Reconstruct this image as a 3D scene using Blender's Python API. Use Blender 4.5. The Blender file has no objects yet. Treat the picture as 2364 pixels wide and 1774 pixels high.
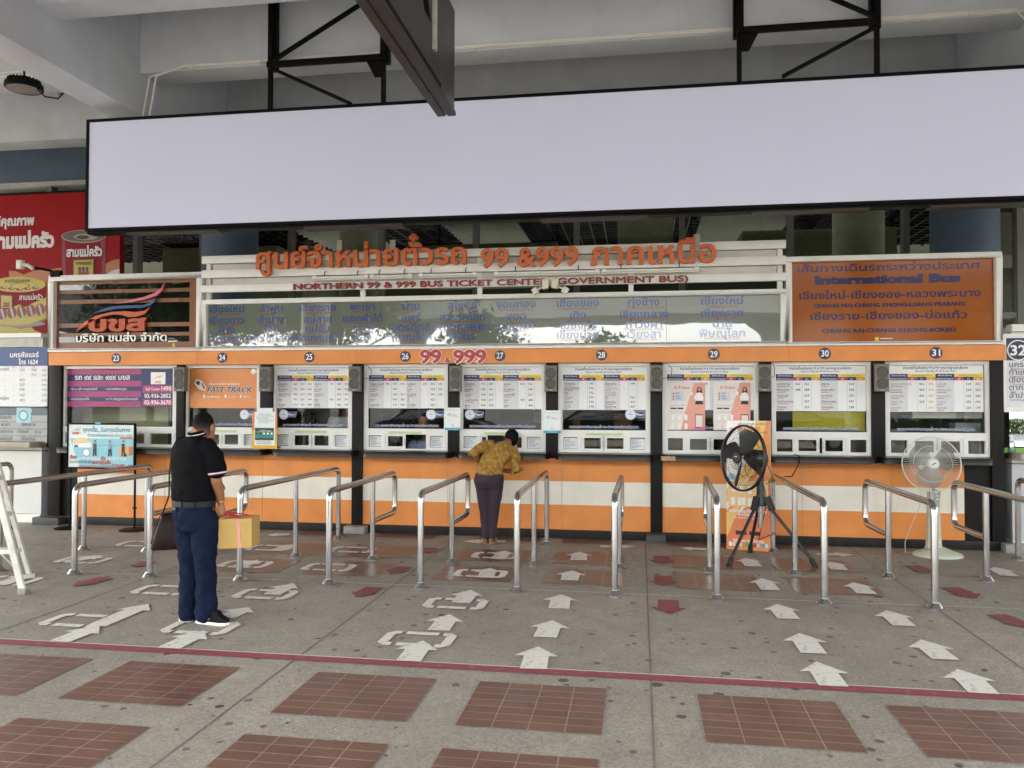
import bpy, bmesh, math, random
from math import sin, cos, pi, radians
from mathutils import Vector, Matrix
from mathutils.geometry import delaunay_2d_cdt
random.seed(7)
S = bpy.context.scene
COL = S.collection

# ------------------------------------------------------------------ camera, world, sun, exposure
cd = bpy.data.cameras.new('camera')
cam = bpy.data.objects.new('camera', cd); COL.objects.link(cam)
R_ = Vector((0.98760979, 0.15691607, 0.00206073)); U_ = Vector((0.00118719, -0.02060191, 0.99978705)); F_ = Vector((-0.15692511, 0.98739704, 0.02053293))
M = Matrix((( R_.x, U_.x, -F_.x), (R_.y, U_.y, -F_.y), (R_.z, U_.z, -F_.z)))
cam.matrix_world = Matrix.Translation((0, 0, 1.7)) @ M.to_4x4()
cd.sensor_width = 36.0; cd.lens = 1850/2364*36; cd.clip_start = .05; cd.clip_end = 2000
S.camera = cam

W = bpy.data.worlds.new("World"); S.world = W; W.use_nodes = True
nt = W.node_tree; bg = nt.nodes['Background']
sky = nt.nodes.new('ShaderNodeTexSky'); sky.sky_type = 'NISHITA'; sky.sun_disc = False
sky.sun_elevation = radians(55); sky.sun_rotation = radians(240); sky.air_density = 1.0; sky.dust_density = 3.0
hs = nt.nodes.new('ShaderNodeHueSaturation'); hs.inputs['Saturation'].default_value = .18
tint = nt.nodes.new('ShaderNodeMix'); tint.data_type = 'RGBA'; tint.blend_type = 'MULTIPLY'; tint.inputs[0].default_value = 1.0
nt.links.new(sky.outputs[0], hs.inputs['Color']); nt.links.new(hs.outputs[0], tint.inputs[6])
tint.inputs[7].default_value = (1.0, 1.0, .975, 1)          # overcast cloud white
nt.links.new(tint.outputs[2], bg.inputs[0]); bg.inputs[1].default_value = .13
sl = bpy.data.lights.new('sun', 'SUN'); sl.energy = .6; sl.angle = radians(20); sl.color = (1, .96, .9)
sun = bpy.data.objects.new('sun', sl); COL.objects.link(sun); sun.rotation_euler = (radians(35), 0, radians(-60))
S.view_settings.view_transform = 'Standard'; S.view_settings.look = 'None'
S.view_settings.exposure = 3.6; S.view_settings.gamma = 1
S.cycles.use_denoising = True; S.cycles.max_bounces = 10; S.cycles.diffuse_bounces = 6; S.cycles.glossy_bounces = 4
S.cycles.transparent_max_bounces = 12; S.cycles.caustics_reflective = False; S.cycles.caustics_refractive = False
S.cycles.sample_clamp_indirect = 6

# ------------------------------------------------------------------ helpers
K = 2212/2364
def P(u, v, Y):                      # a point of the photograph on the plane y = Y  ->  (x, z)
    a, b, c = u/K-1182, 887-v/K, 1850.
    d = R_*a + U_*b + F_*c
    t = Y/d.y
    return d.x*t, d.z*t+1.7
def X(u, Y, v=900): return P(u, v, Y)[0]
def Gd(u, v):                        # a point of the photograph on the floor
    a, b, c = u/K-1182, 887-v/K, 1850.
    d = R_*a + U_*b + F_*c
    t = -1.7/d.z
    return d.x*t, d.y*t

def lin(h):
    if isinstance(h, str):
        if len(h) == 4: h = '#'+''.join(c*2 for c in h[1:])
        h = h.lstrip('#'); r = [int(h[i:i+2], 16)/255 for i in (0, 2, 4)]
        return tuple((c/12.92 if c <= .04045 else ((c+.055)/1.055)**2.4) for c in r)
    return tuple(h)

MATS = {}
def mat(col, rough=.5, metal=0., var=.12, bump=0., scale=9., spec=.5, alpha=None, emit=0., dirt=0.):
    key = (str(col), rough, metal, var, bump, scale, spec, emit, dirt)
    if key in MATS: return MATS[key]
    c = lin(col)
    m = bpy.data.materials.new('paint'); m.use_nodes = True
    t = m.node_tree; b = t.nodes['Principled BSDF']
    b.inputs['Base Color'].default_value = (*c, 1); b.inputs['Roughness'].default_value = rough
    b.inputs['Metallic'].default_value = metal; b.inputs['Specular IOR Level'].default_value = spec
    if var or bump or dirt:
        tc = t.nodes.new('ShaderNodeTexCoord')
        n = t.nodes.new('ShaderNodeTexNoise'); n.inputs['Scale'].default_value = scale; n.inputs['Detail'].default_value = 6
        t.links.new(tc.outputs['Object'], n.inputs['Vector'])
        if var:
            mr = t.nodes.new('ShaderNodeMapRange'); mr.inputs[1].default_value = .3; mr.inputs[2].default_value = .7
            mr.inputs[3].default_value = 1-var; mr.inputs[4].default_value = 1+var*.5
            t.links.new(n.outputs[0], mr.inputs[0])
            mx = t.nodes.new('ShaderNodeMix'); mx.data_type = 'RGBA'; mx.blend_type = 'MULTIPLY'; mx.inputs[0].default_value = 1
            mx.inputs[6].default_value = (*c, 1); t.links.new(mr.outputs[0], mx.inputs[7])
            out = mx.outputs[2]
            if dirt:
                n2 = t.nodes.new('ShaderNodeTexNoise'); n2.inputs['Scale'].default_value = scale*.5; n2.inputs['Detail'].default_value = 10; n2.inputs['Roughness'].default_value = .7
                mp = t.nodes.new('ShaderNodeMapping'); mp.inputs['Scale'].default_value = (1.6, 1.6, .35)
                t.links.new(tc.outputs['Object'], mp.inputs[0]); t.links.new(mp.outputs[0], n2.inputs['Vector'])
                cr = t.nodes.new('ShaderNodeValToRGB'); cr.color_ramp.elements[0].position = .52; cr.color_ramp.elements[1].position = .78
                cr.color_ramp.elements[0].color = (0, 0, 0, 1); cr.color_ramp.elements[1].color = (dirt, dirt, dirt, 1)
                t.links.new(n2.outputs[0], cr.inputs[0])
                m2 = t.nodes.new('ShaderNodeMix'); m2.data_type = 'RGBA'; m2.inputs[7].default_value = (.13, .11, .085, 1)
                t.links.new(cr.outputs[0], m2.inputs[0]); t.links.new(out, m2.inputs[6]); out = m2.outputs[2]
            t.links.new(out, b.inputs['Base Color'])
            r2 = t.nodes.new('ShaderNodeMapRange'); r2.inputs[3].default_value = max(.02, rough-.08); r2.inputs[4].default_value = min(1, rough+.1)
            t.links.new(n.outputs[0], r2.inputs[0]); t.links.new(r2.outputs[0], b.inputs['Roughness'])
        if bump:
            bp = t.nodes.new('ShaderNodeBump'); bp.inputs['Strength'].default_value = bump; bp.inputs['Distance'].default_value = .01
            t.links.new(n.outputs[0], bp.inputs['Height']); t.links.new(bp.outputs[0], b.inputs['Normal'])
    if emit:
        b.inputs['Emission Color'].default_value = (*c, 1); b.inputs['Emission Strength'].default_value = emit
    MATS[key] = m
    return m
def ink(h): return mat(h, .45, var=.06, scale=30)             # printed colour

def glass_mat(name, tr=(.72, .77, .72), add=.05, rough=.015, ior=1.5):
    m = bpy.data.materials.new(name); m.use_nodes = True; t = m.node_tree
    t.nodes.remove(t.nodes['Principled BSDF']); o = t.nodes['Material Output']
    a = t.nodes.new('ShaderNodeBsdfTransparent'); a.inputs[0].default_value = (*tr, 1)
    g = t.nodes.new('ShaderNodeBsdfGlossy'); g.inputs['Roughness'].default_value = rough
    f = t.nodes.new('ShaderNodeFresnel'); f.inputs[0].default_value = ior
    ad = t.nodes.new('ShaderNodeMath'); ad.inputs[1].default_value = add; ad.use_clamp = True
    mx = t.nodes.new('ShaderNodeMixShader')
    t.links.new(f.outputs[0], ad.inputs[0]); t.links.new(ad.outputs[0], mx.inputs[0]); t.links.new(a.outputs[0], mx.inputs[1]); t.links.new(g.outputs[0], mx.inputs[2])
    t.links.new(mx.outputs[0], o.inputs[0]); return m
def gloss_mat(name, col, fac, rough=.02, wav=0.):
    m = bpy.data.materials.new(name); m.use_nodes = True; t = m.node_tree
    t.nodes.remove(t.nodes['Principled BSDF']); o = t.nodes['Material Output']
    a = t.nodes.new('ShaderNodeBsdfDiffuse'); a.inputs[0].default_value = (*lin(col), 1)
    g = t.nodes.new('ShaderNodeBsdfGlossy'); g.inputs['Roughness'].default_value = rough
    mx = t.nodes.new('ShaderNodeMixShader'); mx.inputs[0].default_value = fac
    t.links.new(a.outputs[0], mx.inputs[1]); t.links.new(g.outputs[0], mx.inputs[2]); t.links.new(mx.outputs[0], o.inputs[0])
    if wav:
        tc = t.nodes.new('ShaderNodeTexCoord'); n = t.nodes.new('ShaderNodeTexNoise'); n.inputs['Scale'].default_value = 1.6
        b = t.nodes.new('ShaderNodeBump'); b.inputs['Strength'].default_value = wav; b.inputs['Distance'].default_value = .02
        t.links.new(tc.outputs['Object'], n.inputs['Vector']); t.links.new(n.outputs[0], b.inputs['Height']); t.links.new(b.outputs[0], g.inputs['Normal'])
    return m

# ---- writing: glyph outlines -> filled by winding number (cached)
GC = {}
UP = '\u0e31\u0e34\u0e35\u0e36\u0e37\u0e4d'; TN = '\u0e47\u0e48\u0e49\u0e4a\u0e4b\u0e4c'; LOW = '\u0e38\u0e39\u0e3a'
def _outline(s, res):
    c = bpy.data.curves.new('t', 'FONT'); c.body = s; c.size = 1; c.resolution_u = res; c.dimensions = '3D'
    o = bpy.data.objects.new('t', c); COL.objects.link(o)
    me = bpy.data.meshes.new_from_object(o.evaluated_get(bpy.context.evaluated_depsgraph_get()))
    v = [(p.co.x, p.co.y) for p in me.vertices]; e = [tuple(q.vertices) for q in me.edges]; nf = len(me.polygons)
    bpy.data.objects.remove(o); bpy.data.curves.remove(c); bpy.data.meshes.remove(me)
    return v, e, nf
_BW = None
def _adv(ch):
    global _BW
    def w(s):
        v, _, _ = _outline(s, 1); return max(p[0] for p in v)-min(p[0] for p in v)
    if _BW is None: _BW = w('||')
    return w('|'+ch+'|')-_BW
def glyph(ch, bold, res):
    k = (ch, round(bold, 4), res)
    if k in GC: return GC[k]
    adv = 0. if ch in UP+TN+LOW else _adv('\u0e32' if ch == '\u0e33' else ch)
    if ch == ' ':
        GC[k] = ([], [], [], adv); return GC[k]
    v, e, nf = _outline(ch, res)
    nb = {}
    for a, b in e: nb.setdefault(a, []).append(b); nb.setdefault(b, []).append(a)
    seen = set(); loops = []
    for s0 in nb:
        if s0 in seen: continue
        lp = [s0]; seen.add(s0); cur = s0
        while True:
            nx = [q for q in nb[cur] if q not in seen]
            if not nx: break
            cur = nx[0]; seen.add(cur); lp.append(cur)
        if lp[1] != min(nb[s0], key=lambda q: (q-s0) % len(v)): lp = [lp[0]]+lp[:0:-1]
        pts = [v[i] for i in lp]
        cl = [pts[0]]
        for p in pts[1:]:
            if abs(p[0]-cl[-1][0])+abs(p[1]-cl[-1][1]) > 1e-5: cl.append(p)
        if len(cl) > 2: loops.append(cl)
    def area(l): return sum(l[i-1][0]*l[i][1]-l[i][0]*l[i-1][1] for i in range(len(l)))/2
    # outer contours share the orientation of the largest one
    big = max(loops, key=lambda l: abs(area(l))); sg = 1 if area(big) > 0 else -1
    L2 = []
    for l in loops:
        if sg < 0: l = l[::-1]
        if bold:
            n = len(l); q = []
            for i in range(n):
                a, b, c = l[i-1], l[i], l[(i+1) % n]
                d1 = Vector((b[0]-a[0], b[1]-a[1])).normalized(); d2 = Vector((c[0]-b[0], c[1]-b[1])).normalized()
                nn = Vector((d1.y+d2.y, -d1.x-d2.x)); ln = nn.length
                if ln < .3: nn = Vector((d1.y, -d1.x)); ln = 1.
                nn = nn/ln*(bold*min(1.6, 2/max(ln, .6)))
                q.append((b[0]+nn.x, b[1]+nn.y))
            l = q
        L2.append(l)
    vs = []; es = []
    for l in L2:
        b0 = len(vs); vs += [Vector(p) for p in l]; es += [(b0+i, b0+(i+1) % len(l)) for i in range(len(l))]
    ov, oe, of, *_ = delaunay_2d_cdt(vs, es, [], 0, 1e-6)
    def wind(x, y):
        w = 0
        for l in L2:
            for i in range(len(l)):
                x0, y0 = l[i-1]; x1, y1 = l[i]
                if (y0 <= y) != (y1 <= y):
                    t = (y-y0)/(y1-y0)
                    if x0+t*(x1-x0) > x: w += 1 if y1 > y0 else -1
        return w
    F = []
    for f in of:
        cx = sum(ov[i].x for i in f)/3; cy = sum(ov[i].y for i in f)/3
        if wind(cx, cy) > 0: F.append(tuple(f))
    ec = {}
    for f in F:
        for i in range(3): ec.setdefault(tuple(sorted((f[i], f[(i+1) % 3]))), []).append((f[i], f[(i+1) % 3]))
    be = [q[0] for q in ec.values() if len(q) == 1]
    GC[k] = ([(p.x, p.y) for p in ov], F, be, adv)
    return GC[k]
def layout(s, bold=0., res=2, track=0.):
    out = []; x = 0; lo = 1e9; hi = -1e9
    for i, ch in enumerate(s):
        v, f, be, a = glyph(ch, bold, res)
        dy = .21 if (ch in TN and i and s[i-1] in UP) or (ch in TN and i+1 < len(s) and s[i+1] == '\u0e33') else 0
        out.append((x, dy, v, f, be))
        for p in v: lo = min(lo, p[0]+x); hi = max(hi, p[0]+x)
        x += a + (track if a else 0)
    return out, lo, hi

class MB:
    def __init__(s): s.v = []; s.f = []; s.mi = []; s.mats = []; s.sm = []
    def m(s, mt):
        if mt not in s.mats: s.mats.append(mt)
        return s.mats.index(mt)
    def add(s, vs, fs, mt, smooth=False):
        b = len(s.v); s.v += [tuple(p) for p in vs]; k = s.m(mt)
        for f in fs: s.f.append(tuple(i+b for i in f)); s.mi.append(k); s.sm.append(smooth)
        return s
    def box(s, x0, x1, y0, y1, z0, z1, mt):
        vs = [(x, y, z) for x in (x0, x1) for y in (y0, y1) for z in (z0, z1)]
        return s.add(vs, [(0, 1, 3, 2), (4, 6, 7, 5), (0, 4, 5, 1), (2, 3, 7, 6), (0, 2, 6, 4), (1, 5, 7, 3)], mt)
    def obox(s, c, ax, ay, az, mt):      # oriented box: centre and three half-axes
        c, ax, ay, az = map(Vector, (c, ax, ay, az))
        vs = [c+ax*i+ay*j+az*k for i in (-1, 1) for j in (-1, 1) for k in (-1, 1)]
        return s.add(vs, [(0, 1, 3, 2), (4, 6, 7, 5), (0, 4, 5, 1), (2, 3, 7, 6), (0, 2, 6, 4), (1, 5, 7, 3)], mt)
    def bar(s, a, b, w, mt, h=None):     # square bar between two points
        a, b = Vector(a), Vector(b); d = (b-a); L = d.length; d.normalize()
        up = Vector((0, 0, 1)) if abs(d.z) < .95 else Vector((0, 1, 0))
        x = d.cross(up).normalized(); y = x.cross(d).normalized()
        return s.obox((a+b)/2, d*(L/2), x*(w/2), y*((h or w)/2), mt)
    def prism(s, poly, y0, y1, mt):      # polygon (x,z) with thickness along y
        n = len(poly); vs = [(x, y0, z) for x, z in poly]+[(x, y1, z) for x, z in poly]
        fs = [tuple(range(n)), tuple(range(2*n-1, n-1, -1))]+[(i, (i+1) % n, n+(i+1) % n, n+i) for i in range(n)]
        return s.add(vs, fs, mt)
    def prismz(s, poly, z0, z1, mt):
        n = len(poly); vs = [(x, y, z0) for x, y in poly]+[(x, y, z1) for x, y in poly]
        fs = [tuple(range(n)), tuple(range(2*n-1, n-1, -1))]+[(i, (i+1) % n, n+(i+1) % n, n+i) for i in range(n)]
        return s.add(vs, fs, mt)
    def tube(s, pts, r, mt, seg=10, caps=True, closed=False):
        pts = [Vector(p) for p in pts]; n = len(pts); rr = r if isinstance(r, (list, tuple)) else [r]*n
        vs = []; pu = None
        for i, p in enumerate(pts):
            a = pts[i-1] if (i or closed) else p; b = pts[(i+1) % n] if (i < n-1 or closed) else p
            d = (b-a).normalized()
            if pu is None:
                u = d.cross(Vector((0, 0, 1)) if abs(d.z) < .9 else Vector((1, 0, 0))).normalized()
            else: u = (pu-d*pu.dot(d)).normalized()
            pu = u; w = d.cross(u)
            for k in range(seg):
                t = 2*pi*k/seg; vs.append(p+(u*cos(t)+w*sin(t))*rr[i])
        fs = []
        for i in range(n if closed else n-1):
            j = (i+1) % n
            for k in range(seg): fs.append((i*seg+k, i*seg+(k+1) % seg, j*seg+(k+1) % seg, j*seg+k))
        s.add(vs, fs, mt, True)
        if caps and not closed:
            b = len(s.v)-len(vs); k = s.m(mt)
            for q in (tuple(range(seg-1, -1, -1)), tuple((n-1)*seg+i for i in range(seg))):
                s.f.append(tuple(b+i for i in q)); s.mi.append(k); s.sm.append(False)
        return s
    def lathe(s, prof, o, mt, seg=24, axis=(0, 0, 1), sx=1., sy=1.):
        ax = Vector(axis).normalized(); u = ax.orthogonal().normalized()
        if abs(ax.z) > .99: u = Vector((1, 0, 0))
        w = ax.cross(u); o = Vector(o); vs = []; n = len(prof)
        for r, h in prof:
            for k in range(seg):
                t = 2*pi*k/seg; vs.append(o+ax*h+u*(cos(t)*r*sx)+w*(sin(t)*r*sy))
        fs = [(i*seg+k, i*seg+(k+1) % seg, (i+1)*seg+(k+1) % seg, (i+1)*seg+k) for i in range(n-1) for k in range(seg)]
        return s.add(vs, fs, mt, True)
    def text(s, t, x, z, em, Y, mt, w=None, al='c', bold=0., res=2, depth=0., sx=1., T=None, track=0.):
        """writing on the plane y = Y facing -y; x,z = anchor on the baseline; w = fitted width"""
        lay, lo, hi = layout(t, bold, res, track); W_ = (hi-lo)
        fx = (w/W_) if w else em*sx
        x0 = x-(lo+hi)/2*fx if al == 'c' else (x-lo*fx if al == 'l' else x-hi*fx)
        for gx, dy, v, f, be in lay:
            if not v: continue
            pv = [(x0+(p[0]+gx)*fx, Y, z+(p[1]+dy)*em) for p in v]
            if T: pv = [T(p) for p in pv]
            if depth:
                n = len(pv); pv = pv+[(p[0], p[1]+depth, p[2]) for p in pv]
                f = list(f)+[(b, a, a+n, b+n) for a, b in be]
            s.add(pv, f, mt)
        return s
    def rect(s, x0, x1, z0, z1, Y, mt): return s.add([(x0, Y, z0), (x1, Y, z0), (x1, Y, z1), (x0, Y, z1)], [(0, 1, 2, 3)], mt)
    def poly(s, pts, Y, mt): return s.add([(x, Y, z) for x, z in pts], [tuple(range(len(pts)))], mt)
    def disc(s, x, z, r, Y, mt, seg=28, rz=None): return s.poly([(x+r*cos(2*pi*i/seg), z+(rz or r)*sin(2*pi*i/seg)) for i in range(seg)], Y, mt)
    def ring(s, x, z, r0, r1, Y, mt, seg=28):
        vs = [(x+r*cos(2*pi*i/seg), Y, z+r*sin(2*pi*i/seg)) for r in (r0, r1) for i in range(seg)]
        return s.add(vs, [(i, (i+1) % seg, seg+(i+1) % seg, seg+i) for i in range(seg)], mt)
    def build(s, name, parent=None, loc=None, bevel=0., ang=35):
        o0 = WL[parent] if parent is not None else Vector(loc or (0, 0, 0))
        me = bpy.data.meshes.new(name)
        me.from_pydata([(p[0]-o0.x, p[1]-o0.y, p[2]-o0.z) for p in s.v], [], s.f)
        for mt in s.mats: me.materials.append(mt)
        me.polygons.foreach_set('material_index', s.mi); me.polygons.foreach_set('use_smooth', s.sm)
        if bevel:
            bm = bmesh.new(); bm.from_mesh(me); bmesh.ops.remove_doubles(bm, verts=bm.verts, dist=1e-5)
            ed = [e for e in bm.edges if len(e.link_faces) == 2 and e.calc_face_angle(0) > radians(40)]
            bmesh.ops.bevel(bm, geom=ed, offset=bevel, segments=2, affect='EDGES', profile=.6)
            for f in bm.faces: f.smooth = True
            bm.to_mesh(me); bm.free(); ang = 30
        me.update()
        if any(s.sm) or bevel: me.set_sharp_from_angle(angle=radians(ang))
        o = bpy.data.objects.new(name, me); COL.objects.link(o)
        if parent is not None: o.parent = parent
        else: o.location = o0
        WL[o] = o0
        return o
WL = {}
def thing(name, loc, label, cat, group=None):
    o = bpy.data.objects.new(name, None); COL.objects.link(o); o.location = loc; o.empty_display_size = .1
    WL[o] = Vector(loc); o['label'] = label; o['category'] = cat
    if group: o['group'] = group
    return o
def tag(o, label, cat, group=None):
    o['label'] = label; o['category'] = cat
    if group: o['group'] = group
    return o
def struct(o): o['kind'] = 'structure'; return o
def dup(root, loc, label, group=None):
    r = root.copy(); COL.objects.link(r); r.location = loc; r['label'] = label; WL[r] = Vector(loc)
    if group: r['group'] = group
    for ch in list(root.children):
        c = ch.copy(); COL.objects.link(c); c.parent = r
        for g in ch.children:
            d = g.copy(); COL.objects.link(d); d.parent = c
    return r
def arc(c, a, b, r, n=6):             # rounded corner c between directions a and b (unit), radius r
    c, a, b = Vector(c), Vector(a).normalized(), Vector(b).normalized()
    o = c+(a+b)*r; p = []
    for i in range(n+1):
        t = i/n*pi/2; p.append(o-b*r*cos(t)-a*r*sin(t))
    return p
# ------------------------------------------------------------------ materials of the place
def floor_mat():
    m = bpy.data.materials.new('washed_concrete'); m.use_nodes = True; t = m.node_tree; L = t.links; b = t.nodes['Principled BSDF']
    tc = t.nodes.new('ShaderNodeTexCoord')
    def noise(sc, det=4, rough=.5):
        n = t.nodes.new('ShaderNodeTexNoise'); n.inputs['Scale'].default_value = sc; n.inputs['Detail'].default_value = det; n.inputs['Roughness'].default_value = rough
        L.new(tc.outputs['Object'], n.inputs['Vector']); return n.outputs[0]
    def ramp(src, p0, p1, c0, c1):
        r = t.nodes.new('ShaderNodeValToRGB'); e = r.color_ramp.elements; e[0].position = p0; e[1].position = p1
        e[0].color = (*c0, 1); e[1].color = (*c1, 1); L.new(src, r.inputs[0]); return r.outputs[0]
    def mix(a, c, f, mode='MIX'):
        x = t.nodes.new('ShaderNodeMix'); x.data_type = 'RGBA'; x.blend_type = mode
        if isinstance(f, float): x.inputs[0].default_value = f
        else: L.new(f, x.inputs[0])
        for k, s in ((6, a), (7, c)):
            if isinstance(s, tuple): x.inputs[k].default_value = (*s, 1)
            else: L.new(s, x.inputs[k])
        return x.outputs[2]
    v = t.nodes.new('ShaderNodeTexVoronoi'); v.inputs['Scale'].default_value = 95; L.new(tc.outputs['Object'], v.inputs['Vector'])
    sep = t.nodes.new('ShaderNodeSeparateColor'); L.new(v.outputs['Color'], sep.inputs[0])
    agg = ramp(sep.outputs[0], .0, 1., (.236, .214, .184), (.368, .336, .292))       # pebbles of the aggregate
    big = ramp(noise(.55, 5, .6), .35, .68, (.80, .79, .77), (1.06, 1.05, 1.03))    # wear, large
    mid = ramp(noise(5, 8, .65), .3, .7, (.86, .86, .85), (1.08, 1.07, 1.06))
    c = mix(mix(agg, big, 1., 'MULTIPLY'), mid, 1., 'MULTIPLY')
    # trodden chewing gum and oil spots
    for sc, rad, keep, dark in ((3.1, .10, .45, .85), (5.5, .15, .5, .75), (9.5, .2, .65, .65), (1.9, .055, .2, .9)):
        v2 = t.nodes.new('ShaderNodeTexVoronoi'); v2.inputs['Scale'].default_value = sc
        wv = t.nodes.new('ShaderNodeMix'); wv.data_type = 'RGBA'; wv.inputs[0].default_value = .02
        nz = t.nodes.new('ShaderNodeTexNoise'); nz.inputs['Scale'].default_value = 9; L.new(tc.outputs['Object'], nz.inputs['Vector'])
        L.new(tc.outputs['Object'], wv.inputs[6]); L.new(nz.outputs['Color'], wv.inputs[7]); L.new(wv.outputs[2], v2.inputs['Vector'])
        s2 = t.nodes.new('ShaderNodeSeparateColor'); L.new(v2.outputs['Color'], s2.inputs[0])
        th = t.nodes.new('ShaderNodeMapRange'); th.inputs[1].default_value = keep; th.inputs[2].default_value = 1; th.inputs[3].default_value = .0; th.inputs[4].default_value = rad*1.3
        L.new(s2.outputs[1], th.inputs[0])
        lt = t.nodes.new('ShaderNodeMath'); lt.operation = 'SUBTRACT'; L.new(th.outputs[0], lt.inputs[0]); L.new(v2.outputs['Distance'], lt.inputs[1])
        mm = t.nodes.new('ShaderNodeMapRange'); mm.inputs[1].default_value = 0; mm.inputs[2].default_value = .010; mm.inputs[3].default_value = 0; mm.inputs[4].default_value = dark
        L.new(lt.outputs[0], mm.inputs[0])
        c = mix(c, (.035, .033, .031), mm.outputs[0])
    L.new(c, b.inputs['Base Color'])
    rr = ramp(noise(1.2, 5), .3, .7, (.5,)*3, (.75,)*3); L.new(rr, b.inputs['Roughness'])
    bp = t.nodes.new('ShaderNodeBump'); bp.inputs['Strength'].default_value = .25; bp.inputs['Distance'].default_value = .004
    L.new(v.outputs['Distance'], bp.inputs['Height']); L.new(bp.outputs[0], b.inputs['Normal'])
    return m
def tile_mat():
    m = bpy.data.materials.new('clay_tile'); m.use_nodes = True; t = m.node_tree; L = t.links; b = t.nodes['Principled BSDF']
    tc = t.nodes.new('ShaderNodeTexCoord'); br = t.nodes.new('ShaderNodeTexBrick'); br.offset = 0; br.squash = 1
    br.inputs['Scale'].default_value = 1; br.inputs['Brick Width'].default_value = .1915; br.inputs['Row Height'].default_value = .0951; br.inputs['Mortar Size'].default_value = .0028
    br.inputs['Color1'].default_value = (.152, .077, .055, 1); br.inputs['Color2'].default_value = (.120, .060, .044, 1); br.inputs['Mortar'].default_value = (.26, .23, .19, 1)
    br.inputs['Mortar Smooth'].default_value = .1; br.inputs['Bias'].default_value = -.1
    L.new(tc.outputs['Object'], br.inputs['Vector'])
    n = t.nodes.new('ShaderNodeTexNoise'); n.inputs['Scale'].default_value = 3.5; n.inputs['Detail'].default_value = 8
    L.new(tc.outputs['Object'], n.inputs['Vector'])
    r = t.nodes.new('ShaderNodeMapRange'); r.inputs[1].default_value = .3; r.inputs[2].default_value = .7; r.inputs[3].default_value = .8; r.inputs[4].default_value = 1.2; L.new(n.outputs[0], r.inputs[0])
    x = t.nodes.new('ShaderNodeMix'); x.data_type = 'RGBA'; x.blend_type = 'MULTIPLY'; x.inputs[0].default_value = 1
    L.new(br.outputs[0], x.inputs[6]); L.new(r.outputs[0], x.inputs[7]); L.new(x.outputs[2], b.inputs['Base Color'])
    r2 = t.nodes.new('ShaderNodeMapRange'); r2.inputs[3].default_value = .22; r2.inputs[4].default_value = .5; L.new(n.outputs[0], r2.inputs[0]); L.new(r2.outputs[0], b.inputs['Roughness'])
    bp = t.nodes.new('ShaderNodeBump'); bp.inputs['Strength'].default_value = .4; bp.inputs['Distance'].default_value = .003; bp.invert = True
    L.new(br.outputs['Fac'], bp.inputs['Height']); L.new(bp.outputs[0], b.inputs['Normal'])
    return m
def worn_paint(col):
    m = bpy.data.materials.new('worn_floor_paint'); m.use_nodes = True; t = m.node_tree; L = t.links; b = t.nodes['Principled BSDF']
    tc = t.nodes.new('ShaderNodeTexCoord'); n = t.nodes.new('ShaderNodeTexNoise'); n.inputs['Scale'].default_value = 14; n.inputs['Detail'].default_value = 10; n.inputs['Roughness'].default_value = .7
    L.new(tc.outputs['Object'], n.inputs['Vector'])
    r = t.nodes.new('ShaderNodeValToRGB'); e = r.color_ramp.elements; e[0].position = .33; e[1].position = .46; e[0].color = (.36, .335, .295, 1) if col[1] in 'd' else (.22, .15, .13, 1); e[1].color = (*lin(col), 1)
    L.new(n.outputs[0], r.inputs[0]); L.new(r.outputs[0], b.inputs['Base Color']); b.inputs['Roughness'].default_value = .6
    return m
M_floor = floor_mat(); M_tile = tile_mat(); M_wpaint = worn_paint('#d6d3cb'); M_rpaint = worn_paint('#7c3b3d')
M_conc = mat((.66, .695, .75), .8, var=.08, bump=.12, scale=2.2, dirt=.12)
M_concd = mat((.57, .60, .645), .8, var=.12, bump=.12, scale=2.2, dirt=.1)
M_blue = mat((.085, .13, .185), .6, var=.14, scale=2.5)
M_steel = mat((.53, .525, .515), .2, 1., var=.05, scale=4)
M_black = mat((.006, .0055, .005), .55, var=.3, scale=6, dirt=.05, spec=.1)
M_dark = mat((.013, .0115, .011), .45, var=.2, scale=5, dirt=.05, spec=.15)
M_white = mat((.80, .79, .74), .35, var=.05, scale=4, dirt=.10)
M_alu = mat((.76, .76, .72), .35, var=.06, scale=5, dirt=.14)
M_orange = mat((.75, .262, .055), .5, var=.12, bump=.03, scale=3, dirt=.16)
M_cream = mat((.78, .745, .64), .5, var=.08, bump=.03, scale=3, dirt=.2)
M_navy = ink('#20285c'); M_ink = ink('#1c1c22'); M_red = ink('#a83236')
M_glass = glass_mat('window_glass', (.82, .86, .81), .028, ior=1.33)
M_tglass = glass_mat('terminal_glass', (.74, .77, .68), .0)
M_wire = mat('#e8e6e0', .4, var=.05)

# ------------------------------------------------------------------ ground, floor, ceiling (the setting)
b = MB(); b.rect(-400, 400, 0, 1, 0, mat((.21, .205, .195), .85, var=.25, bump=.1, scale=.7))
b.v = [(x, -500 if i in (0, 1) else 500, -.006) for i, (x, y, z) in enumerate(b.v)]
g = struct(b.build('ground'))
b = MB(); b.add([(-26, -14, 0), (24, -14, 0), (24, 13.2, 0), (-26, 13.2, 0)], [(0, 1, 2, 3)], M_floor)
floor = struct(b.build('floor')); WL[floor] = Vector((0, 0, 0))
Mj = mat((.17, .155, .14), .8, var=.3)
for x in (-9.2, -6.93, -4.64, -2.23, .067, 2.405, 4.7):
    b = MB(); b.add([(x-.006, -14, .003), (x+.006, -14, .003), (x+.006, 9.85, .003), (x-.006, 9.85, .003)], [(0, 1, 2, 3)], Mj); b.build('floor_joint', floor)
Mls = mat((.55, .53, .48), .6, var=.1)
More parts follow.
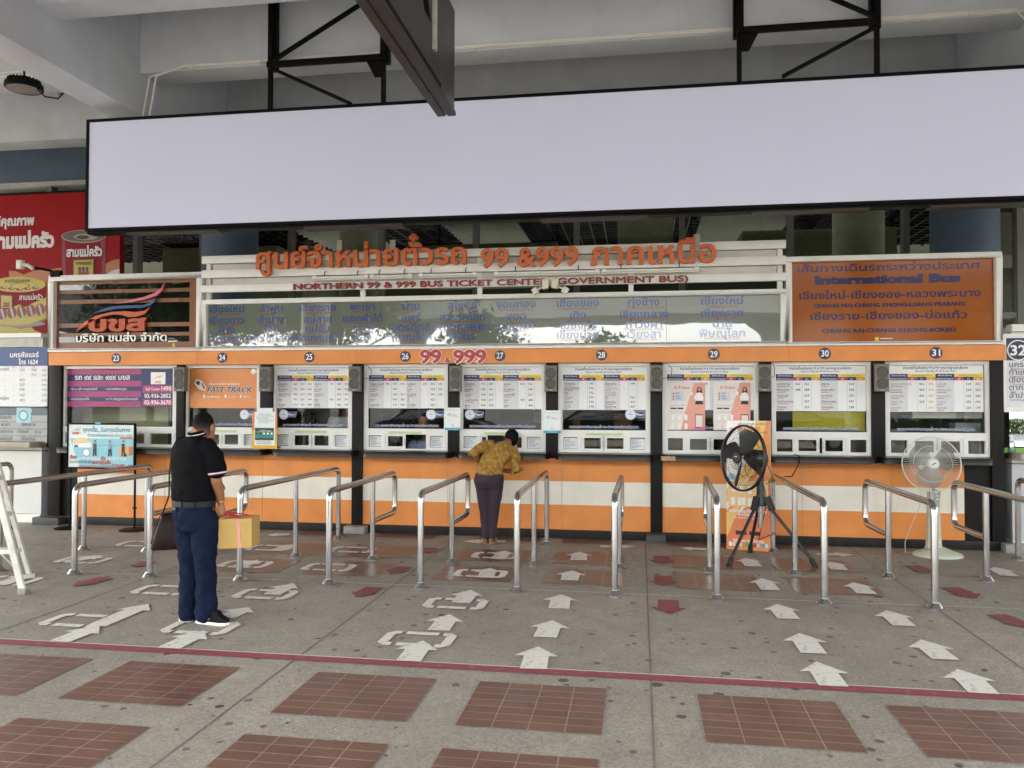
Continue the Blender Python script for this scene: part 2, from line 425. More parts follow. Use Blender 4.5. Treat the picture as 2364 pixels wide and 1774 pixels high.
for y in (7.16, 5.085, 2.95, 8.42):
    b = MB(); b.add([(-26, y-.007, .0035), (24, y-.007, .0035), (24, y+.007, .0035), (-26, y+.007, .0035)], [(0, 1, 2, 3)], Mls if y != 8.42 else Mj); b.build('floor_strip', floor)
b = MB(); b.add([(-26, 4.975, .004), (24, 4.975, .004), (24, 5.075, .004), (-26, 5.075, .004)], [(0, 1, 2, 3)], worn_paint('#86404a')); b.build('waiting_line', floor)
def tile(x, y, nx=4, ny=7):
    b = MB(); b.add([(0, 0, .004), (nx*.1915, 0, .004), (nx*.1915, ny*.0951, .004), (0, ny*.0951, .004)], [(0, 1, 2, 3)], M_tile)
    o = b.build('clay_tile_panel', floor); o.location = (x, y, 0)
for bx in (-4.3, -1.985, .325, 2.64, -6.6):
    for y in (4.125, 3.18, 2.2): tile(bx if bx > -6 else -6.57, y); tile(bx+1.03, y)
for bx in (-4.3, -1.96, .33):
    for y, n in ((7.43, 7), (8.36, 7), (9.58, 3)):
        tile(bx, y, 4, n); tile(bx+1.04, y, 4, n)
def mark(pts, col, name):
    P0 = [Gd(u, v) for u, v in pts]
    cx = sum(p[0] for p in P0)/len(P0); cy = sum(p[1] for p in P0)/len(P0)
    b = MB(); b.add([(x-cx, y-cy, .008) for x, y in P0], [tuple(range(len(P0)))], col); o = b.build(name, floor); o.location = (cx, cy, 0); return o
def arrow(tail, head, col, name, w=.105, hw=.185, hl=.2):
    """flat arrow between two floor points given in the photograph"""
    a, h = Vector(Gd(*tail)), Vector(Gd(*head)); d = (h-a); L_ = d.length; d.normalize(); n = Vector((-d.y, d.x)); hl = min(hl, L_*.45)
    q = [a+n*w, h-d*hl+n*w, h-d*hl+n*hw, h, h-d*hl-n*hw, h-d*hl-n*w, a-n*w]
    c = (a+h)/2; b = MB(); b.add([(p.x-c.x+random.uniform(-.004, .004), p.y-c.y+random.uniform(-.004, .004), .008) for p in q], [(0, 1, 5, 6), (2, 3, 4)], col) if False else b.add([(p.x-c.x+random.uniform(-.004, .004), p.y-c.y+random.uniform(-.004, .004), .008) for p in q], [tuple(range(7))], col)
    o = b.build(name, floor); o.location = (c.x, c.y, 0)
def q6(x, y): return ((x/1.8433)*K, (y/1.8433+1200)*K)
def q7(x, y): return ((x/1.8433+1164)*K, (y/1.8433+1200)*K)
# white arrows of the right-hand lanes, then the red ones
for a, h in (((125, 640), (147, 545)), ((175, 505), (205, 432)), ((233, 382), (244, 322)), ((278, 262), (288, 220)), ((318, 176), (318, 140)),
             ((1405, 714), (1330, 610)), ((1320, 574), (1255, 488)), ((1210, 426), (1160, 363)), ((1135, 303), (1092, 253)), ((1063, 202), (1028, 166)),
             ((2045, 745), (1930, 640)), ((1880, 600), (1772, 515)), ((1705, 456), (1625, 390)), ((1545, 319), (1483, 270)), ((1430, 217), (1388, 182)),
             ((2150, 243), (2085, 205))):
    arrow(q7(*a), q7(*h), M_wpaint, 'white_floor_arrow', .085, .15, .2)
for a, h in (((410, 117), (555, 117)), ((865, 130), (750, 124)), ((1325, 150), (1495, 152)), ((1950, 167), (1830, 160))):
    arrow(q7(*a), q7(*h), M_wpaint, 'white_floor_arrow', .06, .13, .22)
for a, h in (((698, 345), (700, 405)), ((678, 243), (680, 286)), ((668, 157), (673, 192)), ((1735, 198), (1840, 237)), ((1900, 292), (2010, 340)), ((2095, 408), (2260, 470))):
    arrow(q7(*a), q7(*h), M_rpaint, 'red_floor_arrow', .085, .15, .22)
for a, h in (((1597, 290), (1515, 333)), ((1725, 203), (1660, 233)), ((1840, 124), (1810, 145)), ((452, 250), (310, 287)), ((640, 182), (565, 205))):
    arrow(q6(*a), q6(*h), M_rpaint, 'red_floor_arrow', .085, .13, .2)
for a, h in (((1738, 606), (1800, 520)), ((1865, 476), (1915, 407)), ((1960, 358), (2005, 303)), ((250, 523), (425, 455)), ((410, 456), (632, 362)), ((715, 552), (870, 476)), ((960, 420), (1058, 377)),
             ((1155, 322), (1250, 274)), ((1000, 208), (1095, 174)), ((1170, 136), (1255, 106)), ((2120, 170), (2150, 134)), ((2065, 250), (2085, 208)), ((280, 182), (440, 155)), ((10, 275), (150, 232)), ((1230, 65), (1130, 68)), ((2150, 95), (1970, 95))):
    arrow(q6(*a), q6(*h), M_wpaint, 'white_floor_arrow', .08, .145, .2)
def waitbox(c, w=.52, d=.34, t=.07):
    """stencilled waiting box: four bent strokes with gaps"""
    x, y = Gd(*c); b = MB(); z = .0075
    def r(x0, x1, y0, y1): b.add([(x0, y0, z), (x1, y0, z), (x1, y1, z), (x0, y1, z)], [(0, 1, 2, 3)], M_wpaint)
    w2, d2, k = w/2, d/2, .055
    for s in (-1, 1):
        # side stroke with bevelled ends
        p = [(s*w2, -d2+k), (s*w2, d2-k), (s*(w2-k), d2), (s*(w2-k-.05), d2), (s*(w2-k-.05), d2-t), (s*(w2-k), d2-t), (s*(w2-t), d2-k-.02), (s*(w2-t), -d2+k+.02), (s*(w2-k), -d2+t), (s*(w2-k-.05), -d2+t), (s*(w2-k-.05), -d2), (s*(w2-k), -d2)]
        b.add([(q[0], q[1], z) for q in p], [tuple(range(len(p)))], M_wpaint)
        r(-w2+k+.085, w2-k-.085, s*d2-(t if s > 0 else 0), s*d2+(0 if s > 0 else t))
    o = b.build('waiting_box_stencil', floor); o.location = (x, y, 0)
for c in ((340, 432), (855, 462), (1778, 512), (1938, 360), (1130, 320), (700, 302), (355, 174), (600, 105), (1045, 192), (1150, 122), (1400, 205), (1500, 130), (2045, 232), (2110, 155), (40, 262)):
    waitbox(q6(*c))

# ceiling: slab, beams both ways, rear wall; it runs back over the camera to the open edge
ceil = struct(thing('ceiling', (0, 0, 6.75), '', '')); del ceil['label'], ceil['category']
def cbox(name, x0, x1, y0, y1, z0, z1, mt=M_conc, bev=.012):
    b = MB(); b.box(x0, x1, y0, y1, z0, z1, mt); return b.build(name, ceil, bevel=bev)
cbox('ceiling_slab', -20, 18, -2.2, 13.4, 6.75, 7.1)
YB = [(-17.05, -16.6), (-6.7, -6.25), (4.17, 4.62), (14.6, 15.05)]
for x0, x1 in YB: cbox('cross_beam', x0, x1, -2.2, 13.0, 5.32, 6.75)
xs = [-20]+[q for p in YB for q in p]+[18]
for y0, y1, z in ((.35, .7, 5.83), (2., 2.35, 5.83), (3.8, 4.15, 5.83), (5.6, 5.95, 5.83), (7.42, 7.77, 5.83), (9.2, 9.6, 5.83), (11.36, 11.76, 5.83)):
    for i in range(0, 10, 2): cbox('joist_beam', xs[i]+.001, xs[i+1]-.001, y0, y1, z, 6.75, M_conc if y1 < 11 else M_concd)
cbox('eave_beam', -20, 18, -2.6, -2.2, 5.6, 7.1)
b = MB()      # conduits clipped along the beam front, dropping behind the screen at both ends
for dz in (0, .045):
    b.tube([(-6.2+dz*2, 9.19, 5.2), (-6.08+dz*2, 9.16, 5.76), (-5.6, 9.16, 5.86+dz*.4), (4.08-dz*3, 9.16, 5.845+dz*.6), (4.45-dz, 9.0, 5.1)], .013, M_wire, 8)
for x in [-5.5+.9*i for i in range(11)]: b.box(x-.01, x+.01, 9.135, 9.199, 5.83, 5.875, M_wire)
b.tube([(-12, 9.17, 5.9), (-6.72, 9.17, 5.9)], .014, M_wire, 8); b.tube([(-12, 9.17, 5.95), (-6.72, 9.17, 5.95)], .014, M_wire, 8)
tag(b.build('cable_conduit', loc=(-1, 9.16, 5.85)), 'thin white cable conduits clipped along the concrete ceiling beam', 'conduit')

# ------------------------------------------------------------------ terminal building behind the booths
tb = thing('terminal_building', (-1, 13, 0), 'dark glazed terminal hall with grey mullions behind the ticket booths', 'building')
b = MB(); b.box(-20, 16, 13.0, 13.3, 5.66, 6.75, M_blue); b.box(-20, 16, 12.97, 13.31, 5.58, 5.66, mat((.5, .5, .46), .5)); b.build('wall', tb)
b = MB(); b.box(-20, 16, 13.0, 13.3, 0, 1.0, mat((.2, .2, .19), .7)); b.build('plinth_wall', tb)
b = MB(); b.rect(-20, 16, 1.0, 5.58, 13.1, M_tglass); b.build('glazing', tb)
Mm = mat((.20, .19, .17), .4, .3, var=.1)
for x in (-17.5, -15.9, -14.2, -12.6, -10.6, -8.87, -7.6, -5.95, -4.33, -2.69, -1.01, .68, 2.34, 4.04, 5.64, 7.3, 8.9, 10.5):
    b = MB(); b.box(x-.045, x+.045, 13.0, 13.16, 1.0, 5.58, Mm); b.build('mullion', tb)
for z in (3.0, 5.2):
    b = MB(); b.box(-20, 16, 13.02, 13.14, z-.04, z+.04, Mm); b.build('transom', tb)
Md = mat((.09, .10, .06), .8, var=.3, scale=.6)
b = MB(); b.box(-20, 16, 25, 25.2, 0, .6, Md); b.box(-20, 16, 25, 25.2, 3.4, 6, Md); b.box(-20.2, -20, 13.3, 25.2, 3, 6, Md); b.box(16, 16.2, 13.3, 25.2, 3, 6, Md); b.box(-20, 16, 13.3, 25, 5.75, 5.9, mat((.42, .43, .35), .8)); b.build('inner_wall', tb)  # unseen gaps left low in back and side walls to let daylight in
b = MB()      # open grid ceiling
for x0, x1, y0, y1 in ((-19, -7.3, 13.8, 19), (-2.4, 1.2, 13.8, 20), (-5.6, -4, 14.5, 19), (3., 7., 14.5, 19.5)):
    n = int((x1-x0)/.28)
    for i in range(n+1): b.box(x0+i*.28, x0+i*.28+.03, y0, y1, 5.25, 5.33, M_black)
    n = int((y1-y0)/.28)
    for i in range(n+1): b.box(x0, x1, y0+i*.28, y0+i*.28+.03, 5.25, 5.33, M_black)
b.build('grid_ceiling', tb)
b = MB()
for x, y, s in ((-9.5, 17, 1.4), (-3.4, 17.5, 1.6), (3.6, 17, 1.5), (7.4, 16, 1.2)): b.box(x-s, x+s, y, y+1.5, 4.4, 5.2, mat((.26, .27, .19), .8))
b.build('ceiling_bulkhead', tb)
b = MB(); b.box(-.35, .55, 13.3, 13.34, 4.05, 4.95, mat((.55, .56, .44), .6)); b.build('pale_panel', tb)
for x, r in ((-5.25, .4), (3.75, .42), (-11.5, .4)):
    b = MB(); b.lathe([(r, 0), (r, 5.75)], (x, 14.6, 0), mat((.66, .67, .56), .6), 28); b.build('inner_column', tb)
for x, l in ((-6.62, 'blue-grey round pillar rising behind the left end of the slatted sign'), (4.56, 'blue-grey round pillar rising behind the orange international bus board')):
    b = MB(); b.lathe([(.44, 0), (.44, 5.75)], (x, 12.2, 0), M_blue, 40); tag(b.build('round_pillar', loc=(x, 12.2, 0)), l, 'pillar', 'blue-grey pillars behind the signs')
# ------------------------------------------------------------------ ticket booth block, windows 23 to 31
YF = 9.95
def c4(x, y): return (x/3.687*K, (y/3.687+560)*K)
def c5(x, y): return ((x/2.765+440)*K, (y/2.765+500)*K)
def c6(x, y): return ((x/2.765+1000)*K, (y/2.765+500)*K)
def c7(x, y): return ((x/2.765+1564)*K, (y/2.765+500)*K)
def tx(b, s, cf, x0, x1, y, h, Y, mt, lat=False, **k):
    X0, Z0 = P(*cf(x0, y), Y); X1, Z1 = P(*cf(x1, y), Y)
    return b.text(s, (X0+X1)/2, Z0, h*(X1-X0)/(x1-x0)/(.7 if lat else .6), Y, mt, w=X1-X0, **k)
booth = thing('ticket_booth', (-2, 9.93, 0), 'orange and white ticket counter block with nine numbered windows', 'ticket counter')
xl, xr = X(111, 9.93), X(2168, 9.93)
xo0, xo1 = X(167, 9.93, 1050), X(2083, 9.93, 1050)
b = MB()
segs = [xo0, -3.675, -3.555, .14, .257, xo1]
for a, c in ((xo0, -3.676), (-3.554, .139), (.258, xo1)):
    b.box(a, c, 9.93, 10.15, .105, .41, M_orange); b.box(a, c, 9.933, 10.15, .41, .70, M_cream); b.box(a, c, 9.93, 10.15, .70, .985, M_orange)
Ml = mat((.35, .2, .08), .7)
for x in (-6.3, -4.9, -2.4, -1.25, -.95, 1.3, 1.9, 2.9): b.box(x-.002, x+.002, 9.928, 9.9295, .106, .98, Ml)
b.build('counter_wall', booth)
for q0, q1 in ((xl, xo0), (xo1, xr)): b = MB(); b.box(q0, q1, 9.96, 10.2, .1, 1.0, M_dark); b.build('dark_end_panel', booth)
b = MB(); b.box(xl, xr, 9.90, 10.16, 0, .104, mat((.02, .017, .017), .5, var=.3, scale=4, dirt=.35, spec=.2)); b.build('skirting', booth, bevel=.006)
def ledge(x0, x1):
    b = MB(); r = .11; pl = [(x0, 9.99), (x0, 9.66+r)]
    for i in range(7): t = i/6*pi/2; pl.append((x0+r-r*cos(t), 9.66+r-r*sin(t)))
    for i in range(7): t = i/6*pi/2; pl.append((x1-r+r*sin(t), 9.66+r-r*cos(t)))
    pl += [(x1, 9.99)]
    b.prismz(pl, .986, 1.058, mat((.014, .011, .010), .3, var=.25, scale=7, dirt=.08, spec=.35)); b.build('ledge', booth, bevel=.006)
for a, c in ((118, 566), (584, 762), (779, 972), (985, 1183), (1199, 1412), (1427, 1648), (1656, 1896), (1905, 2150)): ledge(X(a, 9.7, 985), X(c, 9.7, 985))
Mchip = mat((.42, .30, .17), .85, var=.35, bump=.4, scale=30)
for u0, u1, z0, z1 in ((1428, 1459, .988, 1.05), (1168, 1181, .984, .992), (1130, 1150, .984, .991), (1108, 1116, .984, .99), (640, 652, .984, .99), (905, 918, .984, .99), (1205, 1214, .984, .991)):
    x0, x1 = X(u0, 9.657, 985), X(u1, 9.657, 985); b = MB(); n = 9; b.poly([(x0+(x1-x0)*i/n, z0+random.uniform(0, .006)) for i in range(n+1)]+[(x1-(x1-x0)*i/n, z1-random.uniform(0, .012 if z1 > 1 else .002)) for i in range(n+1)], 9.6575, Mchip); b.build('chipped_edge', booth)
def column(u0, u1, z0, plinth=None, mt=M_dark):
    b = MB(); b.box(X(u0, 9.9), X(u1, 9.9), 9.90, 10.05, z0, 2.168, mt); o = b.build('column', booth, bevel=.005)
    if plinth:
        b = MB(); b.box(plinth[0], plinth[1], 9.76, 9.898, .0, z0-.001, plinth[2]); b.build('plinth', o, bevel=.008)
Mpl = mat((.30, .29, .26), .8, var=.2, bump=.3, scale=8, dirt=.3)
column(105, 131, .10, (-8.15, -7.75, mat((.05, .05, .048), .6)))
for u0, u1 in ((380, 397), (561, 587), (967, 991), (1179, 1205), (1640, 1667), (1884, 1913)): column(u0, u1, 1.0)
column(760, 783, .095, (-3.72, -3.44, Mpl)); column(1405, 1431, .095, (.08, .31, mat((.06, .06, .06), .7, var=.3, dirt=.5))); column(2142, 2169, .1, (4.05, 4.4, Mpl))
b = MB(); b.box(xl, xr, 9.86, 10.08, 2.169, 2.345, M_orange)
for x in (-5.8, -3.6, -1.95, -.55, .9, 1.75, 3.35): b.box(x-.002, x+.002, 9.858, 9.8595, 2.17, 2.344, Ml)
fas = b.build('fascia', booth)
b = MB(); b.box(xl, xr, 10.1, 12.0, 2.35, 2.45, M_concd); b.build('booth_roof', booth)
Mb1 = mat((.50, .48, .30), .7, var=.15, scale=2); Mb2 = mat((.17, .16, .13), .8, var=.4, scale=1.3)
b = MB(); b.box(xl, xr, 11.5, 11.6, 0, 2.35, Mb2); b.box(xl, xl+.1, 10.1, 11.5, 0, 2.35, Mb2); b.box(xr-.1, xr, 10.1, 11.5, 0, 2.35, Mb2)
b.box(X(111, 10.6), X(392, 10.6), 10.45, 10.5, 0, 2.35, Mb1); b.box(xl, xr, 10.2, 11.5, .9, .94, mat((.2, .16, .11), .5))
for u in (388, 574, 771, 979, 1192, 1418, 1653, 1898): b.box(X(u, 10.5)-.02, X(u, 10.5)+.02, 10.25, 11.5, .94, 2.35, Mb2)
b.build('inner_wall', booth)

NUM = [(23, 251), (24, 480), (25, 668), (26, 875.5), (27, 1080), (28, 1299.5), (29, 1542), (30, 1782), (31, 2022)]
Mdisc = mat('#1c2150', .4, var=.08); Mlet = mat('#efefe9', .4, var=.03)
for n, u in NUM:
    x = X(u, 9.855, 770); b = MB(); b.lathe([(0, -.006), (.068, -.006), (.068, 0)], (x, 9.8595, 2.258), mat('#22304f', .4, var=.08) if n in (27, 29) else Mdisc, 32, axis=(0, 1, 0))
    o = b.build('number_disc', booth)
    b = MB(); b.text(str(n), x, 2.224, .105, 9.8515, Mlet, w=.088, bold=.018, res=3); b.build('digits', o)
b = MB()
for s, x0, x1, y, h in (('99', 1463, 1600, 935, 80), ('&', 1622, 1660, 935, 36), ('999', 1675, 1888, 935, 80)):
    tx(b, s, c5, x0-3, x1+3, y, h, 9.8565, Mlet, True, bold=.075, res=3); tx(b, s, c5, x0, x1, y, h, 9.854, ink('#b0323a'), True, bold=.035, res=3)
b.build('lettering', booth)

# windows --------------------------------------------------------------------
WIN = {23: (131, 380), 24: (396, 562), 25: (586, 760), 26: (785, 968), 27: (990, 1179), 28: (1205, 1405), 29: (1431, 1640), 30: (1666, 1885), 31: (1912, 2142)}
Mgrn = ink('#c9d3a4'); Mpap = mat('#dfe2e2', .6, var=.05, scale=20); Mgtx = ink('#8d9a86'); Mptx = ink('#8795a8'); Msh = ink('#e9edf2'); Mshb = ink('#8fa4c0'); Mshn = ink('#1d3f80')
WX = {}
for n, (u0, u1) in WIN.items():
    x0, x1 = X(u0, YF), X(u1, YF); w = x1-x0; WX[n] = (x0, x1); f = .045
    b = MB()
    b.box(x0, x0+f, YF, 10.03, 1.059, 2.166, M_alu); b.box(x1-f, x1, YF, 10.03, 1.059, 2.166, M_alu)
    b.box(x0+f, x1-f, YF+.002, 10.03, 2.125, 2.166, M_alu); b.box(x0+f, x1-f, YF+.003, 10.03, 1.262, 1.335, M_alu); b.box(x0+f, x1-f, YF+.002, 10.03, 1.059, 1.078, M_alu)
    s = .245*w; L0, L1, R0, R1 = x0+f, x0+s, x1-s, x1-f
    for a in (L1, R0): b.box(a-.014, a+.014, YF+.004, 10.03, 1.078, 1.262, M_alu)
    for a0, a1 in ((L0, L1-.014), (R0+.014, R1)):     # fixed lights: raised bead
        for q in ((a0, a1, 1.078, 1.096), (a0, a1, 1.246, 1.262)): b.box(q[0], q[1], YF+.008, 10.0, q[2], q[3], M_white)
        b.box(a0, a0+.02, YF+.009, 10.0, 1.096, 1.246, M_white); b.box(a1-.02, a1, YF+.009, 10.0, 1.096, 1.246, M_white)
    b.box(x0+f, x0+f+.012, YF+.012, 10.0, 1.335, 2.125, M_white); b.box(x1-f-.012, x1-f, YF+.012, 10.0, 1.335, 2.125, M_white); b.box(x0+f, x1-f, YF+.013, 10.0, 1.335, 1.345, mat((.03,)*3, .5))
    wd = b.build('ticket_window', booth)
    b = MB(); b.rect(x0+f, x1-f, 1.335, 2.125, 10.012, M_glass); b.rect(L0, L1, 1.078, 1.262, 10.0125, M_glass); b.rect(R0, R1, 1.078, 1.262, 10.0125, M_glass); b.build('pane', wd)
    c = (L1+R0)/2
    sash = [(L1+.015, c-.004, YF+.016), (c+.004, R0-.015, YF+.016)]
    if n == 26: sash = [(L1+.015, c-.004, YF+.016)]
    if n == 27: sash = [(L1+.015, L1+.1, YF+.016), (R0-.12, R0-.015, YF+.03)]
    if n == 30: sash = [(L1+.0, c-.02, YF+.016), (c+.012, R0-.015, YF+.016)]
    for a0, a1, y in sash:
        b = MB(); fw = min(.034, (a1-a0)*.2)
        for q in ((a0, a0+fw, 1.08, 1.26), (a1-fw, a1, 1.08, 1.26), (a0+fw, a1-fw, 1.08, 1.105), (a0+fw, a1-fw, 1.238, 1.26)): b.box(q[0], q[1], y, y+.02, q[2], q[3], M_alu)
        sa = b.build('sash', wd)
    for a0, a1, y in sash: b = MB(); b.rect(a0+.02, a1-.02, 1.1, 1.24, y+.012, M_glass); b.build('sash_pane', wd)
    for a0, a1, y in sash:
        b = MB(); xx = a1-.012 if a1 <= c+.01 else a0+.012
        b.tube([(xx, y, 1.13), (xx, y-.014, 1.135), (xx, y-.014, 1.205), (xx, y, 1.21)], .004, mat((.5, .5, .48), .3, .8), 6); b.build('sash_handle', wd)
    if n not in (23, 29, 30, 31):
        for a0, a1 in ((L0+.022, L1-.04), (R0+.036, R1-.022)):
            b = MB(); b.rect(a0, a1, 1.1, 1.235, 10.008, Mpap)
            for k in range(7): b.rect(a0+.015, a1-.015-random.random()*.08, 1.215-k*.016, 1.221-k*.016, 10.0065, Mptx)
            b.build('paper_notice', wd)
    if n in (24, 25, 26, 27, 28):
        b = MB(); b.rect(c-.2*w, c+.2*w, 1.268, 1.302, YF+.0005, Mgrn); b.text('ไม่รับเปลี่ยนหรือคืนตั๋ว กรุณาตรวจสอบเงินทอนทุกครั้ง', c, 1.278, .02, YF-.001, Mgtx, w=.36*w, res=1); b.build('green_strip', wd)
    if n != 23:
        b = MB(); t = 'กรุณาตรวจสอบเงินทอนทุกครั้ง และ วันเวลาของเที่ยวรถให้ถูกต้อง'
        wd_ = min(.78*w, .86); b.text(t, c, 1.362, .034, 10.0085, Msh, w=wd_, bold=.085, res=1); b.text(t, c, 1.362, .034, 10.007, Mshn, w=wd_, bold=.028, res=1)
        b.build('window_lettering', wd)
def sha(x, z, flip, n):
    b = MB(); b.disc(x, z, .066, 10.008, Mshb); b.disc(x, z, .061, 10.007, Msh); b.ring(x, z, .046, .05, 10.006, Mshb)
    b.text('SHA', x, z-.007, .03, 10.0055, Mshn, bold=.01, res=1); b.text('ฯลฯ', x, z-.03, .016, 10.0055, ink('#444'), res=1); b.disc(x, z+.03, .008, 10.0055, ink('#d98a70'), 10)
    b.poly([(x+.06, z-.033), (x+.165, z-.033), (x+.18, z+.037), (x+.07, z+.037)], 10.0075, Msh); b.poly([(x+.064, z-.03), (x+.162, z-.03), (x+.175, z+.034), (x+.073, z+.034)], 10.0065, Mshn)
    b.text('Plus+', x+.117, z-.013, .04, 10.005, Msh, w=.085, bold=.03, res=1)
    tag(b.build('round_sticker', loc=(x, 10.008, z)), 'round white and blue hygiene sticker on the glass below number %d' % n, 'sticker', 'hygiene stickers on the window glass')
for n, u in ((24, 528), (25, 613), (26, 931), (27, 1015), (28, 1362)):
    x, z = P(u, 896, 10.008); sha(x, z, 0, n)

# fare boards ---------------------------------------------------------------------------
FARE = {
 25: ([('เชียงใหม่', '823', '529', '412'), ('เชียงดาว', '902', '580', '451'), ('ไชยปราการ', '955', '614', '496'), ('ฝาง', '991', '637', '496'), ('ท่าตอน', '1,016', '653', '508')],
      [('ลำปาง', '711', '457', '356'), ('เกาะคา', '', '446', '347'), ('สบปราบ', '', '410', '319'), ('เถิน', '602', '387', '301'), ('วังชิ้น', '', '425', '330')]),
 26: ([('ลำพูน ดอยติ', '792', '509', '396'), ('ป่าซาง', '', '490', ''), ('ดอยเต่า', '', '464', '361'), ('ฮอด', '', '490', '381'), ('จอมทอง', '', '511', '398')],
      [('แม่สอด', '630', '405', '345'), ('ตาก', '', '324', '252'), ('บ้านตาก', '', '340', '265'), ('ลี้', '', '425', ''), ('บ้านโฮ่ง', '', '466', '')]),
 27: ([('เชียงราย', '913', '587', ''), ('แม่สาย', '980', '630', ''), ('แม่จัน', '944', '607', ''), ('แม่ฟ้าหลวง', '944', '607', ''), ('พาน', '868', '558', '')],
      [('พะเยา', '812', '526', ''), ('บ้านต้อม', '', '544', ''), ('ดอกคำใต้', '', '529', ''), ('งาว', '759', '488', ''), ('สอง', '', '454', '')]),
 28: ([('เชียงของ', '', '643', ''), ('พญาเม็งราย', '', '592', ''), ('เทิง', '', '592', ''), ('ป่าแดด', '', '574', ''), ('เชียงคำ', '', '574', ''), ('ภูซาง', '', '598', '')],
      [('เชียงแสน', '', '668', ''), ('ดอยหลวง', '', '', ''), ('เวียงเชียงรุ้ง', '', '', ''), ('ปง', '', '526', ''), ('เชียงม่วน', '', '495', ''), ('ร้องกวาง', '', '437', '')]),
 29: ([('', '', '394', '218')], [('', '', '396', '')]),
 30: ([('อุตรดิตถ์ ใหม่', '463', '362', ''), ('พิษณุโลก', '448', '288', ''), ('ปลวกสูง', '', '265', ''), ('บ้านด่านลานหอย', '', '259', ''), ('วังทอง', '', '259', '')],
      [('พิจิตร', '', '268', ''), ('ตะพานหิน', '', '248', ''), ('เขาทราย', '', '232', ''), ('วังทรายพูน', '', '347', ''), ('สากเหล็ก', '', '288', '')]),
 31: ([('อุทยานประวัติศาสตร์', '', '466', '365'), ('เขื่อนภูมิพล', '', '403', '314'), ('คลองขลุง', '', '446', '347'), ('สากกากะ', '', '263', '189'), ('หล่มสัก', '', '', '241')],
      [('หล่มสัก', '', '324', '252'), ('เพชรบูรณ์', '', '324', '252'), ('คลองลาน', '', '365', '286'), ('ชาตตะ', '', '252', '196'), ('ชุมแสง', '', '230', '179')])}
BRD = {25: (597, 757.6, 882), 26: (795, 960.6, 882.5), 27: (1000, 1173, 884), 28: (1214, 1395, 886), 29: (1439, 1628, 886), 30: (1674, 1870.6, 888.5), 31: (1919, 2125, 890)}
Mbw = mat('#e8e9e8', .4, var=.04, scale=3); Mg1 = ink('#d5d6d8'); Mmag = ink('#b3306a'); Myel = ink('#e6d23a'); Moch = ink('#d69a35'); Mgrey = ink('#8f949c'); Mrd2 = ink('#b5523f')
LB = {25: 'fare table whose first fare is 823, taped in the window below number 25', 26: 'fare table whose first fare is 792, taped in the window below number 26', 27: 'fare table whose first fare is 913, above the leaning woman',
      28: 'fare table with narrow column of six fares from 643, below number 28', 29: 'fare table almost covered by two pink posters, below number 29', 30: 'fare table above a yellow sheet, in the window below number 30', 31: 'partly faded fare table in the last window, below number 31'}
